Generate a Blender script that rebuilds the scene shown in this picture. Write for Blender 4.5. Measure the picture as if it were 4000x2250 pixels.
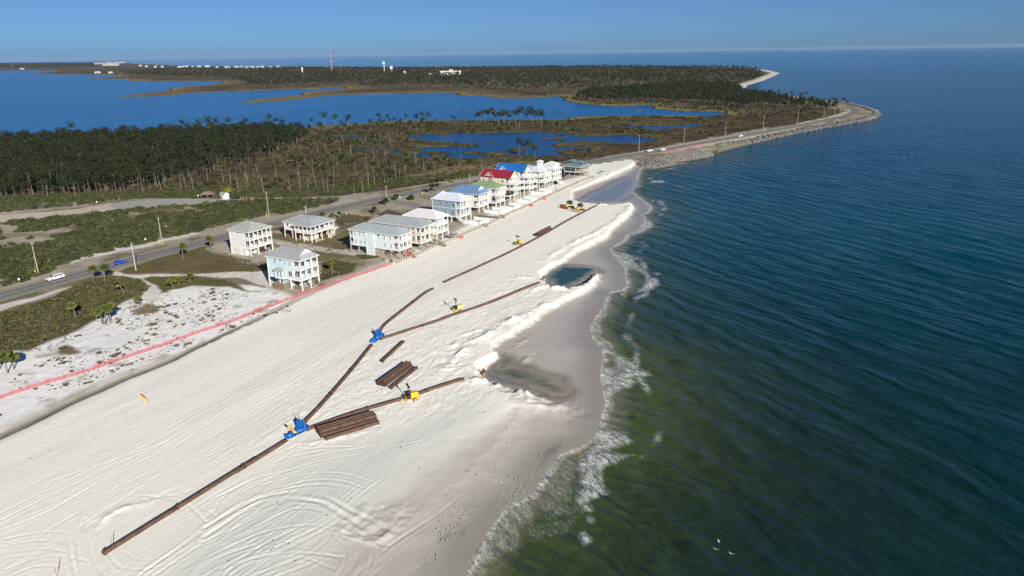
# Coastal beach-nourishment site seen from a drone: white sand, stilt houses, pine woods, bay and ocean.
import bpy, bmesh, math, random
import numpy as np
from mathutils import Matrix, Vector

random.seed(7)
rng = np.random.default_rng(7)
scene = bpy.context.scene
for o in list(bpy.data.objects):
    bpy.data.objects.remove(o)
COL = scene.collection

# ------------------------------------------------------------------ camera
CAM_Z, FPX, ROLL = 72.0, 2773.0, math.atan(0.0146)
PITCH = math.radians(18.34)
cam_d = bpy.data.cameras.new('camera')
cam_d.sensor_width = 36.0
cam_d.lens = FPX / 4000.0 * 36.0
cam_d.clip_start = 1.0
cam_d.clip_end = 90000.0
cam = bpy.data.objects.new('camera', cam_d)
COL.objects.link(cam)
cam.matrix_world = (Matrix.Translation((0, 0, CAM_Z)) @ Matrix.Rotation(math.pi / 2 - PITCH, 4, 'X')
                    @ Matrix.Rotation(-ROLL, 4, 'Z'))
scene.camera = cam

# ------------------------------------------------------------------ sky and sun
SUN_EL, SUN_AZ = math.radians(23.0), math.radians(26.6)      # sun stands behind the camera, to the right
sun_dir = Vector((math.sin(SUN_AZ) * math.cos(SUN_EL), -math.cos(SUN_AZ) * math.cos(SUN_EL), math.sin(SUN_EL)))
world = bpy.data.worlds.new('World')
scene.world = world
world.use_nodes = True
wn = world.node_tree.nodes
wl = world.node_tree.links
wn.clear()
w_out = wn.new('ShaderNodeOutputWorld')
w_bg = wn.new('ShaderNodeBackground')
w_sky = wn.new('ShaderNodeTexSky')
w_sky.sky_type = 'NISHITA'
w_sky.sun_disc = False
w_sky.sun_elevation = SUN_EL
w_sky.sun_rotation = math.pi - SUN_AZ
w_sky.altitude = 70.0
w_sky.air_density = 0.48
w_sky.dust_density = 0.5
w_sky.ozone_density = 10.0
w_bg.inputs['Strength'].default_value = 0.05
w_hs = wn.new('ShaderNodeHueSaturation'); w_hs.inputs['Saturation'].default_value = 0.91; w_hs.inputs['Hue'].default_value = 0.491; w_hs.inputs['Value'].default_value = 1.02
wl.new(w_sky.outputs[0], w_hs.inputs['Color']); wl.new(w_hs.outputs[0], w_bg.inputs['Color'])
wl.new(w_bg.outputs[0], w_out.inputs['Surface'])
sun_d = bpy.data.lights.new('sun', 'SUN')
sun_d.energy = 5.0
sun_d.angle = math.radians(0.53)
sun_d.color = (1.0, 0.935, 0.84)
sun = bpy.data.objects.new('sun', sun_d)
COL.objects.link(sun)
sun.rotation_euler = sun_dir.to_track_quat('Z', 'Y').to_euler()
sun.location = sun_dir * 400
scene.view_settings.view_transform = 'Standard'
scene.view_settings.look = 'None'
scene.view_settings.exposure = 0.62
scene.view_settings.gamma = 1.0
scene.cycles.max_bounces = 6
scene.cycles.diffuse_bounces = 3
scene.cycles.glossy_bounces = 3
scene.cycles.transparent_max_bounces = 12
scene.cycles.volume_bounces = 0

HAZE_D = 0.000013          # thin sea air, see the last section

# ------------------------------------------------------------------ survey helpers
ST, CT = math.sin(PITCH), math.cos(PITCH)
CR, SR = math.cos(ROLL), math.sin(ROLL)
def P(x, y, z=2.0):
    """ground point (metres) of a photo point given in 4000x2250 px, on the level z"""
    u, v = x - 2000.0, y - 1125.0
    u, v = u * CR - v * SR, v * CR + u * SR
    t = (CAM_Z - z) / (ST + v / FPX * CT)
    return Vector((u / FPX * t, (CT - v / FPX * ST) * t, z))
def Q(x, y, z=2.0):                       # the same for a 2576x1449 reading
    return P(x * 1.552795, y * 1.552795, z)
def QL(pts, z=2.0):
    return [Q(a, b, z).to_2d() for a, b in pts]
def ZR(ox, oy, k, pts):                   # readings taken on an enlarged view
    return [(ox / 1.552795 + a / k, oy / 1.552795 + b / k) for a, b in pts]

# ------------------------------------------------------------------ numpy noise and distance fields
def _hash(ix, iy, seed):
    n = (ix.astype(np.int64) * 374761393 + iy.astype(np.int64) * 668265263 + seed * 974711) & 0x7fffffff
    n = (n ^ (n >> 13)) * 1274126177 & 0x7fffffff
    return ((n ^ (n >> 16)) & 0xffff) / 65535.0
def vnoise(x, y, seed=0):
    ix, iy = np.floor(x), np.floor(y)
    fx, fy = x - ix, y - iy
    fx = fx * fx * (3 - 2 * fx); fy = fy * fy * (3 - 2 * fy)
    a, b = _hash(ix, iy, seed), _hash(ix + 1, iy, seed)
    c, d = _hash(ix, iy + 1, seed), _hash(ix + 1, iy + 1, seed)
    return (a + (b - a) * fx) * (1 - fy) + (c + (d - c) * fx) * fy
def fbm(x, y, size, oct=3, seed=0):
    v, amp, tot, f = 0.0, 1.0, 0.0, 1.0 / size
    for k in range(oct):
        v = v + amp * vnoise(x * f, y * f, seed + k * 17)
        tot += amp; amp *= 0.5; f *= 2.07
    return v / tot * 2 - 1                 # -1 .. 1
def sstep(a, b, x):
    t = np.clip((x - a) / (b - a), 0, 1)
    return t * t * (3 - 2 * t)
def seg_dist(px, py, x, y):
    """distance to an open polyline and length along it"""
    best = np.full(x.shape, 1e9); along = np.zeros(x.shape); acc = 0.0
    for i in range(len(px) - 1):
        dx, dy = px[i + 1] - px[i], py[i + 1] - py[i]
        L2 = dx * dx + dy * dy + 1e-9
        t = np.clip(((x - px[i]) * dx + (y - py[i]) * dy) / L2, 0, 1)
        d = np.hypot(x - px[i] - t * dx, y - py[i] - t * dy)
        m = d < best
        best = np.where(m, d, best)
        along = np.where(m, acc + t * math.sqrt(L2), along)
        acc += math.sqrt(L2)
    return best, along
def poly_sd(poly, x, y, far=60.0):
    """signed distance, positive inside; -far beyond the neighbourhood"""
    px = np.array([p[0] for p in poly]); py = np.array([p[1] for p in poly])
    out = np.full(x.shape, -far)
    m = (x > px.min() - far) & (x < px.max() + far) & (y > py.min() - far) & (y < py.max() + far)
    if not m.any():
        return out
    xs, ys = x[m], y[m]
    ins = np.zeros(xs.shape, bool); best = np.full(xs.shape, 1e9)
    n = len(px)
    for i in range(n):
        j = (i + 1) % n
        dx, dy = px[j] - px[i], py[j] - py[i]
        t = np.clip(((xs - px[i]) * dx + (ys - py[i]) * dy) / (dx * dx + dy * dy + 1e-9), 0, 1)
        best = np.minimum(best, np.hypot(xs - px[i] - t * dx, ys - py[i] - t * dy))
        if abs(dy) > 1e-9:
            c = ((py[i] > ys) != (py[j] > ys)) & (xs < (px[j] - px[i]) * (ys - py[i]) / dy + px[i])
            ins ^= c
    out[m] = np.maximum(np.where(ins, best, -best), -far)
    return out
def in_poly(poly, x, y):
    return poly_sd(poly, np.atleast_1d(np.float64(x)), np.atleast_1d(np.float64(y)), 1.0) > 0
def smooth_line(pts, step):
    """Catmull-Rom through pts, resampled every step metres"""
    pts = [Vector(p) for p in pts]
    if len(pts) == 2:
        pts = [pts[0], pts[0].lerp(pts[1], .5), pts[1]]
    out = []
    for i in range(len(pts) - 1):
        p0 = pts[max(i - 1, 0)]; p1 = pts[i]; p2 = pts[i + 1]; p3 = pts[min(i + 2, len(pts) - 1)]
        n = max(1, int((p2 - p1).length / step))
        for k in range(n):
            t = k / n
            out.append(0.5 * ((2 * p1) + (p2 - p0) * t + (2 * p0 - 5 * p1 + 4 * p2 - p3) * t * t
                              + (3 * p1 - p0 - 3 * p2 + p3) * t ** 3))
    out.append(pts[-1])
    return out

# ------------------------------------------------------------------ objects, meshes
def tag(o, label=None, cat=None, group=None, kind=None):
    if label: o['label'] = label
    if cat: o['category'] = cat
    if group: o['group'] = group
    if kind: o['kind'] = kind
    return o
def empty(name, loc=(0, 0, 0), rz=0.0, label=None, cat=None, group=None):
    o = bpy.data.objects.new(name, None)
    COL.objects.link(o)
    o.location = loc; o.rotation_euler = (0, 0, rz)
    o.empty_display_size = 0.3
    return tag(o, label, cat, group)
def link(name, me, parent=None):
    o = bpy.data.objects.new(name, me)
    COL.objects.link(o)
    if parent is not None: o.parent = parent
    return o
def copy_tree(o, parent=None):
    c = o.copy(); COL.objects.link(c); c.parent = parent
    for ch in list(o.children): copy_tree(ch, c)
    return c
class MB:
    """collects pieces of geometry and links them as ONE mesh"""
    def __init__(s): s.v = []; s.f = []
    def add(s, vs, fs):
        n = len(s.v); s.v.extend(tuple(v) for v in vs); s.f.extend(tuple(i + n for i in f) for f in fs); return s
    def box(s, x0, x1, y0, y1, z0, z1):
        return s.add([(x0, y0, z0), (x1, y0, z0), (x1, y1, z0), (x0, y1, z0), (x0, y0, z1), (x1, y0, z1), (x1, y1, z1), (x0, y1, z1)],
                     [(3, 2, 1, 0), (4, 5, 6, 7), (0, 1, 5, 4), (1, 2, 6, 5), (2, 3, 7, 6), (3, 0, 4, 7)])
    def bar(s, a, b, w, h=None):
        """a beam of section w x h from a to b"""
        a, b = Vector(a), Vector(b); h = h or w
        d = (b - a); 
        if d.length < 1e-6: return s
        d.normalize()
        side = d.cross(Vector((0, 0, 1)))
        if side.length < 1e-3: side = Vector((1, 0, 0))
        side.normalize(); up = side.cross(d)
        vs = []
        for p in (a, b):
            for (i, j) in ((-1, -1), (1, -1), (1, 1), (-1, 1)):
                vs.append(p + side * (i * w / 2) + up * (j * h / 2))
        return s.add(vs, [(0, 1, 2, 3), (7, 6, 5, 4), (0, 4, 5, 1), (1, 5, 6, 2), (2, 6, 7, 3), (3, 7, 4, 0)])
    def tube(s, path, rad, n=8, caps=True):
        """a round rod through the points, radius per point or one for all"""
        path = [Vector(p) for p in path]
        r = rad if isinstance(rad, (list, tuple)) else [rad] * len(path)
        vs = []; fs = []
        for i, p in enumerate(path):
            d = (path[min(i + 1, len(path) - 1)] - path[max(i - 1, 0)]).normalized()
            side = d.cross(Vector((0, 0, 1)))
            if side.length < 1e-3: side = Vector((1, 0, 0))
            side.normalize(); up = side.cross(d)
            for k in range(n):
                a = 2 * math.pi * k / n
                vs.append(p + (side * math.cos(a) + up * math.sin(a)) * r[i])
        for i in range(len(path) - 1):
            for k in range(n):
                k2 = (k + 1) % n
                fs.append((i * n + k, i * n + k2, (i + 1) * n + k2, (i + 1) * n + k))
        if caps:
            fs.append(tuple(range(n - 1, -1, -1))); m = (len(path) - 1) * n
            fs.append(tuple(range(m, m + n)))
        return s.add(vs, fs)
    def poly(s, pts): return s.add(pts, [tuple(range(len(pts)))])
    def prism(s, pts, z0, z1):
        n = len(pts)
        return s.add([(x, y, z0) for x, y in pts] + [(x, y, z1) for x, y in pts],
                     [tuple(range(n - 1, -1, -1)), tuple(range(n, 2 * n))] + [(i, (i + 1) % n, (i + 1) % n + n, i + n) for i in range(n)])
    def mesh(s, name, mat, smooth=False):
        me = bpy.data.meshes.new(name)
        me.from_pydata(s.v, [], s.f)
        for m in (mat if isinstance(mat, (list, tuple)) else [mat]): me.materials.append(m)
        if smooth: me.polygons.foreach_set('use_smooth', [True] * len(me.polygons))
        me.update()
        return me
    def build(s, name, mat, parent=None, smooth=False):
        return link(name, s.mesh(name, mat, smooth), parent)
def grid_mesh(name, V, F, mat, smooth=True):
    me = bpy.data.meshes.new(name)
    me.vertices.add(len(V)); me.vertices.foreach_set('co', np.ascontiguousarray(V, np.float32).ravel())
    F = np.ascontiguousarray(F, np.int32); nf, k = F.shape
    me.loops.add(nf * k); me.loops.foreach_set('vertex_index', F.ravel())
    me.polygons.add(nf); me.polygons.foreach_set('loop_start', np.arange(0, nf * k, k, dtype=np.int32))
    me.polygons.foreach_set('loop_total', np.full(nf, k, np.int32))
    if smooth: me.polygons.foreach_set('use_smooth', np.ones(nf, bool))
    me.materials.append(mat); me.update(calc_edges=True)
    return me
def point_attr(me, name, typ, data):
    a = me.attributes.new(name, typ, 'POINT')
    a.data.foreach_set({'FLOAT': 'value', 'FLOAT_COLOR': 'color', 'FLOAT_VECTOR': 'vector', 'INT': 'value'}[typ], np.ascontiguousarray(data).ravel())

# ------------------------------------------------------------------ materials
MATS = {}
class NT:
    """small wrapper round a material's node tree"""
    def __init__(s, name):
        s.m = bpy.data.materials.new(name); s.m.use_nodes = True
        s.n = s.m.node_tree.nodes; s.l = s.m.node_tree.links
        s.b = s.n['Principled BSDF']; s.out = s.n['Material Output']
    def node(s, typ, **kw):
        x = s.n.new(typ)
        for k, v in kw.items(): setattr(x, k, v)
        return x
    def lk(s, a, b): s.l.new(a, b); return s
    def noise(s, scale, detail=3.0, rough=.55, vec=None, dist=0.0):
        t = s.node('ShaderNodeTexNoise'); t.inputs['Scale'].default_value = scale
        t.inputs['Detail'].default_value = detail; t.inputs['Roughness'].default_value = rough
        t.inputs['Distortion'].default_value = dist
        if vec is not None: s.lk(vec, t.inputs['Vector'])
        return t.outputs['Fac']
    def pos(s, scale=(1, 1, 1), rz=0.0, obj=False):
        g = s.node('ShaderNodeTexCoord') if obj else s.node('ShaderNodeNewGeometry')
        m = s.node('ShaderNodeMapping', vector_type='TEXTURE'); m.inputs['Scale'].default_value = tuple(1 / q for q in scale); m.inputs['Rotation'].default_value = (0, 0, -rz)
        s.lk(g.outputs['Object' if obj else 'Position'], m.inputs['Vector'])
        return m.outputs[0]
    def attr(s, name, out='Fac'):
        a = s.node('ShaderNodeAttribute', attribute_name=name); return a.outputs[out]
    def math(s, op, a, b=None, clamp=False):
        x = s.node('ShaderNodeMath', operation=op, use_clamp=clamp)
        for i, q in enumerate((a, b)):
            if q is None: continue
            if isinstance(q, (int, float)): x.inputs[i].default_value = q
            else: s.lk(q, x.inputs[i])
        return x.outputs[0]
    def ramp(s, fac, stops):
        r = s.node('ShaderNodeValToRGB'); e = r.color_ramp.elements
        while len(e) < len(stops): e.new(.5)
        for i, (p, c) in enumerate(stops):
            e[i].position = p; e[i].color = (*c, 1) if len(c) == 3 else c
        s.lk(fac, r.inputs[0]); return r.outputs[0]
    def rng(s, v, a, b, c, d):
        x = s.node('ShaderNodeMapRange', clamp=True)
        s.lk(v, x.inputs[0])
        for i, q in enumerate((a, b, c, d)): x.inputs[i + 1].default_value = q
        return x.outputs[0]
    def mix(s, fac, a, b, mode='MIX'):
        x = s.node('ShaderNodeMix', data_type='RGBA', blend_type=mode)
        for sock, q in ((x.inputs[0], fac), (x.inputs[6], a), (x.inputs[7], b)):
            if isinstance(q, (int, float)): sock.default_value = q
            elif isinstance(q, tuple): sock.default_value = (*q, 1)
            else: s.lk(q, sock)
        return x.outputs[2]
    def bump(s, h, strength=.5, dist=.1, normal=None):
        b = s.node('ShaderNodeBump'); b.inputs['Distance'].default_value = dist
        if isinstance(strength, (int, float)): b.inputs['Strength'].default_value = strength
        else: s.lk(strength, b.inputs['Strength'])
        s.lk(h, b.inputs['Height'])
        if normal is not None: s.lk(normal, b.inputs['Normal'])
        return b.outputs[0]
    def set(s, **kw):
        for k, v in kw.items():
            i = s.b.inputs[k.replace('_', ' ')]
            if isinstance(v, tuple): i.default_value = (*v, 1)
            elif isinstance(v, (int, float)): i.default_value = v
            else: s.lk(v, i)
        return s
def paint(name, col, rough=.55, metal=0.0, var=.12, scale=.8, bump=0.0, spec=.4):
    """plain painted or bare surface with slight uneven wear"""
    if name in MATS: return MATS[name]
    t = NT(name)
    n = t.noise(scale, 4, .6, t.pos())
    f = t.rng(n, .3, .7, 1 - var, 1 + var * .6)
    t.set(Base_Color=t.mix(1.0, tuple(col), t.ramp(f, [(0, (0, 0, 0)), (1, (1, 1, 1))]), 'MULTIPLY') if False else t.mix(t.rng(n, .35, .7, 0, 1), tuple(c * (1 - var) for c in col), tuple(min(1, c * (1 + var * .5)) for c in col)),
          Roughness=rough, Metallic=metal)
    t.b.inputs['Specular IOR Level'].default_value = spec
    if bump: t.set(Normal=t.bump(t.noise(scale * 8, 3, .6, t.pos()), bump, .03))
    MATS[name] = t.m
    return t.m

# ================================================================== THE SETTING: ground
SHORE = ([(1100, 1560), (1166, 1449), (1183, 1423), (1202, 1373), (1227, 1341), (1262, 1288), (1300, 1261), (1345, 1236), (1362, 1200), (1412, 1140),
          (1470, 1118), (1498, 1100), (1503, 1073), (1520, 1018), (1513, 973), (1509, 933), (1514, 878), (1490, 853), (1485, 823), (1495, 798), (1512, 780),
          (1524, 751), (1527, 736), (1560, 729), (1575, 712), (1567, 671), (1542, 643), (1531, 625), (1562, 608), (1574, 590), (1602, 582), (1622, 556), (1611, 541),
          (1628, 533), (1632, 521), (1614, 506), (1590, 488), (1580, 478), (1598, 464), (1600, 445), (1606, 426)])
TOE = [(1612, 421), (1640, 423), (1720, 408), (1780, 393), (1806, 385), (1802, 377), (1830, 369), (1850, 361), (1920, 353), (1960, 341), (2080, 319), (2160, 306),
       (2202, 297), (2216, 288), (2209, 278), (2180, 268), (2120, 255), (2050, 248), (1990, 241), (1940, 240)]
COAST = [(1900, 238), (1873, 228), (1880, 215), (1920, 203), (1950, 190), (1962, 184), (1940, 178), (1915, 174.5), (1870, 169.5), (1700, 166), (1400, 165.5), (1100, 168),
         (700, 167), (520, 166), (380, 161), (300, 157), (240, 156.5), (-40, 158)]
LAND = QL(SHORE + TOE + COAST, 0.0) + [Vector((-9000, 9000)), Vector((-9000, 0)), Vector((-30, 0))]
BAY = QL([(-260, 378), (-50, 366), (0, 361), (150, 351), (300, 345), (450, 336), (600, 327), (700, 322.5), (800, 318), (900, 311), (1000, 304.5), (1100, 303), (1200, 303), (1300, 302),
          (1408, 301.6), (1448, 295), (1503, 292), (1605, 291), (1663, 290), (1738, 290.5), (1770, 293), (1800, 292), (1863, 290.5), (1830, 288), (1813, 282), (1763, 281), (1718, 280),
          (1698, 278), (1648, 275), (1643, 264.5), (1613, 264), (1576, 268), (1513, 265), (1468, 261), (1428, 254), (1410, 242), (1388, 243), (1338, 246.6), (1284, 248),
          (1254, 246.6), (1224, 241.6), (1151, 240), (1159, 234), (1114, 233), (1019, 235), (881, 238), (834, 239), (769, 246.6), (749, 250), (694, 255), (644, 258), (612, 259),
          (644, 251.6), (709, 245), (759, 239), (764, 234), (794, 228), (819, 228), (874, 223), (869, 219), (849, 218.6), (804, 223), (719, 225), (644, 228), (475, 234), (462, 236.6),
          (432, 240), (360, 243), (287, 242), (350, 236.6), (430, 228), (435, 220), (525, 214), (560, 210), (562, 204), (425, 204.6), (350, 204.6), (325, 204), (337, 199),
          (212, 198.6), (295, 193), (297, 189), (225, 187), (125, 186.8), (75, 186), (130, 179.5), (140, 176.5), (0, 177.6), (-260, 180)], 0.0)
PONDS = [
    [(1288, 333), (1363, 333), (1435, 334), (1438, 339), (1478, 343), (1513, 343), (1550, 339), (1603, 343), (1608, 346.6), (1638, 348), (1668, 349), (1648, 355), (1613, 360), (1583, 361),
     (1538, 359), (1500, 358), (1413, 360.4), (1390, 361.6), (1413, 368), (1495, 370), (1493, 374), (1438, 375), (1390, 379), (1423, 388), (1435, 393), (1363, 395), (1325, 392), (1284, 394),
     (1219, 395), (1189, 400), (1144, 398), (1069, 398), (1024, 392), (1000, 387), (974, 387), (994, 381), (1029, 383), (1060, 378), (1044, 373), (939, 374), (869, 379), (890, 371), (1014, 369), (1094, 370),
     (1119, 368), (1194, 370), (1206, 366), (1169, 362), (1101, 358), (1069, 355), (1034, 349), (1014, 343), (1056, 338), (1119, 335), (1219, 334)],
    [(1428, 322), (1461, 323), (1455, 328), (1432, 327)],
    [(1478, 316), (1576, 316), (1638, 317), (1700, 315.6), (1725, 313), (1763, 312), (1770, 315), (1758, 320), (1713, 323), (1638, 325), (1588, 320), (1526, 320)],
    [(1772, 294), (1800, 293), (1790, 299), (1770, 298)], [(1808, 305), (1824, 304), (1820, 309), (1810, 309)],
    [(845, 342), (900, 341), (922, 344), (905, 348), (850, 347)], [(825, 379), (862, 380), (858, 385), (828, 384)],
    [(703, 390), (738, 391), (735, 395), (706, 394)], [(815, 392), (840, 393), (836, 398), (816, 397)], [(722, 439), (758, 438), (752, 444), (724, 444)],
    [(900, 441), (934, 441), (930, 446), (902, 446)], [(660, 401), (690, 400), (686, 405), (664, 405)]]
PONDS = [QL(p, 0.0) for p in PONDS]
TAN = QL([(940, 466), (1020, 440), (1130, 418), (1250, 408), (1360, 402), (1350, 414), (1240, 431), (1120, 447), (1000, 465)], 1.2)
ISLETS = [(1088, 384, 20, 2.6), (1110, 391, 22, 3.2), (1183, 384, 22, 2.8), (1248, 387, 36, 3.6), (1035, 385, 18, 3), (1410, 354, 10, 2), (1405, 367, 14, 2), (1460, 352, 10, 1.6), (1385, 392, 12, 2),
          (1330, 365, 14, 2.4), (1405, 342, 12, 1.8), (1238, 358, 7, 1.5), (1115, 339, 14, 2), (1052, 345, 8, 2), (1300, 380, 14, 2.5), (1605, 277, 14, 1.2)]
DRY = QL([(-700, 1900), (900, 1900), (900, 1560), (960, 1460), (1015, 1388), (1083, 1331), (1130, 1280), (1177, 1243), (1195, 1223), (1252, 1181), (1270, 1153), (1310, 1106), (1345, 1065), (1360, 1042),
          (1400, 1036), (1438, 1031), (1453, 1016), (1430, 1003), (1385, 990), (1330, 978), (1275, 963), (1215, 946), (1222, 925), (1248, 905), (1262, 890), (1246, 866), (1264, 854), (1306, 828),
          (1346, 804), (1378, 777), (1412, 756), (1444, 742), (1492, 720), (1514, 684), (1509, 676), (1498, 684), (1475, 702), (1452, 714), (1418, 724), (1394, 722), (1375, 702), (1374, 690),
          (1398, 668), (1420, 658), (1455, 626), (1530, 591), (1550, 566), (1588, 536), (1598, 516), (1594, 507), (1530, 513), (1465, 508), (1445, 500), (1443, 480), (1480, 466), (1530, 446),
          (1588, 421), (1603, 411), (1590, 400), (1480, 415), (1470, 440), (1420, 452), (1330, 486), (1000, 650), (800, 728), (640, 806), (437, 900), (175, 1010), (0, 1095), (-140, 1160), (-700, 1418)], 2.0)
UPLAND = QL([(-700, 1424), (-140, 1165), (0, 1099), (175, 1013), (437, 903), (640, 808), (800, 730), (1000, 652), (1330, 488), (1420, 454), (1480, 440), (1500, 418), (1600, 408), (1650, 401),
             (1800, 373), (1960, 336), (2080, 313), (2195, 293), (2200, 281), (2120, 259), (1990, 244), (1930, 241), (1935, 248), (2040, 263), (2110, 272), (2122, 280), (2095, 289), (2000, 310), (1900, 328),
             (1780, 348), (1650, 371), (1560, 388), (1480, 400), (1400, 414), (1250, 434), (1150, 448), (1000, 472), (850, 490), (600, 498), (300, 496), (-300, 530)], 2.0)
RIDGES = [  # pushed-up sand berms: crest points, height, half width
    (ZR(1650, 1000, 5, [(290, 1430), (400, 1290), (600, 1130), (800, 1000), (950, 910), (1140, 810), (1300, 745), (1450, 660), (1600, 580)]), 1.5, 1.9),
    (ZR(1650, 1000, 5, [(240, 1440), (330, 1270), (420, 1110), (490, 1005), (620, 965), (800, 895)]), .5, .9),
    (ZR(1650, 1000, 5, [(2235, 165), (2180, 230), (2080, 300), (1950, 360), (1800, 410), (1650, 405), (1540, 385), (1440, 400), (1360, 440)]), 1.6, 2.0),
    (ZR(1650, 1000, 5, [(1750, 570), (1900, 500), (2080, 420)]), .5, 1.6),
    (ZR(1650, 1000, 5, [(1420, 330), (1330, 280), (1220, 260), (1120, 300)]), .9, 1.6),
    (ZR(1600, 580, 4, [(1320, 1140), (1500, 1030), (1700, 925), (1850, 860), (1950, 800), (2030, 745), (2120, 675), (2245, 565)]), 1.3, 1.9),
    (ZR(1600, 580, 4, [(2240, 545), (2100, 565), (1950, 565), (1800, 555), (1730, 545)]), .8, 1.6),
    (ZR(1600, 580, 4, [(1640, 420), (1800, 350), (1950, 270), (2100, 215), (2230, 180)]), .8, 1.5),
    (ZR(1600, 580, 4, [(1800, 460), (1850, 420), (1950, 360), (2050, 310)]), .6, 1.2),
    (ZR(1700, 1300, 5, [(380, 580), (520, 600), (700, 610), (860, 640), (1000, 690), (1200, 760), (1400, 800), (1600, 850), (1770, 895)]), 1.7, 2.2),
    (ZR(1700, 1300, 5, [(230, 420), (330, 430), (430, 440), (520, 450)]), .9, 1.5),
    (ZR(1700, 1300, 5, [(1000, 410), (1080, 330), (1180, 250), (1290, 195)]), .55, 1.0),
    (ZR(1700, 1300, 5, [(830, 250), (960, 170), (1060, 90), (1150, 10)]), .45, .9),
    (ZR(0, 1700, 4, [(960, 900), (1100, 800), (1250, 730), (1420, 690), (1580, 640), (1800, 560)]), .35, .8),
    (ZR(1050, 1550, 6.657, [(360, 760), (560, 780), (800, 760), (1100, 690), (1400, 640), (1560, 600), (1800, 510)]), .35, .9),
    (ZR(800, 1690, 4, [(1350, 920), (1500, 1020), (1700, 1060), (1800, 1020), (1950, 860), (2040, 720)]), .4, .8)]
POOLS = [  # outline, water level, depth
    ('pool', ZR(1700, 1300, 5, [(640, 460), (820, 360), (870, 340), (800, 440), (980, 415), (1110, 440), (1250, 520), (1550, 575), (1480, 590), (1500, 620), (1650, 710), (1600, 770), (1480, 765), (1350, 700), (1150, 640), (950, 610), (800, 560), (700, 520)]), .72, .35),
    ('pool', ZR(1650, 1000, 5, [(1560, 265), (1640, 190), (1720, 130), (1900, 128), (2120, 140), (2190, 170), (2060, 275), (1950, 335), (1780, 390), (1660, 385), (1610, 330)]), .80, 1.0),
    ('pool', ZR(1600, 580, 4, [(1700, 525), (1760, 500), (1850, 440), (1960, 400), (2040, 350), (2180, 290), (2290, 330), (2260, 400), (2200, 470), (2120, 530), (1900, 545)]), .30, .25)]
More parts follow.
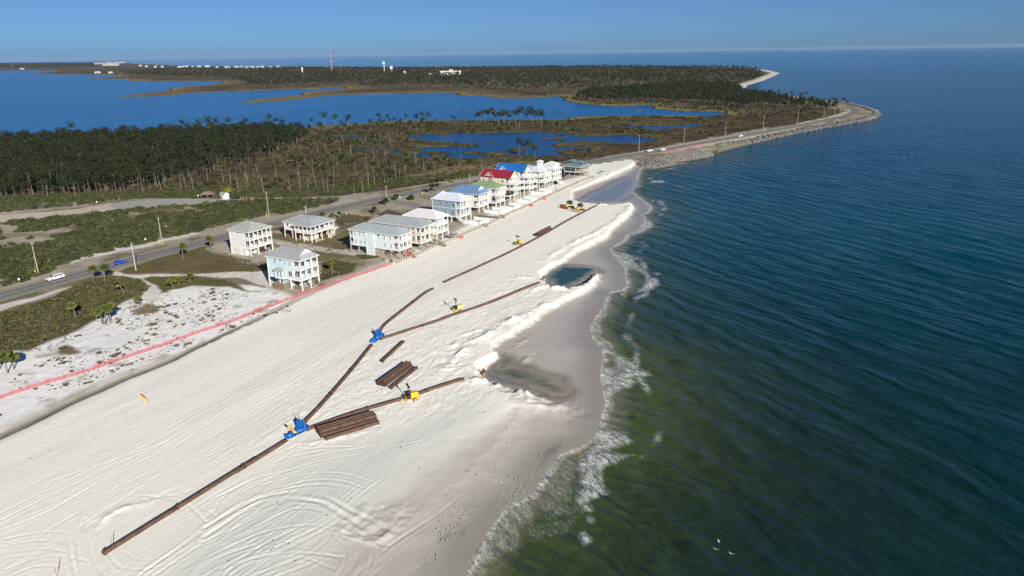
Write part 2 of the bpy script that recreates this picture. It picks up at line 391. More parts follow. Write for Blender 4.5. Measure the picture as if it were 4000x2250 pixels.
TRACKS = [ZR(800, 1690, 4, t) for t in [
    [(0, 960), (150, 870), (400, 720), (650, 630), (900, 595), (1050, 605), (1200, 635), (1350, 710), (1500, 790), (1650, 850), (1800, 920)],
    [(0, 1050), (200, 920), (400, 790), (600, 700), (800, 670), (1000, 670), (1150, 695), (1250, 740), (1400, 830), (1550, 910), (1700, 980), (1760, 985)],
    [(550, 600), (800, 540), (1000, 490), (1200, 470), (1400, 490), (1600, 560)], [(600, 620), (900, 550), (1150, 520), (1400, 550), (1550, 600)],
    [(250, 1440), (700, 1170), (1100, 970), (1400, 780), (1600, 600), (2100, 250), (2350, 50)], [(400, 1440), (800, 1190), (1200, 970), (1450, 800)],
    [(0, 1180), (300, 1050), (600, 900), (900, 760), (1050, 760), (1180, 790)],
    [(0, 1280), (300, 1130), (600, 1000), (900, 940), (1150, 930), (1300, 960), (1500, 1020), (1700, 1060), (1850, 1080)],
    [(1280, 960), (1250, 1050), (1150, 1150), (950, 1250), (700, 1350), (500, 1440)], [(1180, 980), (1130, 1080), (1000, 1180), (800, 1270)],
    [(500, 1260), (760, 1240), (1050, 1260), (1200, 1310), (1300, 1340)], [(1300, 1040), (1400, 1090), (1420, 1180), (1400, 1300), (1300, 1440)],
    [(1400, 1030), (1520, 1110), (1540, 1200), (1500, 1300)], [(1450, 1440), (1900, 1050), (2300, 780), (2576, 560)], [(1600, 1440), (2000, 1100), (2400, 820), (2576, 700)],
    [(0, 860), (100, 790), (140, 700), (220, 620), (500, 470), (900, 370), (1500, 280)], [(0, 780), (300, 640), (700, 440), (1100, 300), (1700, 190), (2200, 80)], [(0, 690), (500, 390), (800, 260), (1200, 180)],
    [(700, 300), (900, 200), (1150, 150), (1500, 140)], [(200, 1440), (300, 1330), (600, 1240), (900, 1200), (1400, 1220)]]] + \
  [ZR(0, 1700, 4, t) for t in [
    [(0, 1130), (350, 1060), (600, 1070), (720, 1110)], [(0, 1240), (300, 1200), (600, 1220), (730, 1330)], [(100, 1417), (350, 1320), (600, 1320), (740, 1360)],
    [(860, 830), (780, 1000), (780, 1150), (800, 1300), (850, 1417)], [(950, 900), (900, 1050), (930, 1250), (1050, 1417)], [(700, 860), (690, 1000), (700, 1150), (760, 1417)],
    [(1090, 1250), (1250, 1340), (1450, 1350), (1700, 1300), (2100, 1180), (2500, 960)], [(1400, 1417), (1800, 1130), (2200, 850), (2576, 660)], [(1550, 1417), (1950, 1150), (2400, 850), (2576, 740)],
    [(0, 700), (500, 470), (1000, 300), (1700, 60)], [(0, 860), (600, 560), (1300, 240), (1800, 0)], [(0, 960), (500, 760), (1100, 420), (1700, 200), (2300, 0)], [(300, 1050), (900, 720), (1500, 450), (2300, 120)],
    [(1900, 700), (2000, 800), (2080, 880), (2180, 830), (2110, 760)], [(2576, 1100), (2200, 1230), (1900, 1417)], [(1200, 600), (1500, 610), (1800, 660)], [(0, 1180), (500, 1140), (700, 1200)]]] + \
  [ZR(900, 1200, 5, t) for t in [
    [(620, 1010), (800, 1040), (1000, 1040), (1150, 990), (1300, 900), (1400, 780), (1480, 600)], [(730, 960), (850, 990), (1000, 990), (1200, 920)], [(700, 960), (1000, 750), (1200, 640), (1400, 560)],
    [(850, 960), (1000, 860), (1050, 780), (1400, 760)], [(1450, 580), (1300, 750), (1200, 880), (1000, 1040), (800, 1200), (400, 1449)], [(1380, 700), (1150, 700), (1000, 780), (860, 960)],
    [(2576, 620), (2450, 800), (2300, 920), (2000, 1060), (1700, 1110), (1450, 1100), (1430, 1170), (1600, 1180), (2000, 1150)], [(1600, 1300), (1900, 1240), (2300, 1250), (2576, 1180)],
    [(1600, 1060), (1800, 1050), (2050, 980), (2300, 860)], [(0, 1300), (700, 900), (1300, 500)], [(0, 1150), (600, 800), (1500, 300)], [(300, 1440), (900, 1050), (1240, 800)], [(0, 800), (700, 560), (1400, 200)]]] + \
  [ZR(1650, 1000, 5, t) for t in [
    [(0, 380), (200, 350), (400, 370), (560, 390), (700, 350)], [(200, 520), (420, 430), (500, 330)], [(1400, 560), (1200, 660), (1000, 780), (800, 860), (500, 940)], [(700, 920), (950, 870), (1200, 770), (1400, 740)],
    [(1000, 600), (1200, 560), (1450, 480)], [(240, 1440), (330, 1200), (420, 1050), (560, 900)], [(0, 1440), (200, 1200), (300, 1000), (540, 820)]]] + \
  [ZR(1600, 580, 4, t) for t in [[(1500, 950), (1600, 930), (1700, 980)], [(1900, 640), (1950, 620), (2000, 650), (1950, 680)], [(1300, 1000), (1500, 960), (1700, 1010)], [(1100, 640), (1300, 560), (1500, 500)],
    [(600, 900), (1000, 720), (1500, 480)], [(300, 1100), (900, 820), (1400, 600)], [(100, 1150), (700, 900), (1200, 700)]]]
ROAD_C = QL([(-330, 832), (-120, 778), (0, 745), (110, 715.5), (220, 686), (282, 667), (365, 645.5), (445, 626), (512, 609.5), (578, 592), (650, 573.5), (715, 557), (790, 538.5), (865, 520.5), (940, 504), (990, 493.5), (1065, 479.5), (1105, 472.5), (1180, 460),
             (1330, 435), (1430, 418), (1493, 406.5), (1540, 398), (1613, 386.6), (1673, 376.6), (1788, 356), (1860, 343.5), (1926, 331.8), (1999, 318), (2049, 308), (2099, 298), (2137, 288.5), (2153, 279), (2142, 270),
             (2112, 263.5), (2049, 255), (1999, 249), (1949, 244.5), (1890, 241)], 2.0)
ROAD_C = [v.to_2d() for v in smooth_line([Vector((v.x, v.y, 0)) for v in ROAD_C], 5.0)]

# ---- a grid that is finer near the place the picture is taken from
rows = [50.0]
while rows[-1] < 420: rows.append(rows[-1] * 1.0029)
while rows[-1] < 7000: rows.append(rows[-1] * 1.0125)
while rows[-1] < 20000: rows.append(rows[-1] * 1.12)
rows = np.array(rows); NR = len(rows)
cols = np.linspace(-0.93, 0.93, 861); NC = len(cols)
YY = np.repeat(rows[:, None], NC, 1)
XX = cols[None, :] * (rows * CT + 70 * ST)[:, None]
wx = XX + fbm(XX, YY, 9, 3, 3) * np.clip(YY / 120, .6, 6); wy = YY + fbm(XX, YY, 9, 3, 5) * np.clip(YY / 120, .6, 6)
wxs = XX + fbm(XX, YY, 3.0, 2, 13) * .5; wys = YY + fbm(XX, YY, 3.0, 2, 15) * .5

land = poly_sd(LAND, wxs, wys, 400.0)
dry = poly_sd(DRY, wxs, wys, 60.0)
upl = poly_sd(UPLAND, wxs, wys, 80.0)
bay = poly_sd(BAY, wx, wy, 80.0)
pond = np.full(XX.shape, -80.0)
for p in PONDS: pond = np.maximum(pond, poly_sd(p, wx, wy, 80.0))
for (a, b, rx, ry) in ISLETS:
    c = Q(a, b, 0); e = Q(a + rx, b, 0); n = Q(a, b - ry, 0)
    ax, ay = (e - c).length, (n - c).length
    d = 1 - np.hypot((wx - c.x) / ax, (wy - c.y) / ay)
    pond = np.minimum(pond, np.where(d > -.5, -d * min(ax, ay), 99)); bay = np.minimum(bay, np.where(d > -.5, -d * min(ax, ay), 99))

n_big = fbm(XX, YY, 40, 3, 21); n_mid = fbm(XX, YY, 7, 3, 31); n_fine = fbm(XX, YY, 1.6, 2, 41)
low = .55 + .25 * n_mid + .15 * n_big                                        # marsh and wood floor
h = np.where(land > 0, np.minimum(.9, .02 + land * .042), np.maximum(land * .05, -3.0))
sea_side = (upl > -.5) | (dry > -40)
inland = (upl < 2) & (dry < -6) & (land > 4)
h = np.where(inland & ((YY > 430) | (XX < -120)), np.minimum(low, np.maximum(land - 2, 0) * .05 + .1), h)
wd = 1.0 + 17.0 * sstep(150, 112, YY)                                         # the berm ends in a scarp, near the camera in a long ramp
edge_n = .7 * n_fine + .5 * fbm(XX, YY, .8, 2, 46)
dk = np.clip((dry + edge_n * (1 - .8 * sstep(150, 115, YY)) - wd * .1 + .3 * (wd - 1)) / (1.3 * wd), 0, 1); dk = np.where(wd > 4, sstep(0, 1, dk), dk); dk = np.where(upl > -45, np.maximum(dk, sstep(-.3, 1.6, dry)), dk)
top = 2.0 + .10 * n_big
h = h + (top - h) * dk
uk = sstep(-6.0, 4.0, upl)
h = np.maximum(h, h + (2.05 + .12 * n_big + .05 * n_mid - h) * uk)
h = np.where(bay > -6, np.minimum(h, .28 - bay * .06), h)
h = np.where(pond > -5, np.minimum(h, .26 - pond * .09), h)
h = np.maximum(h, -3.0)
is_dune = (upl > 1) & (dry < -.5) & (YY < 300)
h = h + np.where(is_dune, .12 * n_mid + .05 * n_fine, 0)
# pushed-up berms
for pts, hh, ww in RIDGES:
    l = smooth_line([Q(a, b, 2.0) for a, b in pts], 2.0)
    px, py = [v.x for v in l], [v.y for v in l]
    m = (XX > min(px) - 9) & (XX < max(px) + 9) & (YY > min(py) - 9) & (YY < max(py) + 9)
    d, al = seg_dist(px, py, XX[m] + .5 * n_mid[m], YY[m] + .35 * n_fine[m])
    ln = sum((l[i + 1] - l[i]).length for i in range(len(l) - 1))
    env = (sstep(0, 4, al) * sstep(0, 4, ln - al) * .8 + .2) * np.clip(1.7 * vnoise(al / 4.0 + px[0], al * 0, 5) + .05, .15, 1.25)
    crumb = fbm(XX[m], YY[m], .9, 2, 45)
    k = np.exp(-(d / (ww * .62)) ** 1.2) * env * (1 + .5 * n_mid[m] + .45 * n_fine[m] + .35 * crumb)
    h[m] = np.maximum(h[m], np.minimum(h[m], 2.0) + hh * .40 * k)
    h[m] += np.where(d < ww * 2.5, (.14 * n_fine[m] + .10 * crumb) * np.exp(-(d / (ww * 1.5)) ** 2), 0)
# pools left by the discharge
pool_sd = np.full(XX.shape, -30.0)
POOL_W = []
for nm, pts, lev, dep in POOLS:
    w = QL(pts, lev); POOL_W.append((nm, w, lev))
    s = poly_sd(w, wxs, wys, 30.0)
    h = np.where(s > -2.5, np.minimum(h, np.where(s > 0, lev - dep * sstep(0, 5, s), lev - s * .13)), h)
    h = np.where((s > -7) & (s <= -2.5) & (dry < 0), np.minimum(h, lev + .33 - (s + 2.5) * .2), h)
    pool_sd = np.maximum(pool_sd, s)
# tracks of the machines
trk = np.zeros(XX.shape); trk_n = np.zeros(XX.shape)
def groove(l, amp, w):
    px, py = [v.x for v in l], [v.y for v in l]
    x0, x1, y0, y1 = min(px) - 3, max(px) + 3, min(py) - 3, max(py) + 3
    r0, r1 = np.searchsorted(rows, y0), np.searchsorted(rows, y1)
    if r1 <= r0: return
    xs, ys = XX[r0:r1], YY[r0:r1]
    m = (xs > x0) & (xs < x1)
    if not m.any(): return
    d, al = seg_dist(px, py, xs[m], ys[m])
    g = -np.exp(-(d / w) ** 2) + .75 * np.exp(-((d - 1.7 * w) / (.8 * w)) ** 2)
    v = trk[r0:r1]; v[m] += g * amp * np.clip(2.2 * vnoise(al / 7 + px[0], al * 0, 3) - .25, .1, 1.5)
for i, t in enumerate(TRACKS):
    l = smooth_line([Q(a, b, 2.0) for a, b in t], 1.5)
    groove(l, .075 if i < 2 else .05, .42 if i < 2 else .24)
    if i % 2 == 0 and i > 1:                                                  # the second track of the same machine
        nrm = [(l[min(k + 1, len(l) - 1)] - l[max(k - 1, 0)]).normalized() for k in range(len(l))]
        groove([p + Vector((-q.y, q.x, 0)) * 2.1 for p, q in zip(l, nrm)], .042, .24)
bd = (Q(740, 1080) - Q(250, 1390)).normalized()                              # the direction the beach runs
BEACH_A = math.atan2(bd.y, bd.x)
for k in range(90):
    s0 = Q(random.uniform(-100, 900), random.uniform(820, 1440)) if k < 110 else Q(random.uniform(700, 1450), random.uniform(520, 800))
    L = random.uniform(12, 70); a = BEACH_A + random.gauss(0, .07); c = random.gauss(0, .004)
    l = []
    p = Vector((s0.x, s0.y, 0))
    for q in range(int(L / 3) + 2):
        l.append(p.copy()); a += c * 3 * .5; p = p + Vector((math.cos(a), math.sin(a), 0)) * 3
    groove(l, random.uniform(.008, .026), random.uniform(.18, .35))
ca, sa = math.cos(BEACH_A), math.sin(BEACH_A)
bu = XX * ca + YY * sa; bv = -XX * sa + YY * ca
streak = fbm(bu / 9, bv, 1.3, 3, 51) * .018 + fbm(bu / 14, bv, 4.5, 2, 57) * .045
work = QL(ZR(1300, 1000, 4, [(480, 800), (900, 500), (1400, 330), (2300, 40), (2500, 60), (2600, 700), (1900, 1100), (2000, 1300), (1200, 1600), (-300, 1700), (-800, 2000), (-500, 1500), (-100, 1300)]))
wk = sstep(-4, 4, poly_sd(work, wx, wy, 30.0))
chaos = (np.abs(fbm(bu / 2.2, bv, 2.2, 3, 61)) * .16 + fbm(XX, YY, 1.6, 2, 67) * .05) * wk
lump = poly_sd(QL(ZR(800, 1690, 4, [(1290, 960), (1500, 780), (1600, 690), (2040, 670), (1990, 800), (1860, 1040), (1700, 1070), (1450, 1030)])), wxs, wys, 10.0)
onb = sstep(.5, 4.0, dry) * sstep(-1.5, -3.0, pool_sd)
h = h + onb * (trk + streak * (1 - .3 * wk) + chaos * sstep(1, 6, dry) + sstep(-.5, 1.5, lump) * (.10 + .22 * fbm(XX, YY, 1.8, 3, 71)))

def base_field():
    """bare ground colour, wetness and softness for every vertex"""
    C = np.zeros(XX.shape + (3,)); wet = np.zeros(XX.shape); soft = np.zeros(XX.shape)
    def put(k, col, var=0.0, nz=None):
        nonlocal C
        c = np.array(col)[None, None, :] * (1 + var * (nz if nz is not None else n_mid))[..., None]
        C = C + (c - C) * np.clip(k, 0, 1)[..., None]
    # lowland: brown and olive marsh, wood floor
    C[:] = np.array((.082, .060, .037))
    put(sstep(-.15, .35, n_big + .4 * n_mid), (.120, .100, .048), .15)
    put(sstep(.1, .5, fbm(XX, YY, 22, 3, 77)), (.046, .038, .022), .2)
    fringe = np.maximum(bay, pond)
    put(sstep(-34, -3, bay) * sstep(600, 900, YY), (.235, .205, .070), .15)
    put(sstep(-80, -34, bay) * (1 - sstep(-34, -8, bay)) * sstep(700, 1000, YY), (.165, .115, .068), .15)
    put(sstep(-9, -2, pond), (.135, .12, .046), .2)
    put(sstep(-1.5, -.2, fringe), (.03, .026, .02), .1)
    put(sstep(-.2, 1.0, fringe), (.05, .05, .035), .1)
    # shores
    sea = (land < 60) & (upl < 3) & (dry < 5) & ((YY < 470) | (land < 26))
    sea = sea & ~((YY > 430) & (YY < 1000) & (XX < 330))
    k = np.where(sea, 1.0, 0.0)
    put(k, (.43, .405, .375), .05)
    far_beach = sstep(34, 18, land) * sstep(800, 900, YY)
    put(far_beach, (.60, .56, .49), .08)
    # upland soil: scrub floor, dunes, lots
    u = sstep(-3, 2, upl)
    put(u, (.36, .325, .265), .12)
    put(u * sstep(-.2, .45, fbm(XX, YY, 14, 3, 81)), (.17, .145, .08), .2)
    dune = poly_sd(QL(ZR(0, 1000, 4, [(-400, 1000), (0, 960), (300, 950), (480, 870), (700, 770), (950, 640), (1170, 500), (1330, 420), (1480, 330), (1640, 330), (1900, 310), (2200, 300), (2640, 290), (2950, 420), (3100, 560), (3300, 520),
                                                (3600, 400), (4030, 60), (4100, 110), (3000, 600), (2560, 645), (1750, 1000), (700, 1400), (0, 1760), (-500, 2050)])), wx, wy, 30.0)
    dk2 = sstep(-2.0, 2.0, dune)
    put(dk2, (.78, .775, .765), .05)
    spots = sstep(.30, .62, fbm(XX, YY, 4.5, 3, 91) + .25 * fbm(XX, YY, 1.2, 2, 95))
    put(dk2 * spots * .75, (.36, .32, .26), .2)
    soft[:] = np.where(dk2 > .5, .6, 0)
    def patch(pts, col, e=1.0, var=.12, soft_e=None, z=2.0, sharp=False):
        s = poly_sd(QL(pts, z), wxs if sharp else wx, wys if sharp else wy, 20.0)
        put(sstep(-e, e, s), col, var)
        return s
    R5 = lambda t: ZR(0, 600, 4, t)
    R8 = lambda t: ZR(0, 1000, 4, t)
    R6 = lambda t: ZR(800, 600, 4, t)
    G1, G2, G3, SAND = (.075, .080, .026), (.140, .105, .050), (.115, .115, .040), (.63, .605, .56)
    veg = patch(R8([(-700, 900), (0, 585), (300, 500), (600, 385), (780, 290), (920, 222), (1250, 205), (1430, 270), (1480, 340), (1440, 400), (1250, 460), (1170, 500), (950, 650), (700, 770), (480, 870), (300, 950), (0, 960), (-700, 1200)]), G1, 1.5, .3)
    patch(R8([(1000, 420), (1250, 330), (1430, 290), (1470, 340), (1420, 400), (1200, 470), (900, 650), (600, 790), (300, 900), (500, 760), (800, 560)]), G2, 2.0, .3)
    patch(R8([(600, 930), (680, 900), (760, 915), (820, 960), (700, 990), (590, 980)]), (.17, .14, .075), .7, .2)
    patch(R8([(1300, 560), (1450, 480), (1620, 540), (1560, 570), (1380, 590)]), (.25, .20, .13), .8, .2)
    patch(R5([(1220, 1190), (1270, 1150), (1420, 1110), (1900, 955), (2050, 930), (2160, 1000), (2350, 1040), (2600, 1090), (2900, 1150), (2900, 1190), (2576, 1190), (2100, 1200), (1500, 1212), (1250, 1212)]), G2, 1.0, .3)
    patch(R5([(1400, 1120), (1900, 960), (2050, 935), (2150, 990), (1900, 1010), (1600, 1090), (1350, 1190), (1230, 1195)]), G3, 1.5, .25)
    patch(R5([(1350, 1250), (1600, 1240), (1950, 1240), (2250, 1265), (2400, 1340), (2576, 1390), (2300, 1360), (1950, 1330), (1750, 1370), (1660, 1410), (1640, 1370), (1500, 1300)]), G3, .8, .3)
    for t in ([(0, 545 - 60), (350, 410), (700, 310), (745, 300), (690, 325), (400, 430), (200, 490), (0, 550), (-500, 760), (-500, 700)],):
        patch(R8(t), SAND, .8, .06)
    patch(R5([(590, 1110), (780, 1070), (900, 1010), (1200, 955), (1500, 895), (1700, 840), (1900, 800), (2000, 795), (1960, 822), (1700, 872), (1500, 932), (1200, 992), (900, 1062), (700, 1115)]), SAND, .8, .06)
    patch(R5([(1180, 1190), (1260, 1215), (1500, 1222), (1950, 1215), (2300, 1195), (2600, 1190), (2860, 1185), (2900, 1320), (2850, 1370), (2700, 1330), (2400, 1262), (2000, 1232), (1500, 1240), (1430, 1262), (1550, 1320), (1640, 1400), (1660, 1470), (1480, 1500), (1440, 1420), (1500, 1340), (1420, 1270), (1250, 1240), (1150, 1230)]), SAND, .5, .05)
    patch(R5([(-200, 660), (0, 622), (700, 567), (950, 530), (1140, 500), (1190, 555), (900, 605), (600, 640), (300, 660), (0, 695), (-200, 720)]), (.50, .455, .37), .8, .06)
    patch(R5([(1120, 500), (1700, 450), (2000, 452), (2300, 465), (2290, 482), (1900, 512), (1400, 545), (1300, 552), (1180, 558), (1080, 530)]), (.36, .345, .32), .8, .08)
    patch(R6([(90, 925), (245, 880), (275, 1015), (225, 1005), (100, 955)]), (.42, .36, .29), .4, .06, sharp=True)
    patch(R6([(680, 790), (830, 745), (930, 800), (720, 805)]), (.42, .36, .29), .4, .06, sharp=True)
    patch(R6([(700, 868), (900, 900), (1200, 950), (1450, 955), (1570, 1000), (1500, 1030), (1250, 1000), (1000, 960), (700, 902)]), (.48, .445, .39), .6, .08)
    patch(R6([(1380, 590), (1480, 558), (1730, 630), (1640, 642)]), (.42, .35, .27), .4, .06, sharp=True)
    patch(R6([(1750, 558), (1850, 562), (2050, 600), (1900, 615)]), (.42, .37, .30), .4, .06, sharp=True)
    patch(R6([(1900, 470), (2150, 500), (2300, 540), (2280, 560), (2000, 520), (1880, 490)]), (.24, .23, .22), .5, .06)
    patch(R6([(1340, 455), (1500, 470), (1700, 455), (1500, 500), (1350, 530), (1250, 520)]), (.40, .37, .33), 1.0, .08)
    for t, c in (([(690, 800), (1000, 850), (1170, 905), (1050, 925), (850, 885), (700, 850)], (.17, .135, .08)), ([(1320, 640), (1390, 600), (1650, 645), (1600, 700), (1450, 690), (1350, 770)], (.125, .09, .055)),
                 ([(1160, 1100), (1300, 1060), (1530, 1100), (1500, 1180), (1350, 1225), (1160, 1290)], G1), ([(1180, 905), (1300, 880), (1400, 930), (1380, 960), (1190, 920)], (.15, .11, .065)),
                 ([(1500, 1020), (1720, 1010), (1760, 1050), (1600, 1060)], G1), ([(1700, 620), (1850, 560), (2000, 600), (1900, 650)], (.13, .10, .06)), ([(700, 905), (1000, 965), (1400, 1040), (1350, 1060), (1000, 1000), (740, 930)], (.16, .13, .07)),
                 ([(2470, 760), (2600, 790), (2680, 800), (2600, 850), (2500, 830)], G3)):
        patch(R6(t), c, .7, .3)
    put(sstep(-4, 4, poly_sd(TAN, wx, wy, 20.0)), (.20, .165, .095), .15)
    wedge = poly_sd(QL(R6([(1750, 400), (2000, 330), (2576, 250), (2700, 240), (3300, 120), (4000, 20), (3300, 60), (2700, 190), (2200, 300), (1800, 370)])), wx, wy, 20.0)
    put(sstep(-3, 3, wedge), (.17, .145, .085), .2)
    verge = poly_sd(QL(ZR(2000, 150, 4, [(800, 1190), (1300, 1120), (1700, 1040), (2200, 950), (2600, 880), (2600, 905), (2200, 990), (1700, 1085), (1300, 1155), (850, 1215)])), wx, wy, 20.0)
    put(sstep(-2, 2, verge) * .8, (.47, .44, .38), .1)
    put(sstep(-1, 1, poly_sd(QL(ZR(2600, 150, 4, [(1350, 845), (1600, 800), (1700, 770), (1800, 740), (1850, 720), (1880, 750), (1760, 800), (1500, 850), (1000, 950), (600, 1010), (0, 1090), (-600, 1180), (-600, 1210), (0, 1140), (600, 1060), (900, 1005), (1300, 925)])), wx, wy, 20.0)), (.50, .47, .41), .08)
    # shoulders of the road
    px, py = [v.x for v in ROAD_C], [v.y for v in ROAD_C]
    rd = np.full(XX.shape, 99.0); m = (YY < 1300) & (upl > -12)
    rd[m] = seg_dist(px, py, XX[m], YY[m])[0]
    put(sstep(6.6, 5.4, rd + .5 * n_mid), (.30, .275, .225), .1)
    # the beach
    put(dk, (.835, .82, .75), .03, n_big)
    put(dk * sstep(.1, .5, fbm(bu / 8, bv, 6, 3, 99)), (.77, .76, .71), .02)
    grey = poly_sd(QL([(330, 1500), (560, 1300), (780, 1160), (980, 1090), (1130, 1040), (1260, 1030), (1400, 1050), (1360, 1100), (1290, 1180), (1000, 1440), (960, 1500)]), wx, wy, 30.0)
    put(sstep(-7, 7, grey) * dk, (.68, .68, .645), .03, n_big)
    wet_k = (1 - dk) * np.where((land > -6) & (land < 130) & (dry > -58) & (YY < 480) & (upl < 2), 1.0, 0.0)
    put(wet_k, (.43, .405, .375), .05)
    put(wet_k * sstep(9, 1.0, land), (.30, .28, .25), .05)
    wet = wet_k * (.55 + .45 * sstep(14, 2, land + 3 * n_mid))
    put(wet_k * sstep(-5, -1, pool_sd) , (.22, .20, .17), .05); wet = np.maximum(wet, wet_k * sstep(-5, -1, pool_sd))
    ridge_top = sstep(2.15, 2.6, h) * sstep(-4, 1, dry) * sstep(112, 125, YY)
    put(ridge_top, (.80, .775, .73), .03)  # raised sand along the berm edge takes one pale sand colour, by height
    # wrack and dark silt at the foot of the old dune
    l = smooth_line([Q(a, b) for a, b in [(-160, 1168), (-60, 1123), (0, 1096), (62, 1068), (175, 1011), (250, 979), (312, 951), (375, 926.6), (437, 901), (525, 856), (640, 804), (760, 755), (900, 697)]], 3)
    d, al = seg_dist([v.x for v in l], [v.y for v in l], XX + .3 * n_mid, YY + .3 * n_mid)
    tot = sum((l[i + 1] - l[i]).length for i in range(len(l) - 1)); f = al / tot
    wl_ = 1.35 - 1.0 * sstep(.25, .75, f)
    sl = np.exp(-(d / wl_) ** 4)
    put(sl * (1.0 - .85 * sstep(.38, .85, f)), (.024, .024, .021), .2)
    put(np.exp(-(d / (wl_ * 2.4)) ** 2) * .45 * (1 - sstep(.3, .8, f)), (.33, .315, .28), .1)
    # streaks of dark mineral sand above the swash
    sw = poly_sd(QL([(985, 1449), (1130, 1310), (1300, 1190), (1370, 1100), (1420, 1090), (1380, 1160), (1300, 1225), (1200, 1300), (1090, 1420), (1060, 1449)]), wx, wy, 10.0)
    put(sstep(-1.5, 1.5, sw) * sstep(.1, .5, fbm(bu / 3, bv, 2.2, 3, 103)) * .55, (.16, .155, .16), .1)
    seabed = land < -.3
    put(np.where(seabed, 1.0, 0.0), (.20, .19, .13), .05)
    veg_k = np.clip(u * (1 - dk2), 0, 1)
    return C, wet, soft, sl * (1 - sstep(.3, .8, f)) , veg_k, dk2, rd
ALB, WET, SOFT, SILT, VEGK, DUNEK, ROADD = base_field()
h = h - SILT * .45
h = np.where(ROADD < 7, np.minimum(h, 2.02), h)

def gz(x, y):
    """ground height at a place"""
    j = int(np.searchsorted(rows, y)) - 1
    j = min(max(j, 0), NR - 2)
    s = x / (y * CT + 70 * ST)
    c = (s - cols[0]) / (cols[1] - cols[0]); i = min(max(int(c), 0), NC - 2)
    fc = min(max(c - i, 0), 1); fr = (y - rows[j]) / (rows[j + 1] - rows[j])
    return float((h[j, i] * (1 - fc) + h[j, i + 1] * fc) * (1 - fr) + (h[j + 1, i] * (1 - fc) + h[j + 1, i + 1] * fc) * fr)

# ground material: colour per place, grain and small relief
t = NT('ground_soil')
pp = t.pos()
alb = t.attr('ground_colour', 'Color'); wetf = t.attr('wetness')
g1 = t.noise(1.7, 5, .65, pp); g2 = t.noise(.35, 4, .6, pp)
colr = t.mix(.55, alb, t.ramp(g1, [(.25, (.78, .78, .78)), (.75, (1, 1, 1))]), 'MULTIPLY')
vegf = t.attr('cover')
colr = t.mix(t.math('MULTIPLY', vegf, .8), colr, t.mix(.9, alb, t.ramp(t.noise(.9, 6, .7, pp), [(.3, (.35, .36, .34)), (.52, (1, 1, 1)), (.75, (1.0, 1.0, .9))]), 'MULTIPLY'))
st_ = t.pos((.10, 2.6, 1), -BEACH_A)
sand_n = t.noise(1.0, 5, .6, st_)
def thin(scale, stretch, ang, power, dist):
    q = t.noise(scale, 3, .5, t.pos((stretch, 1, 1), -ang), dist)
    return t.math('POWER', t.math('SUBTRACT', 1.0, t.math('ABSOLUTE', t.math('SUBTRACT', t.math('MULTIPLY', q, 2.0), 1.0))), power)
la = thin(.45, .05, BEACH_A + .03, 16.0, .2); lb = thin(.22, .16, BEACH_A - .30, 26.0, 1.2); lc = thin(.26, .35, BEACH_A + .6, 22.0, 2.0)
patch_a = t.rng(t.noise(.05, 3, .6, t.pos((.5, 1, 1), -BEACH_A)), .45, .62, 0, 1); patch_b = t.rng(t.noise(.04, 3, .6, t.pos()), .48, .60, 0, 1)
lines = t.math('ADD', t.math('ADD', t.math('MULTIPLY', la, t.math('MULTIPLY', patch_a, .5)), t.math('MULTIPLY', lb, t.math('MULTIPLY', patch_b, .9))), t.math('MULTIPLY', lc, t.attr('worked')))
hgt = t.math('ADD', t.math('ADD', t.math('MULTIPLY', sand_n, .45), t.math('MULTIPLY', g1, .4)), t.math('MULTIPLY', lines, t.math('MULTIPLY', t.attr('beach'), .55)))
dryf = t.math('SUBTRACT', 1.0, wetf)
t.set(Base_Color=colr, Roughness=t.rng(wetf, 0, 1, .92, .24), Normal=t.bump(hgt, t.math('MULTIPLY', dryf, .55), .16))
t.lk(t.rng(wetf, 0, 1, .12, .5), t.b.inputs['Specular IOR Level'])
MATS['ground'] = t.m

keep = h > -1.4
F = []
idx = np.arange(NR * NC).reshape(NR, NC)
fk = keep[:-1, :-1] | keep[1:, :-1] | keep[:-1, 1:] | keep[1:, 1:]
a, b, c, d = idx[:-1, :-1][fk], idx[:-1, 1:][fk], idx[1:, 1:][fk], idx[1:, :-1][fk]
F = np.stack([a, b, c, d], 1)
used = np.zeros(NR * NC, bool); used[F.ravel()] = True
remap = np.cumsum(used) - 1
V = np.stack([XX.ravel(), YY.ravel(), h.ravel()], 1)[used]
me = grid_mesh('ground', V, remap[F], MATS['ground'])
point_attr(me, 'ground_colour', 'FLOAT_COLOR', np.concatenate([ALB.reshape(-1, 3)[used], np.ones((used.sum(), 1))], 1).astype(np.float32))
point_attr(me, 'wetness', 'FLOAT', WET.ravel()[used].astype(np.float32))
low_k = np.where(dk > .3, 0, np.where((upl > 0) & (DUNEK > .5), .1, np.where(WET > .2, 0, 1.0)))
point_attr(me, 'cover', 'FLOAT', low_k.ravel()[used].astype(np.float32))
point_attr(me, 'worked', 'FLOAT', wk.ravel()[used].astype(np.float32)); point_attr(me, 'beach', 'FLOAT', (dk * sstep(1.5, 6, dry)).ravel()[used].astype(np.float32))
tag(link('ground', me), kind='structure')

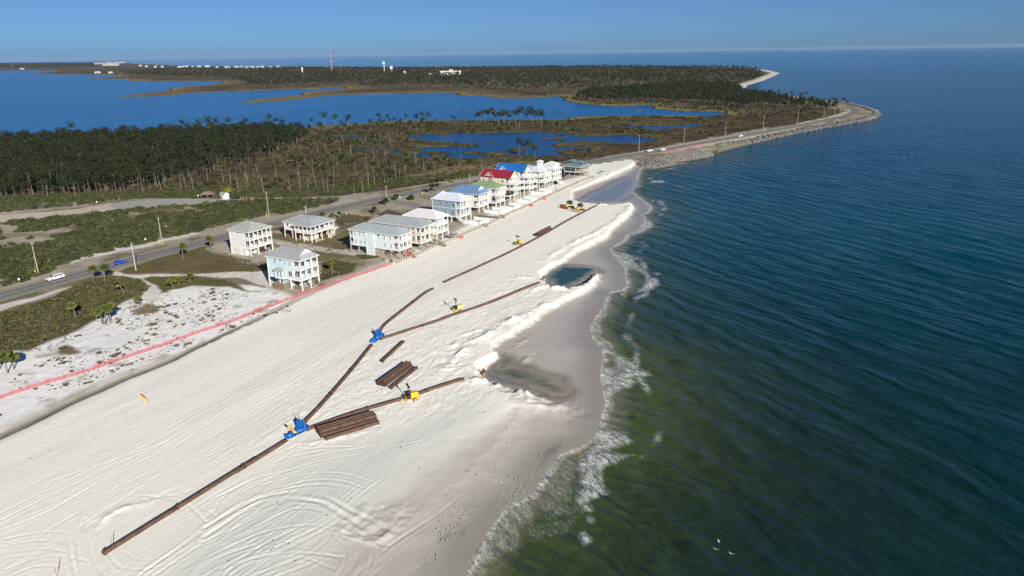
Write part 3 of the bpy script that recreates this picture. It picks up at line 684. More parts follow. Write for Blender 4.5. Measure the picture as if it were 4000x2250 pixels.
# ================================================================== water
SHORE_F = QL([(a, b) for a, b in SHORE], 0.0)
FOAM = [(.9, ZR(2000, 1200, 4, p)) for p in (
    [(815, 200), (830, 110), (900, 60), (930, 90), (890, 180), (900, 280), (990, 350), (1000, 420), (1040, 470), (1150, 530), (1250, 560), (1310, 610), (1400, 690), (1230, 700), (1190, 790), (1120, 800), (980, 900), (930, 930), (920, 820), (890, 640), (960, 600), (1060, 590), (1010, 480), (930, 370), (860, 290)],
    [(930, 930), (1010, 900), (1020, 990), (960, 1110), (1000, 1230), (1100, 1300), (1180, 1340), (1050, 1440), (830, 1440), (860, 1200), (900, 1060)])] + \
  [(w, ZR(1700, 1690, 4, p)) for w, p in (
    (1.0, [(1640, 0), (1880, 0), (1950, 80), (1750, 200), (1700, 190), (1980, 240), (1700, 330), (1640, 420), (1680, 560), (1740, 600), (1580, 660), (1610, 770), (1530, 770), (1440, 640), (1440, 450), (1500, 250), (1620, 130)]),
    (.36, [(1230, 240), (1480, 260), (1440, 430), (1440, 600), (1480, 740), (1500, 800), (1060, 880), (1030, 770), (1060, 650), (1060, 500)]),
    (.5, [(250, 1543), (290, 1443), (430, 1140), (530, 1010), (700, 790), (1000, 640), (1040, 760), (960, 900), (870, 960), (860, 1170), (700, 1260), (500, 1340), (480, 1443), (440, 1543)]),
    (1.2, [(1455, 1010), (1500, 970), (1545, 1060), (1490, 1105)]), (1.0, [(1560, 850), (1600, 820), (1610, 870), (1570, 885)]), (.3, [(850, 900), (1500, 800), (1560, 770), (1300, 1000), (900, 1120)]))] + \
  [(w, ZR(2200, 700, 4, p)) for w, p in (
    (.85, [(500, 760), (560, 720), (700, 770), (740, 860), (880, 960), (890, 990), (760, 940), (620, 880), (540, 810)]), (1.0, [(750, 1140), (800, 1080), (830, 1020), (940, 990), (965, 1070), (880, 1110), (840, 1140)]),
    (.95, [(700, 570), (780, 470), (830, 420), (900, 430), (900, 480), (800, 540)]), (.7, [(590, 1110), (650, 1110), (640, 1190), (590, 1190)]), (.7, [(300, 1443), (350, 1370), (400, 1330), (430, 1260), (500, 1260), (450, 1340), (400, 1440)]),
    (1.2, [(915, 955), (950, 942), (992, 955), (960, 972)]), (1.2, [(710, 795), (735, 783), (752, 800), (730, 812)]), (1.0, [(750, 1190), (770, 1168), (792, 1200)]), (.9, [(755, 205), (800, 205), (835, 240), (790, 232)]),
    (1.0, [(860, 268), (925, 280), (900, 292), (865, 285)]), (.9, [(840, 340), (850, 300), (885, 295), (875, 340)]), (.9, [(640, 125), (650, 85), (720, 82), (690, 130)]), (.9, [(740, 80), (755, 45), (785, 75)]), (.9, [(850, 50), (880, 10), (1015, 15), (1000, 40), (900, 38)]),
    (1.2, [(895, 218), (915, 208), (935, 218), (910, 226)]), (.6, [(660, 140), (740, 170), (770, 230), (700, 190)]))]
W_rows = [50.0]
while W_rows[-1] < 420: W_rows.append(W_rows[-1] * 1.0036)
while W_rows[-1] < 3000: W_rows.append(W_rows[-1] * 1.010)
while W_rows[-1] < 45000: W_rows.append(W_rows[-1] * 1.16)
wr = np.array(W_rows); wc = np.linspace(-1.0, 1.0, 721)
WY = np.repeat(wr[:, None], len(wc), 1); WX = wc[None, :] * (wr * CT + 72 * ST)[:, None]
sx = WX + fbm(WX, WY, 6, 3, 7) * 1.3; sy = WY + fbm(WX, WY, 6, 3, 9) * 1.3
wl_sd = -poly_sd(LAND, WX, WY, 400.0)                                        # metres offshore
foam = np.zeros(WX.shape)
for wgt, p in FOAM:
    s = poly_sd(QL(p, 0.0), sx, sy, 12.0)
    foam = np.maximum(foam, wgt * sstep(-1.3, 1.4, s))
edge = np.exp(-((wl_sd - .5 + .8 * fbm(WX, WY, 5, 2, 11)) / (.7 + WY / 320)) ** 2) * (WY < 480)
brk = np.exp(-((wl_sd - 9 - 4.5 * fbm(WX, WY, 26, 2, 14)) / (.6 + WY / 260)) ** 2) * sstep(.0, .5, fbm(WX, WY, 15, 3, 18)) * (WY < 470) * (WY > 100)
foam = np.maximum(np.maximum(foam, edge * 1.0), brk * .8)
riprap_edge = np.exp(-(wl_sd / 1.5) ** 2) * (WY > 430) * (WY < 1100) * sstep(.2, .7, fbm(WX, WY, 9, 2, 19))
foam = np.maximum(foam, riprap_edge * .8)
cap = sstep(.62, .72, vnoise(WX / 9, WY / 22, 23) * .55 + vnoise(WX / 2.4, WY / 5, 29) * .45) * sstep(250, 420, WY) * sstep(20, 60, wl_sd) * .0
turb = np.exp(-(np.maximum(wl_sd, 0) / 18.0) ** 1.4) * (WY < 520) + .25 * np.exp(-np.maximum(wl_sd, 0) / 70.0) * (WY < 700)
turb = np.clip(turb * (1 + .35 * fbm(WX, WY, 30, 2, 43)) * (1 - .6 * sstep(140, 230, WY)), 0, 1)
shal = np.clip(1 - np.maximum(wl_sd, 0) / 9.0, 0, 1) * (WY < 480)
# wind waves; their crests run from far left to near right
cr = math.atan2(*(lambda v: (v.y, v.x))((Q(2300, 760, 0) - Q(1820, 610, 0))))
cu, sv_ = math.cos(cr), math.sin(cr)
U, Vv = WX * cu + WY * sv_, -WX * sv_ + WY * cu
wz = np.zeros(WX.shape)
for k in range(16):
    lam = random.uniform(4.5, 15); an = random.gauss(0, .13); ph = random.uniform(0, 6.28)
    kk = 2 * math.pi / lam
    wz += .0075 * lam ** .75 * np.sin(kk * (Vv * math.cos(an) + U * math.sin(an)) + ph + 1.2 * fbm(WX, WY, 40, 1, 200 + k)) * sstep(75 * lam, 30 * lam, WY)
wz *= (.65 + .5 * fbm(WX, WY, 55, 2, 47)) * sstep(1.0, 22, wl_sd)
breaker = sstep(.3, 1.0, foam) * .16 * (1 + fbm(WX, WY, 1.5, 2, 49)) * sstep(2, 6, wl_sd)
wz = wz + breaker
t = NT('sea_water')
fo = t.attr('foam'); tu = t.attr('silt'); sh = t.attr('shallow')
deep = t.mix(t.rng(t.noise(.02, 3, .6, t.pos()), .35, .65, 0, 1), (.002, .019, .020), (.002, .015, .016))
deep = t.mix(t.rng(t.attr('sky_tint'), 0, .35, 0, 1), deep, (.000, .052, .082))  # from here the sea turns bluer with distance: sky reflection put into the colour
deep = t.mix(t.rng(t.attr('sky_tint'), .3, 1, 0, 1), deep, (.000, .054, .130))
deep = t.mix(t.rng(t.attr('sky_tint'), 1, 2, 0, 1), deep, (.000, .100, .250))
body = t.mix(t.rng(tu, .05, .95, 0, 1), deep, t.mix(t.noise(.03, 2, .5, t.pos()), (.048, .070, .024), (.064, .082, .032)))
body = t.mix(t.rng(sh, .25, 1, 0, 1), body, (.20, .185, .13))
pw = t.pos((1, 1, 1), -cr)
lace = t.node('ShaderNodeTexVoronoi', feature='DISTANCE_TO_EDGE'); lace.inputs['Scale'].default_value = 1.9
dv = t.node('ShaderNodeVectorMath', operation='ADD')
nz = t.node('ShaderNodeTexNoise'); nz.inputs['Scale'].default_value = .7; nz.inputs['Detail'].default_value = 4
sc = t.node('ShaderNodeVectorMath', operation='SCALE'); sc.inputs['Scale'].default_value = 2.4
t.lk(t.pos((.6, 1.3, 1), -cr), nz.inputs['Vector']).lk(nz.outputs['Color'], sc.inputs[0]).lk(t.pos((.7, 1.4, 1), -cr), dv.inputs[0]).lk(sc.outputs[0], dv.inputs[1]).lk(dv.outputs[0], lace.inputs['Vector'])
web = t.rng(lace.outputs['Distance'], .0, .24, 1.0, 0.0)
cl = t.noise(1.1, 6, .72, t.pos((.5, 1.3, 1), -cr))
fm = t.math('MULTIPLY', fo, t.math('ADD', t.math('ADD', .22, t.math('MULTIPLY', web, .5)), t.math('MULTIPLY', t.math('SUBTRACT', cl, .5), 2.3)))
fm = t.rng(fm, .10, .92, 0, .92)
w1 = t.noise(1.5, 4, .6, t.pos((.32, 1.0, 1), -cr)); w2 = t.noise(3.4, 3, .6, t.pos((.5, 1.0, 1), -cr)); w3 = t.noise(.15, 4, .6, t.pos((.26, 1.0, 1), -cr), .4)
def swell(scale, dist, ang):
    w = t.node('ShaderNodeTexWave', wave_type='BANDS', bands_direction='Y'); w.inputs['Scale'].default_value = scale; w.inputs['Distortion'].default_value = dist; w.inputs['Detail'].default_value = 3.0; w.inputs['Detail Scale'].default_value = 1.3; w.inputs['Detail Roughness'].default_value = .6
    t.lk(t.pos((.55, 1, 1), -cr - ang), w.inputs['Vector']); return w.outputs['Fac']
rdg = t.math('POWER', t.math('SUBTRACT', 1.0, t.math('ABSOLUTE', t.math('SUBTRACT', t.math('MULTIPLY', w3, 2.0), 1.0))), 3.0)
w4 = t.noise(.34, 3, .6, t.pos((.4, 1.0, 1), -cr, )); rdg2 = t.math('POWER', t.math('SUBTRACT', 1.0, t.math('ABSOLUTE', t.math('SUBTRACT', t.math('MULTIPLY', w4, 2.0), 1.0))), 2.0)
hh = t.math('ADD', t.math('ADD', t.math('MULTIPLY', w1, .30), t.math('MULTIPLY', w2, .12)), t.math('ADD', t.math('MULTIPLY', rdg, .35), t.math('ADD', t.math('MULTIPLY', swell(.036, 7.0, 0), 1.15), t.math('MULTIPLY', swell(.080, 9.0, .22), .5))))
bn = t.bump(hh, 1.0, .55)
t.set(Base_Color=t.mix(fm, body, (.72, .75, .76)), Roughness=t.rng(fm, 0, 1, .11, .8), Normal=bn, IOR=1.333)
t.b.inputs['Specular IOR Level'].default_value = .17; t.b.inputs['Specular Tint'].default_value = (.62, .86, 1.0, 1)
MATS['sea'] = t.m
fk = ((wl_sd > -14) & ~((poly_sd(BAY, WX, WY, 60.0) > -5) & (wl_sd < -20)))
fk = fk[:-1, :-1] | fk[1:, 1:] | fk[1:, :-1] | fk[:-1, 1:]
idx = np.arange(WX.size).reshape(WX.shape)
F = np.stack([idx[:-1, :-1][fk], idx[:-1, 1:][fk], idx[1:, 1:][fk], idx[1:, :-1][fk]], 1)
used = np.zeros(WX.size, bool); used[F.ravel()] = True; remap = np.cumsum(used) - 1
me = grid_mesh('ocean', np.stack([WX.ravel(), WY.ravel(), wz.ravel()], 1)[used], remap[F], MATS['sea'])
for nm, ar in (('foam', foam), ('silt', turb), ('shallow', shal), ('sky_tint', np.clip((np.hypot(WX * .8 - 10, WY - 100) - 25) / 560, 0, 1) + sstep(900, 4000, WY))):  # the last value grows with distance and drives the painted sky reflection
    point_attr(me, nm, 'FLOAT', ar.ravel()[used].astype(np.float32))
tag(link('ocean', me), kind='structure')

def still_water(name, deep_c, ripple, bump=.5):
    t = NT(name)
    v = t.pos((.5, 1.0, 1), math.radians(20))
    hh = t.math('ADD', t.noise(ripple, 4, .6, v), t.math('MULTIPLY', t.noise(ripple * .12, 3, .6, v), 3.0))
    t.set(Base_Color=t.mix(t.rng(t.noise(.006, 3, .6, t.pos()), .4, .6, 0, 1), deep_c, tuple(c * 1.25 for c in deep_c)), Roughness=.22, IOR=1.333, Normal=t.bump(hh, bump, .35))
    t.b.inputs['Specular IOR Level'].default_value = .13; t.b.inputs['Specular Tint'].default_value = (.55, .84, 1.0, 1)
    MATS[name] = t.m
    return t.m
m_bay = still_water('bay_water', (.000, .085, .255), .5, .8)
m_pond = still_water('pond_water', (.000, .042, .140), .8, .5)
idx2 = np.arange(NR * NC).reshape(NR, NC)
def sheet(name, pts, z, mat):
    mb = MB(); mb.poly([(p[0], p[1], z) for p in pts])
    o = mb.build(name, mat)
    bm = bmesh.new(); bm.from_mesh(o.data); bmesh.ops.triangulate(bm, faces=bm.faces[:]); bm.normal_update()
    for f in bm.faces:
        if f.normal.z < 0: f.normal_flip()
    bm.to_mesh(o.data); bm.free()
    return tag(o, kind='structure')
def grow(poly, d):
    n = len(poly); out = []
    area = sum(poly[i][0] * poly[(i + 1) % n][1] - poly[(i + 1) % n][0] * poly[i][1] for i in range(n))
    s = 1 if area > 0 else -1
    for i in range(n):
        e = Vector(poly[(i + 1) % n]) - Vector(poly[i - 1])
        if e.length < 1e-6: out.append(Vector(poly[i])); continue
        e.normalize(); out.append(Vector(poly[i]) + Vector((e.y, -e.x)) * d * s)
    return out
x0 = min(p[0] for p in BAY) - 60
sheet('bay', QL([(-400, 410), (-100, 398), (300, 372), (600, 345), (800, 330), (1000, 316), (1300, 312), (1600, 303), (1880, 298), (1900, 284), (1840, 268), (1700, 252), (1560, 242), (1440, 228), (1300, 215), (950, 204), (700, 196), (560, 190), (420, 182), (300, 176), (150, 170), (-400, 168)], 0.0), .03, m_bay)
for p in PONDS: sheet('pond', grow(p, 4.5), .05, m_pond)
def pool_mat(name, deep, shallow, rough):
    t = NT(name); dp = t.attr('deep'); n = t.noise(.5, 4, .6, t.pos((.5, 1.4, 1), math.radians(25)))
    f = t.math('ADD', dp, t.math('MULTIPLY', t.math('SUBTRACT', n, .5), 1.1), True)
    t.set(Base_Color=t.mix(t.rng(f, .1, .9, 0, 1), shallow, deep), Roughness=rough, IOR=1.333, Normal=t.bump(t.noise(1.5, 3, .6, t.pos()), .08, .2)); return t.m
PM = [pool_mat('silty_pool', (.075, .088, .070), (.27, .25, .21), .15), pool_mat('teal_pool', (.022, .072, .076), (.30, .28, .23), .12), pool_mat('thin_pool', (.20, .215, .235), (.33, .31, .285), .10)]
for k, (nm, w, lev) in enumerate(POOL_W):
    s = poly_sd(w, wxs, wys, 6.0); fk = s > -1.6
    fk = fk[:-1, :-1] & fk[1:, 1:] & fk[1:, :-1] & fk[:-1, 1:]
    F = np.stack([idx2[:-1, :-1][fk], idx2[:-1, 1:][fk], idx2[1:, 1:][fk], idx2[1:, :-1][fk]], 1)
    used = np.zeros(NR * NC, bool); used[F.ravel()] = True; remap = np.cumsum(used) - 1
    me = grid_mesh('pool', np.stack([XX.ravel(), YY.ravel(), np.full(NR * NC, lev)], 1)[used], remap[F], PM[k])
    point_attr(me, 'deep', 'FLOAT', sstep(-1.4, (5.0, 3.6, 6.0)[k], s).ravel()[used].astype(np.float32)); tag(link('pool', me), kind='structure')

# ================================================================== road
def ribbon(name, line, off, width, z, mat, parent=None, dash=None):
    """a strip that follows the line at a sideways offset"""
    V = []; Fq = []
    n = len(line)
    for i, p in enumerate(line):
        d = (line[min(i + 1, n - 1)] - line[max(i - 1, 0)]).normalized(); s = Vector((-d.y, d.x))
        for w in (off - width / 2, off + width / 2):
            q = p + s * w; V.append((q.x, q.y, z))
    for i in range(n - 1):
        if dash and (i % (dash[0] + dash[1])) >= dash[0]: continue
        Fq.append((2 * i, 2 * i + 1, 2 * i + 3, 2 * i + 2))
    mb = MB(); mb.add(V, [f[::-1] for f in Fq]); return mb.build(name, mat, parent)
t = NT('asphalt')
n1 = t.noise(6, 4, .7, t.pos()); n2 = t.noise(.25, 3, .6, t.pos((.3, 1, 1), -math.radians(60)))
t.set(Base_Color=t.mix(t.rng(n2, .35, .65, 0, 1), t.mix(n1, (.105, .105, .108), (.150, .150, .152)), t.mix(n1, (.135, .134, .134), (.18, .178, .175))), Roughness=.9)
MATS['asphalt'] = t.m
m_white = paint('road_paint_white', (.72, .72, .70), .7, var=.25, scale=2)
m_yell = paint('road_paint_yellow', (.62, .50, .22), .7, var=.25, scale=2)
road = tag(ribbon('road', ROAD_C, 0, 8.6, 2.075, MATS['asphalt']), kind='structure')
fine = ROAD_C[:int(len(ROAD_C) * .62)]
for off in (-3.45, 3.45): ribbon('edge_line', fine, off, .20, 2.080, m_white, road)
for off in (-.16, .16): ribbon('centre_line', fine, off, .15, 2.080, m_yell, road)

# ================================================================== plants
def foliage(name, dark, light, rough=.75, scale=.5):
    if name in MATS: return MATS[name]
    t = NT(name)
    oi = t.node('ShaderNodeObjectInfo')
    n = t.noise(scale, 3, .6, t.pos())
    f = t.math('ADD', t.math('MULTIPLY', n, .75), t.math('MULTIPLY', oi.outputs['Random'], .35))
    t.set(Base_Color=t.mix(t.rng(f, .3, .85, 0, 1), dark, light), Roughness=rough)
    t.b.inputs['Specular IOR Level'].default_value = .2
    MATS[name] = t.m
    return t.m
M_pine = foliage('pine_needles', (.007, .013, .004), (.028, .038, .011))
M_bark = paint('pine_bark', (.17, .14, .11), .9, var=.3, scale=1.5)
M_snag = paint('weathered_wood', (.25, .22, .185), .9, var=.3, scale=1.5)
M_shrub = foliage('shrub_leaves', (.028, .041, .013), (.094, .102, .036), scale=.25)
M_shrub2 = foliage('grey_shrub_twigs', (.060, .050, .038), (.125, .105, .078), scale=.4)
M_palm = foliage('palm_fronds', (.045, .066, .014), (.150, .155, .034), scale=1.2)
M_palm_d = foliage('palm_fronds_dark', (.020, .034, .010), (.062, .076, .022), scale=1.2)
M_thatch = paint('dead_palm_thatch', (.22, .17, .10), .9, var=.3, scale=2)
M_grass = foliage('dune_grass', (.060, .050, .030), (.150, .128, .068), scale=.6)
M_marsh = foliage('marsh_grass', (.042, .034, .018), (.125, .098, .048), scale=.08)

def leaves(mb, r, c, rad, n, size, squash=.7, up=.35):
    """a tuft of small leaf faces round the centre c"""
    for _ in range(n):
        d = Vector((r.gauss(0, 1), r.gauss(0, 1), r.gauss(0, 1)))
        if d.length < 1e-3: continue
        d.normalize()
        p = Vector(c) + Vector((d.x, d.y, d.z * squash)) * rad * r.uniform(.55, 1.0) ** .6
        nrm = (d + Vector((r.gauss(0, .45), r.gauss(0, .45), r.gauss(up, .45)))).normalized()
        a = nrm.orthogonal().normalized(); b = nrm.cross(a)
        th = r.uniform(0, 6.28); a, b = a * math.cos(th) + b * math.sin(th), b * math.cos(th) - a * math.sin(th)
        s = size * r.uniform(.6, 1.3)
        mb.add([p + a * s, p + b * s * .7, p - a * s, p - b * s * .7], [(0, 1, 2, 3)])
def pine_geo(seed, H, crown_r, n_cl, leaf, per, top=.62):
    r = random.Random(seed)
    bend = Vector((r.gauss(0, .35), r.gauss(0, .35), 0))
    tr = MB(); path = []; rad = []
    for k in range(6):
        f = k / 5; path.append(Vector((0, 0, H * .95 * f)) + bend * f * f); rad.append(.12 * (1 - .75 * f) * H / 10 + .02)
    tr.tube(path, rad, 6)
    cr = MB()
    for k in range(n_cl):
        f = top + (1 - top) * (k + .5) / n_cl
        a = r.uniform(0, 6.28); rr = crown_r * r.uniform(.25, .8) * (1.05 - abs(f - .82) * 1.5)
        c = Vector((0, 0, H * f)) + bend * f * f + Vector((math.cos(a), math.sin(a), 0)) * rr
        st = Vector((0, 0, H * (f - .06))) + bend * f * f
        tr.tube([st, c], [.05, .02], 4, False)
        leaves(cr, r, c, crown_r * r.uniform(.45, .7), per, leaf, .45)
    return tr, cr
def snag_geo(seed, H):
    r = random.Random(seed); tr = MB()
    bend = Vector((r.gauss(0, .5), r.gauss(0, .5), 0))
    tr.tube([Vector((0, 0, H * f)) + bend * f * f for f in (0, .25, .5, .75, 1)], [.12, .105, .085, .065, .035], 6)
    for _ in range(r.randint(1, 5)):
        f = r.uniform(.5, .97); a = r.uniform(0, 6.28); L = r.uniform(.5, 1.6)
        p = Vector((0, 0, H * f)) + bend * f * f
        tr.tube([p, p + Vector((math.cos(a) * L, math.sin(a) * L, L * r.uniform(.2, .9)))], [.05, .015], 4, False)
    return tr
def shrub_geo(seed, rad, hgt, n, leaf):
    r = random.Random(seed); mb = MB()
    for _ in range(r.randint(4, 6)):
        a = r.uniform(0, 6.28); d = rad * r.uniform(.1, .65)
        leaves(mb, r, (math.cos(a) * d, math.sin(a) * d, hgt * r.uniform(.25, .6)), rad * r.uniform(.4, .65), n, leaf, hgt / rad * .8, .5)
    return mb
def tuft_geo(seed, n, hgt, spread):
    r = random.Random(seed); mb = MB()
    for _ in range(n):
        a = r.uniform(0, 6.28); d = r.uniform(0, spread * .4); w = .05 + .05 * r.random()
        b = Vector((math.cos(a) * d, math.sin(a) * d, 0)); e = b + Vector((math.cos(a) * spread * r.uniform(.3, .9), math.sin(a) * spread * r.uniform(.3, .9), hgt * r.uniform(.5, 1)))
        s = Vector((-math.sin(a), math.cos(a), 0)) * w
        mb.add([b - s, b + s, e], [(0, 1, 2)])
    return mb
def joined(name, parts):
    """one mesh from several builders, each with its own material"""
    big = MB(); mi = []
    for i, (mb, _) in enumerate(parts): big.add(mb.v, mb.f); mi += [i] * len(mb.f)
    me = big.mesh(name, [m for _, m in parts]); me.polygons.foreach_set('material_index', mi)
    return me
def scatter(name, pts, protos, label=None, cat=None):
    """one object that spreads copies of the prototype meshes over the points (x, y, z, scale, turn, which)"""
    pts = np.array(pts, np.float32)
    col = bpy.data.collections.new(name + '_kinds')
    for i, me in enumerate(protos): col.objects.link(bpy.data.objects.new('%s_kind_%02d' % (name, i), me))
    me = bpy.data.meshes.new(name); me.vertices.add(len(pts)); me.vertices.foreach_set('co', np.ascontiguousarray(pts[:, :3]).ravel())
    point_attr(me, 'size', 'FLOAT', pts[:, 3]); point_attr(me, 'turn', 'FLOAT', pts[:, 4]); point_attr(me, 'which', 'INT', pts[:, 5].astype(np.int32))
    for m in protos[0].materials: me.materials.append(m)
    o = link(name, me)
    g = bpy.data.node_groups.new(name, 'GeometryNodeTree')
    g.interface.new_socket('Geometry', in_out='INPUT', socket_type='NodeSocketGeometry'); g.interface.new_socket('Geometry', in_out='OUTPUT', socket_type='NodeSocketGeometry')
    N = g.nodes; gi = N.new('NodeGroupInput'); go = N.new('NodeGroupOutput'); ip = N.new('GeometryNodeInstanceOnPoints'); ci = N.new('GeometryNodeCollectionInfo')
    ci.inputs['Collection'].default_value = col; ci.inputs['Separate Children'].default_value = True; ci.inputs['Reset Children'].default_value = True
    def at(n, ty):
        x = N.new('GeometryNodeInputNamedAttribute'); x.data_type = ty; x.inputs['Name'].default_value = n; return x.outputs[0]
    cx = N.new('ShaderNodeCombineXYZ'); L = g.links
    L.new(gi.outputs[0], ip.inputs['Points']); L.new(ci.outputs[0], ip.inputs['Instance']); ip.inputs['Pick Instance'].default_value = True
    L.new(at('which', 'INT'), ip.inputs['Instance Index']); L.new(at('turn', 'FLOAT'), cx.inputs[2]); L.new(cx.outputs[0], ip.inputs['Rotation']); L.new(at('size', 'FLOAT'), ip.inputs['Scale'])
    L.new(ip.outputs[0], go.inputs[0])
    o.modifiers.new('spread', 'NODES').node_group = g
    return tag(o, label, cat, kind='stuff')
def sprinkle(poly, n, keep=None, seed=1):
    """n places spread evenly over a polygon"""
    r = np.random.default_rng(seed)
    px = [p[0] for p in poly]; py = [p[1] for p in poly]; out = np.zeros((0, 2))
    for _ in range(12):
        x = r.uniform(min(px), max(px), n * 2); y = r.uniform(min(py), max(py), n * 2)
        k = poly_sd(poly, x, y, 1.0) > 0
        if keep is not None: k &= keep(x, y)
        out = np.concatenate([out, np.stack([x[k], y[k]], 1)])
        if len(out) >= n: break
    return out[:n]
def ground_many(xy):
    return np.array([gz(a, b) for a, b in xy])
def dryland(x, y):
    w = poly_sd(BAY, x, y, 5.0)
    for p in PONDS: w = np.maximum(w, poly_sd(p, x, y, 5.0))
    return (w < -1.5) & (poly_sd(LAND, x, y, 5.0) > 3)

PINES = [pine_geo(10 + k, H, R, n, .40, 34, tp) for k, (H, R, n, tp) in enumerate(((10.5, 2.9, 7, .62), (8.6, 2.6, 6, .55), (12.4, 3.1, 8, .66), (7.4, 2.3, 5, .5), (10.6, 3.4, 7, .68)))]
PINE_T = [a.mesh('pine_trunk', M_bark) for a, _ in PINES]; PINE_C = [b.mesh('pine_crown', M_pine) for _, b in PINES]
PINE_J = [joined('pine', [(b, M_pine), (a, M_bark)]) for a, b in PINES]
def pine(x, y, k, s, label, group, z=None, rz=None, cat='pine tree'):
    e = empty('pine_tree', (x, y, gz(x, y) - .05 if z is None else z), random.uniform(0, 6.28) if rz is None else rz, label, cat, group)
    e.scale = (s, s, s)
    link('trunk', PINE_T[k], e); link('crown', PINE_C[k], e)
    return e
# --- the wood on the left
WOOD = QL([(-200, 506), (0, 497), (120, 493), (250, 489), (345, 478), (440, 462), (540, 436), (640, 405), (720, 372), (780, 345), (700, 331), (600, 334), (450, 342), (300, 350), (0, 365), (-200, 372)], .6)
def wood_keep(x, y):
    return dryland(x, y) & (fbm(x, y, 28, 2, 301) > -.55)
xy = sprinkle(WOOD, 5600, wood_keep, 5)
fade = poly_sd(WOOD, xy[:, 0], xy[:, 1], 60.0)
rr = np.random.default_rng(8)
gxr = xy[:, 0] / xy[:, 1]
dens = np.where(xy[:, 1] > 560, .85, np.clip((-.36 - gxr) * 3.2 + .25, .16, 1.0)) * np.where(fade < 10, .6, 1.0)
xy = xy[rr.random(len(xy)) < dens]
o_ = np.argsort(xy[:, 1] + .15 * np.abs(xy[:, 0] + 200))
xy = xy[o_]; zz = ground_many(xy)
near, rest = xy[:300], xy[300:]
for i, (x, y) in enumerate(near):
    pine(x, y, i % 5, random.uniform(.55, 1.08), 'tall bare-trunked pine with dark green crown along the near edge of the left wood', 'pines on the near edge of the left wood', z=zz[i] - .05)
scatter('pine_wood', [(x, y, zz[300 + i] - .05, rr.uniform(.5, 1.1), rr.uniform(0, 6.28), rr.integers(5)) for i, (x, y) in enumerate(rest)], PINE_J, 'dense dark pine wood between the scrub and the bay')
sp = sprinkle(QL([(330, 482), (420, 468), (560, 440), (700, 400), (900, 360), (1000, 335), (1100, 322), (1100, 309), (900, 313), (740, 326), (780, 345), (720, 372), (640, 405), (540, 436), (440, 462)], .6), 90, dryland, 6)
sp = np.concatenate([sp, sprinkle(QL([(560, 470), (900, 440), (1180, 415), (1200, 405), (1000, 405), (800, 400), (640, 420)], .6), 12, dryland, 7)])
scatter('open_pines', [(x, y, gz(x, y) - .05, rr.uniform(.35, .9), rr.uniform(0, 6.28), rr.integers(5)) for x, y in sp], PINE_J, 'thin open growth of small pines over the marsh right of the wood')
# --- far woods across the bay: smaller copies with fewer leaves
FARP = [joined('far_pine', [(b, M_pine), (a, M_bark)]) for a, b in (pine_geo(40 + k, H, R, n, .75, 9, .5) for k, (H, R, n) in enumerate(((9.5, 2.6, 5), (8, 2.3, 4), (10.5, 2.8, 6))))]
FAR1 = QL([(640, 221), (760, 217), (939, 210), (900, 222), (1019, 220), (1144, 218.5), (1284, 226), (1400, 231), (1483, 233), (1443, 250), (1513, 256), (1588, 253.5), (1763, 258.5), (1863, 268), (1899, 266), (1999, 271), (2049, 276), (2108, 281), (2106, 275),
           (2030, 261), (1937, 246), (1850, 232), (1850, 222), (1890, 208), (1915, 196), (1912, 180), (1870, 172), (1500, 168.5), (1100, 172), (700, 171), (640, 174), (480, 172), (380, 176), (300, 182), (320, 190), (430, 196), (560, 200), (590, 206)], 1.0)
def far_keep(x, y): return dryland(x, y)
xy = sprinkle(FAR1, 26000, far_keep, 9)
wgt = np.clip(1500 / xy[:, 1], .35, 1.0) * np.where(fbm(xy[:, 0], xy[:, 1], 90, 2, 303) > -.35, 1, .25)
xy = xy[rr.random(len(xy)) < wgt]
xn = sprinkle(QL([(1443, 250), (1513, 256), (1588, 253.5), (1763, 258.5), (1863, 268), (1999, 271), (2108, 281), (2106, 275), (1937, 246), (1864, 231), (1850, 218), (1700, 215), (1483, 233)], 1.0), 2600, far_keep, 10)
xy = np.concatenate([xy, xn])
scatter('far_pine_wood', [(x, y, .6, rr.uniform(.75, 1.2) * (1.25 if y > 1600 else 1), rr.uniform(0, 6.28), rr.integers(3)) for x, y in xy], FARP, 'dark pine wood on the headland across the bay')
FAR2 = QL([(-200, 176), (0, 175), (140, 174), (235, 171), (240, 160), (-200, 161)], 1.0)
xy = sprinkle(FAR2, 7000, None, 12)
scatter('distant_wood', [(x, y, .6, rr.uniform(1.6, 2.4), rr.uniform(0, 6.28), rr.integers(3)) for x, y in xy], FARP, 'hazy blue-green wood on the farthest shore')
# --- dead trunks
SNAGS = [snag_geo(70 + k, h_).mesh('dead_trunk', M_snag) for k, h_ in enumerate((9.5, 8, 11, 6.5, 7.5, 10))]
def snag(x, y, k, s, label, group):
    o = link('dead_tree', SNAGS[k]); o.location = (x, y, gz(x, y) - .1); o.rotation_euler = (0, 0, random.uniform(0, 6.28)); o.scale = (s, s, s)
    return tag(o, label, 'dead tree', group)
for (a, b, top) in ZR(0, 600, 4, [(1585, 345), (1622, 368), (1822, 365), (1867, 332), (1440, 387), (1385, 262), (1212, 342), (552, 397), (482, 432), (1090, 347), (2090, 277), (2402, 387), (2322, 312), (1947, 357), (1655, 332), (335, 415), (760, 430), (650, 250)]) and \
        [(p[0], p[1], 0) for p in ZR(0, 600, 4, [(1585, 345), (1622, 368), (1822, 365), (1867, 332), (1440, 387), (1385, 262), (1212, 342), (552, 397), (482, 432), (1090, 347), (2090, 277), (2402, 387), (2322, 312), (1947, 357), (1655, 332), (335, 415), (760, 430), (650, 250)])]:
    p = Q(a, b, 1.0); snag(p.x, p.y, random.randrange(6), random.uniform(1.0, 1.25), 'bare grey dead pine trunk standing at the front of the left wood', 'dead trunks at the front of the left wood')
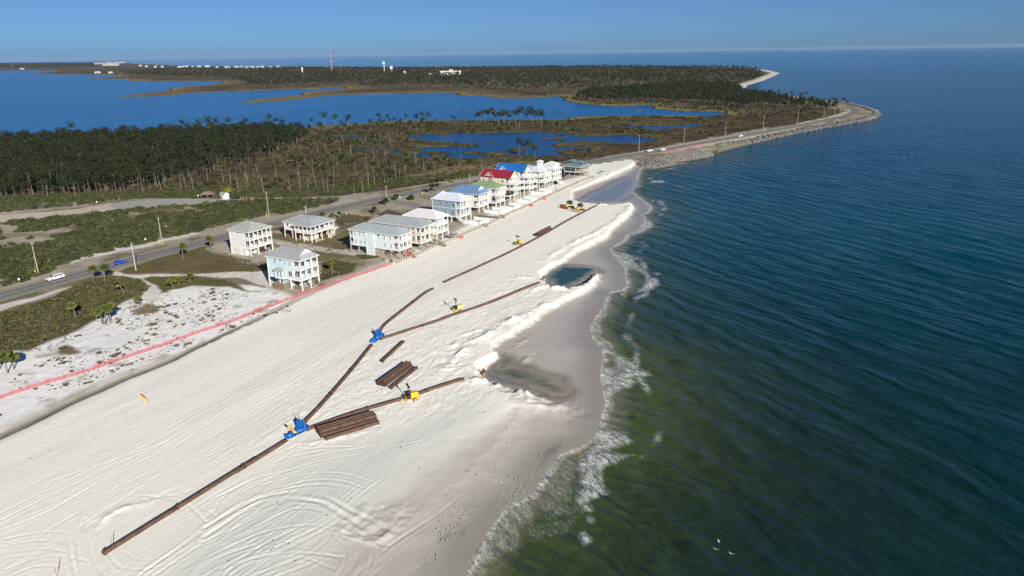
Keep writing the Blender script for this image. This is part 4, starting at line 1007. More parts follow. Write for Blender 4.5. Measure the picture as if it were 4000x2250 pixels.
for (a, b) in ZR(800, 600, 4, [(1242, 392), (1510, 457), (1650, 332), (1710, 327), (1812, 312), (1922, 267), (1042, 372), (962, 357), (592, 392), (1202, 387), (862, 402), (342, 387), (190, 300), (260, 290), (2012, 197), (1597, 417), (440, 330), (500, 250), (720, 260), (1120, 345), (1300, 370)]):
    p = Q(a, b, .8); snag(p.x, p.y, random.randrange(6), random.uniform(.9, 1.2), 'bare grey dead trunk standing in the brown marsh behind the road', 'dead trunks in the marsh behind the road')
xs = sprinkle(QL([(420, 450), (560, 390), (800, 360), (1000, 340), (1250, 318), (1400, 312), (1440, 335), (1250, 330), (1050, 350), (1000, 400), (1100, 410), (1250, 405), (1200, 430), (900, 470), (600, 480)], .5), 110, dryland, 15)
for x, y in xs: snag(x, y, random.randrange(6), random.uniform(.5, .95), 'thin bare dead trunk standing among the marsh ponds', 'dead trunks among the marsh ponds')
xs = sprinkle(QL([(944, 223), (1019, 220), (1144, 218), (1284, 226), (1483, 232), (1450, 249), (1588, 253), (1763, 258), (1863, 267), (1900, 250), (1864, 225), (1890, 205), (1700, 205), (1500, 215), (1284, 215), (1000, 214)], 1.0), 420, far_keep, 16)
xs = xs[np.argsort(xs[:, 1])]
for x, y in xs[:90]: snag(x, y, random.randrange(6), random.uniform(.9, 1.3), 'pale dead trunk rising from the front of the far wood', 'dead trunks in the far wood')
scatter('far_dead_trunks', [(x, y, .5, rr.uniform(.9, 1.3), rr.uniform(0, 6.28), rr.integers(6)) for x, y in xs[90:]], SNAGS, 'many pale dead trunks in the far headland wood')
ORD = 'first second third fourth fifth sixth seventh eighth ninth tenth eleventh twelfth thirteenth fourteenth fifteenth sixteenth seventeenth eighteenth nineteenth twentieth'.split()
# --- lone pines along the bay shore and on the pond islets
LONE = ZR(1000, 150, 4, [(565, 888), (205, 893), (140, 897), (930, 880), (1235, 868), (1325, 868), (1520, 858), (1610, 878), (1675, 850), (1740, 850), (2000, 878), (690, 885), (800, 880)])
for i, (a, b) in enumerate(LONE):
    p = Q(a, b, .5); pine(p.x, p.y, (0, 4, 2)[i % 3], random.uniform(.85, 1.2), 'lone flat-topped pine on the near bay shore against blue water, %s from the left' % ORD[sorted(LONE).index((a, b))], 'lone pines on the near bay shore')
CLUMP = ZR(1000, 150, 4, [(2260, 852), (2310, 850), (2350, 850), (2410, 860), (2450, 858), (2500, 868), (2550, 868), (2230, 860), (2380, 845), (2480, 845)]) + ZR(2000, 150, 4, [(30, 850), (95, 850), (150, 850), (205, 858), (285, 850), (305, 852), (60, 840), (180, 842), (250, 856)])
for i, (a, b) in enumerate(CLUMP):
    p = Q(a, b, .5); pine(p.x, p.y, (0, 4, 2)[i % 3], random.uniform(1.1, 1.4), 'tall pine in the open stand between pond and bay, %s from the left' % ORD[sorted(CLUMP).index((a, b))], 'stand of tall pines between the pond and the bay')
for i, (a, b) in enumerate(ZR(2000, 150, 4, [(75, 1178), (150, 1182), (232, 1190)])):
    p = Q(a, b, .2); pine(p.x, p.y, (4, 0, 3)[i], 1.15, 'slender pine growing at the near edge of the marsh pond', 'slender pines at the near pond edge')
for i, (a, b) in enumerate(ZR(0, 150, 4, [(1840, 925), (2015, 925), (2100, 925), (2180, 925), (2480, 930), (730, 960), (2300, 925)])):
    p = Q(a, b, .5); pine(p.x, p.y, (4, 0, 2)[i % 3], 1.2, 'tall pine standing above the wood at the bay edge', 'tall pines above the wood at the bay edge')
for i, (a, b) in enumerate(ZR(2600, 150, 4, [(1405, 605), (1265, 605), (1210, 590), (1130, 585), (1055, 575), (1475, 640), (1360, 620), (990, 570), (1640, 670), (1700, 690), (1570, 690), (1815, 690), (1775, 690)])):
    p = Q(a, b, 1.0); pine(p.x, p.y, (4, 0, 3)[i % 3], .95, 'wind-thinned pine beside the road near the rocky point', 'pines beside the road near the rocky point')
# --- scrub
SHR = [joined('shrub', [(shrub_geo(90 + k, R, H, n, .22), M_shrub if k < 5 else M_shrub2)]) for k, (R, H, n) in enumerate(((1.7, 1.7, 30), (1.3, 1.3, 24), (2.2, 2.0, 36), (1.0, .9, 20), (1.8, 1.4, 28), (1.3, 1.3, 18), (1.0, .9, 14)))]
SC1 = QL([(-200, 620), (0, 563), (75, 553), (225, 541), (330, 528), (480, 517), (580, 509), (700, 503), (850, 503), (840, 511), (790, 523), (700, 541), (655, 546), (560, 566), (490, 586), (430, 597), (372, 611), (300, 627), (190, 656), (150, 673), (115, 690), (60, 710), (0, 724), (-200, 780)], 2.0)
SC2 = QL([(-200, 548), (0, 538), (100, 528), (235, 515), (280, 506), (420, 497), (490, 496), (580, 494), (650, 497), (760, 492), (860, 488), (960, 474), (1100, 452), (1200, 437), (1200, 425), (1000, 448), (850, 464), (700, 472), (500, 476), (300, 479), (120, 485), (-200, 497)], 1.6)
def scrub_keep(x, y): return (fbm(x, y, 16, 3, 311) > -.30)
xy = np.concatenate([sprinkle(SC1, 5200, scrub_keep, 21), sprinkle(SC2, 2600, None, 22)])
xy = xy[np.argsort(np.hypot(xy[:, 0], xy[:, 1]))]; zz = ground_many(xy)
kinds = rr.choice(7, len(xy), p=(.2, .18, .14, .16, .14, .1, .08))
for i in range(300):
    o = link('shrub', SHR[kinds[i]]); o.location = (xy[i, 0], xy[i, 1], zz[i] - .05); o.rotation_euler = (0, 0, rr.uniform(0, 6.28)); s = rr.uniform(.7, 1.25); o.scale = (s, s, s * rr.uniform(.7, 1.1))
    tag(o, 'low olive-green shrub in the scrub across the road, at its near left end', 'shrub', 'shrubs at the near left end of the scrub')
scatter('scrub', [(xy[i, 0], xy[i, 1], zz[i] - .05, rr.uniform(.65, 1.2), rr.uniform(0, 6.28), kinds[i]) for i in range(300, len(xy))], SHR, 'dense low olive scrub between road and wood')
# scrub and low bushes of the marsh and the bay shore
MS = QL([(300, 480), (480, 415), (700, 350), (900, 318), (1100, 306), (1400, 304), (1600, 293), (1760, 296), (1900, 285), (2080, 285), (2060, 300), (1850, 335), (1650, 367), (1480, 398), (1250, 430), (1000, 468), (700, 480)], .5)
def marsh_keep(x, y): return dryland(x, y) & (poly_sd(TAN, x, y, 9.0) < -2) & (fbm(x, y, 30, 3, 321) + .25 * (poly_sd(BAY, x, y, 60.0) > -45) + .15 * (x < 0) > .16)
xy = sprinkle(MS, 3900, marsh_keep, 23)
BUSH = [joined('marsh_bush', [(shrub_geo(120 + k, R, H, n, .34), m)]) for k, (R, H, n, m) in enumerate(((1.7, 1.9, 14, M_shrub), (1.3, 1.4, 12, M_shrub), (2.1, 2.4, 16, M_pine), (1.4, 1.2, 12, M_shrub2), (1.2, .9, 12, M_marsh)))]
scatter('marsh_bushes', [(x, y, gz(x, y) - .05, rr.uniform(.6, 1.25), rr.uniform(0, 6.28), rr.choice(5, p=(.2, .2, .12, .24, .24))) for x, y in xy], BUSH, 'low bushes scattered over the marsh and the bay shore')
xy = sprinkle(MS, 5200, dryland, 24)
MG = [joined('marsh_tuft', [(tuft_geo(140 + k, 46, .75, 1.6), M_marsh)]) for k in range(3)]
scatter('marsh_grass', [(x, y, gz(x, y) - .03, rr.uniform(.8, 1.6), rr.uniform(0, 6.28), rr.integers(3)) for x, y in xy], MG, 'brown and olive marsh grass behind the road')
xy = sprinkle(QL([(1180, 212), (1200, 221), (1440, 251), (1500, 262), (1600, 262), (1700, 275), (1850, 286), (1990, 282), (2080, 283), (1990, 272), (1860, 268), (1760, 259), (1590, 254), (1510, 257), (1440, 246)], .5), 1200, dryland, 25)
scatter('headland_bushes', [(x, y, .3, rr.uniform(.7, 1.3), rr.uniform(0, 6.28), rr.choice(5)) for x, y in xy], BUSH, 'low bushes along the front of the far wood')
# dune grass and weeds on the near dune and in the lots
R8 = lambda p: ZR(0, 1000, 4, p)
DUNE = QL(R8([(-300, 1000), (0, 970), (300, 960), (480, 880), (700, 780), (950, 650), (1200, 520), (1500, 480), (1700, 420), (2200, 330), (2600, 400), (2900, 480), (3000, 560), (2560, 620), (2100, 830), (1740, 985), (1250, 1180), (700, 1370), (0, 1620), (-300, 1700)]))
def dune_keep(x, y): return fbm(x, y, 10, 3, 331) > -.05
xy = sprinkle(DUNE, 900, dune_keep, 26)
TUFT = [joined('grass_tuft', [(tuft_geo(160 + k, 60, .55, .75), M_grass)]) for k in range(3)]
scatter('dune_grass', [(x, y, gz(x, y) - .02, rr.choice((.25, .38, .55, .85, 1.25), p=(.4, .3, .18, .08, .04)), rr.uniform(0, 6.28), rr.integers(3)) for x, y in xy], TUFT, 'sparse brown grass tufts dotted over the white dune')
VEG = QL(R8([(-500, 820), (0, 590), (300, 505), (600, 390), (780, 295), (920, 228), (1250, 212), (1430, 275), (1475, 340), (1435, 395), (1250, 455), (1170, 495), (950, 640), (700, 760), (480, 860), (300, 940), (0, 950), (-500, 1100)]))
xy = sprinkle(VEG, 2600, None, 27)
LOWV = [joined('low_weed', [(shrub_geo(170 + k, .8, .5, 14, .2), m)]) for k, m in enumerate((M_shrub, M_grass, M_marsh))] + [joined('weed_tuft', [(tuft_geo(180, 50, .7, .8), M_grass)])]
scatter('dune_weeds', [(x, y, gz(x, y) - .03, rr.uniform(.5, 1.3), rr.uniform(0, 6.28), rr.choice(4, p=(.55, .1, .2, .15))) for x, y in xy], LOWV, 'low green and brown weeds covering the near dune by the road')
LOTS = QL(ZR(800, 600, 4, [(-700, 1130), (-400, 1030), (0, 930), (250, 1020), (560, 1120), (620, 1190), (300, 1190), (-100, 1210), (-450, 1215)])) , QL(ZR(800, 600, 4, [(690, 800), (1000, 850), (1170, 905), (1400, 960), (1250, 1010), (1000, 960), (700, 860)])), \
    QL(ZR(800, 600, 4, [(1330, 640), (1400, 600), (1850, 560), (2300, 560), (2200, 620), (1700, 640), (1600, 700), (1350, 770)])), QL(ZR(800, 600, 4, [(1160, 1100), (1300, 1060), (1530, 1100), (1500, 1180), (1350, 1225), (1160, 1290)]))
pts = []
for k, lo in enumerate(LOTS):
    for x, y in sprinkle(lo, (520, 160, 300, 160)[k], None, 30 + k): pts.append((x, y, gz(x, y) - .04, rr.uniform(.25, .7), rr.uniform(0, 6.28), rr.choice(4, p=(.15, .35, .2, .3))))
scatter('lot_weeds', pts, LOWV, 'patchy weeds on the sandy lots round the houses')

# --- palms: trunk, old thatch and a head of fan fronds
def palm_parts(seed, H, lean, n=30, R=1.5):
    r = random.Random(seed)
    tr = MB(); tipv = Vector((lean[0], lean[1], H))
    path = [Vector((lean[0] * f * f, lean[1] * f * f, H * f)) for f in (0, .2, .4, .6, .8, 1)]
    tr.tube(path, [.2, .16, .15, .15, .16, .18], 7)
    fr = []; 
    def fan(mb, el, az, L, w):
        d = Vector((math.cos(az) * math.cos(el), math.sin(az) * math.cos(el), math.sin(el))); s = Vector((-math.sin(az), math.cos(az), 0)); u = s.cross(d)
        b = tipv + d * L * .3; k = 7; pts = [tipv, b]
        for i in range(k):
            th = (i / (k - 1) - .5) * 2.3
            L2 = L * (.72 + .1 * math.cos(th * 2)) * r.uniform(.85, 1.1)
            e = b + (d * math.cos(th) + s * math.sin(th)) * L2 * w; e.z -= L * .16 * abs(math.sin(th)) + L * .12
            pts.append(e)
        mb.add(pts, [(0, 1, 2)] + [(1, 2 + i, 3 + i) for i in range(k - 1)])
    cr = MB(); th_ = MB()
    for i in range(n):
        el = math.radians(r.uniform(-25, 80)); fan(cr, el, i * 2.4 + r.uniform(-.3, .3), R * r.uniform(.8, 1.05), .62)
    for i in range(9): fan(th_, math.radians(r.uniform(-80, -45)), i * .7 + r.random(), R * .62, .45)
    return tr, cr, th_
def palm(base, H, lean, label, dark=False, R=1.5, group=None, seed=None):
    x, y = base.x, base.y
    e = empty('palm_tree', (x, y, gz(x, y) - .05), 0, label, 'palm tree', group)
    tr, cr, th_ = palm_parts(seed or random.randrange(9999), H, lean, R=R)
    tr.build('trunk', M_thatch if H < 1.2 else M_bark, e); cr.build('crown', M_palm_d if dark else M_palm, e); th_.build('thatch', M_thatch, e)
    return e
def palm_at(zone, b, t, label, dark=False, R=1.5, group=None):
    """base and crown centre read from the view"""
    ox, oy, k = zone
    (bx, by), (tx, ty) = ZR(ox, oy, k, [b, t])
    g = Q(bx, by, 2.05)
    zc = g.y * CT + 70 * ST
    H = (by - ty) * 1.5528 * zc / (FPX * CT); lean_x = ((tx - bx) * 1.5528) * zc / FPX + g.x * H / (CAM_Z - 2) * -.0
    # an upright trunk also leans in the picture away from its middle; take that share off
    up = Vector((g.x, g.y, 2.05 + H)); d = up - Vector((0, 0, CAM_Z)); zz_ = d.y * CT - d.z * ST
    px = d.x / zz_ * FPX; py0 = g.x / (g.y * CT + 70 * ST) * FPX
    lean_x -= (px - py0) * zc / FPX
    palm(g, max(H, .35), (lean_x, random.gauss(0, .15)), label, dark, R * 1.18, group)
Z5, Z8, Z6, Z7 = (0, 600, 4), (0, 1000, 4), (800, 600, 4), (1600, 580, 4)
for z, b, tp, lab, dk_, R in (
    (Z5, (945, 1300), (930, 1160), 'round-headed palm on the road verge, left of the pair before the blue car', 0, 1.75),
    (Z5, (1060, 1287), (1050, 1150), 'larger round-headed palm on the road verge, right of the pair before the blue car', 0, 2.0),
    (Z5, (1257, 1427), (1182, 1310), 'leaning palm on the weedy dune below the blue car', 0, 1.7),
    (Z5, (1747, 1362), (1712, 1285), 'leaning low palm, leftmost of three on the sandy lot above the white dune', 0, 1.4),
    (Z5, (1800, 1322), (1792, 1265), 'low bushy palm, middle of three on the sandy lot above the white dune', 0, 1.5),
    (Z5, (1912, 1292), (1912, 1232), 'low bushy palm, rightmost of three beside the sandy drive', 0, 1.5),
    (Z5, (1843, 1057), (1836, 935), 'single palm on the lawn beside the road', 0, 1.7),
    (Z5, (2125, 972), (2107, 860), 'palm on the lawn nearest the white house', 0, 1.9),
    (Z5, (1108, 1250), (1108, 1230), 'small palm seedling beside the road palms', 0, .9),
    (Z5, (1385, 1305), (1385, 1285), 'squat trunkless palm beside the branching sand path', 0, 1.6),
    (Z8, (767, 625), (718, 490), 'slanting palm alone on the dark weedy dune', 0, 1.6),
    (Z8, (1032, 690), (1000, 560), 'left palm of the dense clump at the white dune edge', 0, 1.7),
    (Z8, (1068, 692), (1065, 530), 'middle palm of the dense clump at the white dune edge', 0, 1.9),
    (Z8, (1108, 668), (1120, 500), 'right palm of the dense clump at the white dune edge', 0, 1.7),
    (Z8, (985, 640), (965, 585), 'low palm at the left foot of the dense clump', 0, 1.5),
    (Z8, (1412, 512), (1383, 425), 'palm on the white dune right of the dense clump', 0, 1.5),
    (Z8, (77, 1180), (48, 1000), 'left palm of the group cut by the left picture edge', 0, 2.0),
    (Z8, (140, 1142), (112, 1010), 'right palm of the group cut by the left picture edge', 0, 1.8),
    (Z8, (-20, 1170), (-30, 1020), 'palm half outside the left picture edge', 0, 1.8),
    (Z6, (1286, 1207), (1274, 1085), 'palm inside the wooden rail beside the pale blue house', 0, 1.35),
    (Z6, (1185, 625), (1185, 605), 'low palm behind the single-storey stilt house, left one', 0, 1.5),
    (Z6, (1282, 640), (1280, 615), 'low palm behind the single-storey stilt house, right one', 0, 1.4),
    (Z6, (1352, 652), (1352, 600), 'slim palm beside the single-storey stilt house', 1, 1.2),
    (Z6, (1712, 602), (1708, 555), 'bushy palm on the brown lot before the sand drive', 1, 1.9),
    (Z6, (1638, 668), (1640, 645), 'small spiky palm on the brown lot', 0, 1.3),
    (Z6, (1562, 672), (1562, 658), 'tiny palm on the brown lot', 0, 1.0),
    (Z6, (1822, 520), (1820, 475), 'dark bushy palm beside the road verge, nearest the small cart', 1, 2.1),
    (Z6, (1928, 470), (1925, 430), 'dark palm on the road verge, middle of the row', 1, 1.9),
    (Z6, (2078, 468), (2075, 440), 'dark low palm on the lot before the blue-grey house', 1, 2.0),
    (Z6, (2290, 402), (2285, 325), 'tall dark palm at the roadside behind the blue-grey house, left one', 1, 2.1),
    (Z6, (2337, 387), (2335, 320), 'tall dark palm at the roadside behind the blue-grey house, right one', 1, 1.9),
    (Z7, (300, 318), (297, 285), 'dark palm beyond the road, leftmost of its row', 1, 1.9), (Z7, (365, 318), (362, 290), 'dark palm beyond the road, second of its row', 1, 1.7),
    (Z7, (465, 352), (462, 300), 'pale palm at the far edge of the road', 0, 1.6), (Z7, (502, 290), (500, 245), 'tall dark palm beyond the road behind the red-roofed house', 1, 2.0),
    (Z7, (657, 622), (655, 560), 'dark palm between the blue-grey house and the blue-roofed house', 1, 1.9),
    (Z7, (868, 602), (862, 520), 'shaggy palm before the green-roofed house, taller one', 1, 1.8), (Z7, (862, 580), (868, 545), 'shaggy palm before the green-roofed house, lower one', 0, 1.6),
    (Z7, (1018, 530), (1012, 440), 'dark palm before the red-roofed house', 1, 2.2), (Z7, (1177, 472), (1118, 372), 'thin leaning palm between two white balconied houses', 1, 1.4),
    (Z7, (1470, 442), (1468, 345), 'solitary dead-looking palm on the seawall line', 1, 1.5), (Z7, (1480, 165), (1478, 125), 'dark palm behind the white house with the lookout', 1, 2.4),
    (Z7, (1775, 117), (1773, 65), 'tall palm at the road behind the dark green house', 1, 2.2), (Z7, (1675, 95), (1673, 52), 'palm at the road left of the dark green house', 1, 2.2)):
    palm_at(z, b, tp, lab, dk_, R)
e = Q(*ZR(800, 600, 4, [(240, 375)])[0], 1.5)
o = joined('bush', [(shrub_geo(401, 3.2, 3.6, 60, .35), foliage('yellow_green_leaves', (.13, .15, .02), (.26, .26, .045)))])
o = link('bush', o); o.location = (e.x, e.y, gz(e.x, e.y) - .1); tag(o, 'rounded yellow-green bush behind the small white shed', 'bush')

# ================================================================== houses
BROW = math.radians(61.0)                       # the row of houses runs this way; each house looks at the sea
def metal_roof(name, col):
    key = 'roof_' + name
    if key in MATS: return MATS[key]
    t = NT(key)
    tc = t.node('ShaderNodeTexCoord'); sx = t.node('ShaderNodeSeparateXYZ'); sn = t.node('ShaderNodeSeparateXYZ')
    t.lk(tc.outputs['Object'], sx.inputs[0]).lk(tc.outputs['Normal'], sn.inputs[0])
    pick = t.math('GREATER_THAN', t.math('ABSOLUTE', sn.outputs[1]), t.math('ABSOLUTE', sn.outputs[0]))
    co = t.math('ADD', t.math('MULTIPLY', pick, sx.outputs[0]), t.math('MULTIPLY', t.math('SUBTRACT', 1.0, pick), sx.outputs[1]))
    fr = t.math('FRACT', t.math('MULTIPLY', co, 2.2))
    seam = t.math('LESS_THAN', fr, .16)
    n = t.noise(.6, 4, .6, t.pos())
    base = t.mix(t.rng(n, .3, .7, 0, 1), tuple(c * .88 for c in col), tuple(min(1, c * 1.05) for c in col))
    t.set(Base_Color=t.mix(t.math('MULTIPLY', seam, .35), base, tuple(c * .6 for c in col)), Roughness=.42, Metallic=.15, Normal=t.bump(seam, .3, .04))
    MATS[key] = t.m
    return t.m
def siding(name, col):
    key = 'siding_' + name
    if key in MATS: return MATS[key]
    t = NT(key)
    tc = t.node('ShaderNodeTexCoord'); sx = t.node('ShaderNodeSeparateXYZ'); t.lk(tc.outputs['Object'], sx.inputs[0])
    fr = t.math('FRACT', t.math('MULTIPLY', sx.outputs[2], 5.0))
    n = t.noise(.7, 4, .6, t.pos())
    t.set(Base_Color=t.mix(t.rng(n, .3, .7, 0, 1), tuple(c * .93 for c in col), col), Roughness=.65, Normal=t.bump(fr, .35, .02))
    MATS[key] = t.m
    return t.m
M_trim = paint('white_trim', (.64, .64, .62), .5, var=.06)
M_deckw = paint('deck_boards', (.36, .31, .25), .8, var=.2)
M_wood = paint('brown_timber', (.20, .145, .095), .85, var=.3, scale=1.2)
M_pile = paint('grey_timber_pile', (.33, .285, .23), .9, var=.25, scale=1.2)
M_conc = paint('concrete', (.46, .44, .40), .85, var=.12)
t = NT('window_glass'); n = t.noise(.35, 2, .5, t.pos())
t.set(Base_Color=t.mix(t.rng(n, .4, .6, 0, 1), (.012, .016, .022), (.045, .055, .07)), Roughness=.06); t.b.inputs['Specular IOR Level'].default_value = .7
M_glass = t.m
M_glass_t = paint('teal_glass', (.02, .16, .17), .1, var=.3)
M_cush = {k: paint('cushion_' + k, c, .8) for k, c in (('teal', (.04, .34, .36)), ('blue', (.03, .12, .50)), ('navy', (.02, .03, .12)), ('red', (.55, .05, .06)), ('white', (.78, .78, .76)), ('lime', (.45, .62, .08)), ('orange', (.70, .30, .05)))}
WIN = {}
def window(par, face, x, y, z, w, h, frame=None, glass=None, name='window', mull=True):
    """face 's': wall that looks along -x; 'o': wall that looks along -y; 'n': along +x. (x, y, z) is the centre"""
    key = (round(w, 2), round(h, 2), (frame or M_trim).name, (glass or M_glass).name, mull)
    if key not in WIN:
        f = MB(); b = .065 if w > .5 else .05
        f.box(-w / 2, -w / 2 + b, -.07, .02, -h / 2, h / 2); f.box(w / 2 - b, w / 2, -.07, .02, -h / 2, h / 2)
        f.box(-w / 2 + b, w / 2 - b, -.07, .02, h / 2 - b, h / 2); f.box(-w / 2 + b, w / 2 - b, -.08, .02, -h / 2, -h / 2 + b)
        if mull:
            if w > 1.2: f.box(-.035, .035, -.06, .02, -h / 2 + b, h / 2 - b)
            if h > 1.2: f.box(-w / 2 + b, w / 2 - b, -.058, .02, -.025, .025)
        g = MB(); g.box(-w / 2 + .02, w / 2 - .02, -.03, .012, -h / 2 + .02, h / 2 - .02)
        WIN[key] = (f.mesh('window_frame', frame or M_trim), g.mesh('pane', glass or M_glass))
    fm, gm = WIN[key]
    o = link(name, fm, par); o.location = (x, y, z); o.rotation_euler = (0, 0, {'o': 0, 's': -math.pi / 2, 'n': math.pi / 2, 'b': math.pi}[face])
    link('pane', gm, o)
    return o
def railing(par, a, b, z, mat, h=1.0, pitch=.2):
    """balustrade from a to b (xy), standing on level z"""
    a, b = Vector((*a, z)), Vector((*b, z)); d = b - a; L = d.length
    mb = MB(); mb.bar(a + Vector((0, 0, h)), b + Vector((0, 0, h)), .09, .07); mb.bar(a + Vector((0, 0, .12)), b + Vector((0, 0, .12)), .06, .06)
    n = max(2, int(L / pitch))
    for k in range(1, n):
        p = a + d * (k / n); mb.bar(p + Vector((0, 0, .12)), p + Vector((0, 0, h - .02)), .05)
    return mb.build('railing', mat, par)
def stairs(par, p0, p1, width, mat, n=None, rail=True):
    """steps from the top p0 down to p1"""
    p0, p1 = Vector(p0), Vector(p1); d = p1 - p0; hz = Vector((d.x, d.y, 0)); s = Vector((-hz.y, hz.x, 0)).normalized() * width / 2
    n = n or max(4, int(abs(d.z) / .2)); mb = MB()
    for sg in (-1, 1): mb.bar(p0 + s * sg, p1 + s * sg, .08, .26)
    for k in range(n):
        q = p0 + d * ((k + .5) / n); mb.bar(q - s, q + s, .30, .05)
    st_ = mb.build('staircase', mat, par)
    if rail:
        r = MB()
        for sg in (-1, 1):
            r.bar(p0 + s * sg + Vector((0, 0, 1)), p1 + s * sg + Vector((0, 0, 1)), .07); m = max(3, n // 2)
            for k in range(m + 1):
                q = p0 + d * (k / m) + s * sg; r.bar(q, q + Vector((0, 0, 1)), .06)
        r.build('handrail', mat, st_)
    return st_
def hip_roof(par, x0, x1, y0, y1, z, rise, mat, ridge=None, axis='y', name='roof', trim=True):
    """hipped roof over a rectangle; ridge = distances of its ends from the two short sides"""
    if axis == 'y':
        cx = (x0 + x1) / 2; r0, r1 = ridge or ((x1 - x0) / 2, (x1 - x0) / 2)
        A, B = (cx, y0 + r0, z + rise), (cx, y1 - r1, z + rise)
    else:
        cy = (y0 + y1) / 2; r0, r1 = ridge or ((y1 - y0) / 2, (y1 - y0) / 2)
        A, B = (x0 + r0, cy, z + rise), (x1 - r1, cy, z + rise)
    c = [(x0, y0, z), (x1, y0, z), (x1, y1, z), (x0, y1, z)]
    v = c + [A, B] + [(a, b, q - .16) for a, b, q in c]
    if axis == 'y': f = [(0, 1, 4), (1, 2, 5, 4), (2, 3, 5), (3, 0, 4, 5)]
    else: f = [(3, 0, 4), (0, 1, 5, 4), (1, 2, 5), (2, 3, 4, 5)]
    f += [(6, 9, 8, 7)] + [(i, i + 6, (i + 1) % 4 + 6, (i + 1) % 4) for i in range(4)]
    mb = MB(); mb.add(v, f); o = mb.build(name, mat, par)
    if trim:
        fb = MB()
        for i in range(4):
            a, b = Vector(c[i]), Vector(c[(i + 1) % 4]); fb.bar(a + Vector((0, 0, -.16)), b + Vector((0, 0, -.16)), .05, .22)
        fb.build('fascia', M_trim, o)
        rc = MB(); rc.bar(Vector(A) + Vector((0, 0, .02)), Vector(B) + Vector((0, 0, .02)), .22, .06)
        for (i, e) in ((0, A), (1, A if axis == 'y' else B), (2, B), (3, B if axis == 'y' else A)): rc.bar(Vector(c[i]) + Vector((0, 0, .03)), Vector(e) + Vector((0, 0, .03)), .18, .05)
        rc.build('ridge_cap', mat, o)
    return o
def gable_roof(par, x0, x1, y0, y1, z, rise, mat, wall, axis='y', name='roof', inset=.5):
    if axis == 'y': rot = lambda a, b, q: (a, b, q)
    else: rot = lambda a, b, q: (b, a, q)
    if axis != 'y': x0, x1, y0, y1 = y0, y1, x0, x1
    cx = (x0 + x1) / 2; th = .14
    v = [(x0, y0, z), (cx, y0, z + rise), (x1, y0, z), (x0, y1, z), (cx, y1, z + rise), (x1, y1, z)]
    v = [rot(*q) for q in v] + [rot(a, b, q - th) for a, b, q in v]
    f = [(0, 1, 4, 3), (1, 2, 5, 4), (9, 10, 7, 6), (10, 11, 8, 7), (0, 6, 7, 1), (1, 7, 8, 2), (3, 4, 10, 9), (4, 5, 11, 10), (0, 3, 9, 6), (2, 8, 11, 5)]
    if axis != 'y': f = [q[::-1] for q in f]
    mb = MB(); mb.add(v, f); o = mb.build(name, mat, par)
    g = MB()
    for yy in (y0 + inset, y1 - inset):
        g.add([rot(x0 + inset * .8, yy, z - th), rot(cx, yy, z + rise - th - .1), rot(x1 - inset * .8, yy, z - th), rot(x0 + inset * .8, yy + .1, z - th), rot(cx, yy + .1, z + rise - th - .1), rot(x1 - inset * .8, yy + .1, z - th)],
              [(0, 1, 2), (5, 4, 3), (0, 3, 4, 1), (1, 4, 5, 2), (2, 5, 3, 0)])
    g.build('gable_wall', wall, o)
    t_ = MB()
    for yy in (y0 - .01, y1 + .01):
        t_.bar(rot(x0, yy, z - .05), rot(cx, yy, z + rise - .05), .06, .2); t_.bar(rot(cx, yy, z + rise - .05), rot(x1, yy, z - .05), .06, .2)
    t_.build('bargeboard', M_trim, o)
    return o
def chair(par, x, y, z, col, rz=0.0, kind='chair'):
    """porch furniture is a thing of its own; here it is placed in the house's frame"""
    m = Matrix.Translation(par.location) @ Matrix.Rotation(par.rotation_euler.z, 4, 'Z')
    p = m @ Vector((x, y, z))
    o = FURN[(kind, col)] if (kind, col) in FURN else None
    if o is None:
        mb = MB()
        if kind == 'chair':
            mb.box(-.3, .3, -.3, .3, .34, .44); mb.add([(-.3, .24, .42), (.3, .24, .42), (.3, .42, 1.0), (-.3, .42, 1.0), (-.3, .32, .42), (.3, .32, .42), (.3, .5, 1.0), (-.3, .5, 1.0)], [(0, 1, 2, 3), (7, 6, 5, 4), (3, 2, 6, 7), (0, 4, 5, 1), (0, 3, 7, 4), (1, 5, 6, 2)])
            for a in (-.27, .27):
                for b in (-.27, .27): mb.box(a - .03, a + .03, b - .03, b + .03, 0, .34)
                mb.box(a - .04, a + .04, -.3, .3, .58, .64)
        else:
            mb.box(-.35, .35, -.9, .5, .28, .36); mb.add([(-.35, .5, .30), (.35, .5, .30), (.35, 1.0, .72), (-.35, 1.0, .72), (-.35, .5, .38), (.35, .5, .38), (.35, 1.0, .80), (-.35, 1.0, .80)], [(0, 3, 2, 1), (4, 5, 6, 7), (3, 7, 6, 2), (0, 1, 5, 4), (0, 4, 7, 3), (1, 2, 6, 5)])
            for a in (-.3, .3):
                for b in (-.8, .4): mb.box(a - .03, a + .03, b - .03, b + .03, 0, .28)
        o = FURN[(kind, col)] = mb.mesh('porch_chair' if kind == 'chair' else 'sun_lounger', M_cush[col])
    c = link('porch_chair' if kind == 'chair' else 'sun_lounger', o); c.location = p; c.rotation_euler = (0, 0, par.rotation_euler.z + rz)
    return c
FURN = {}
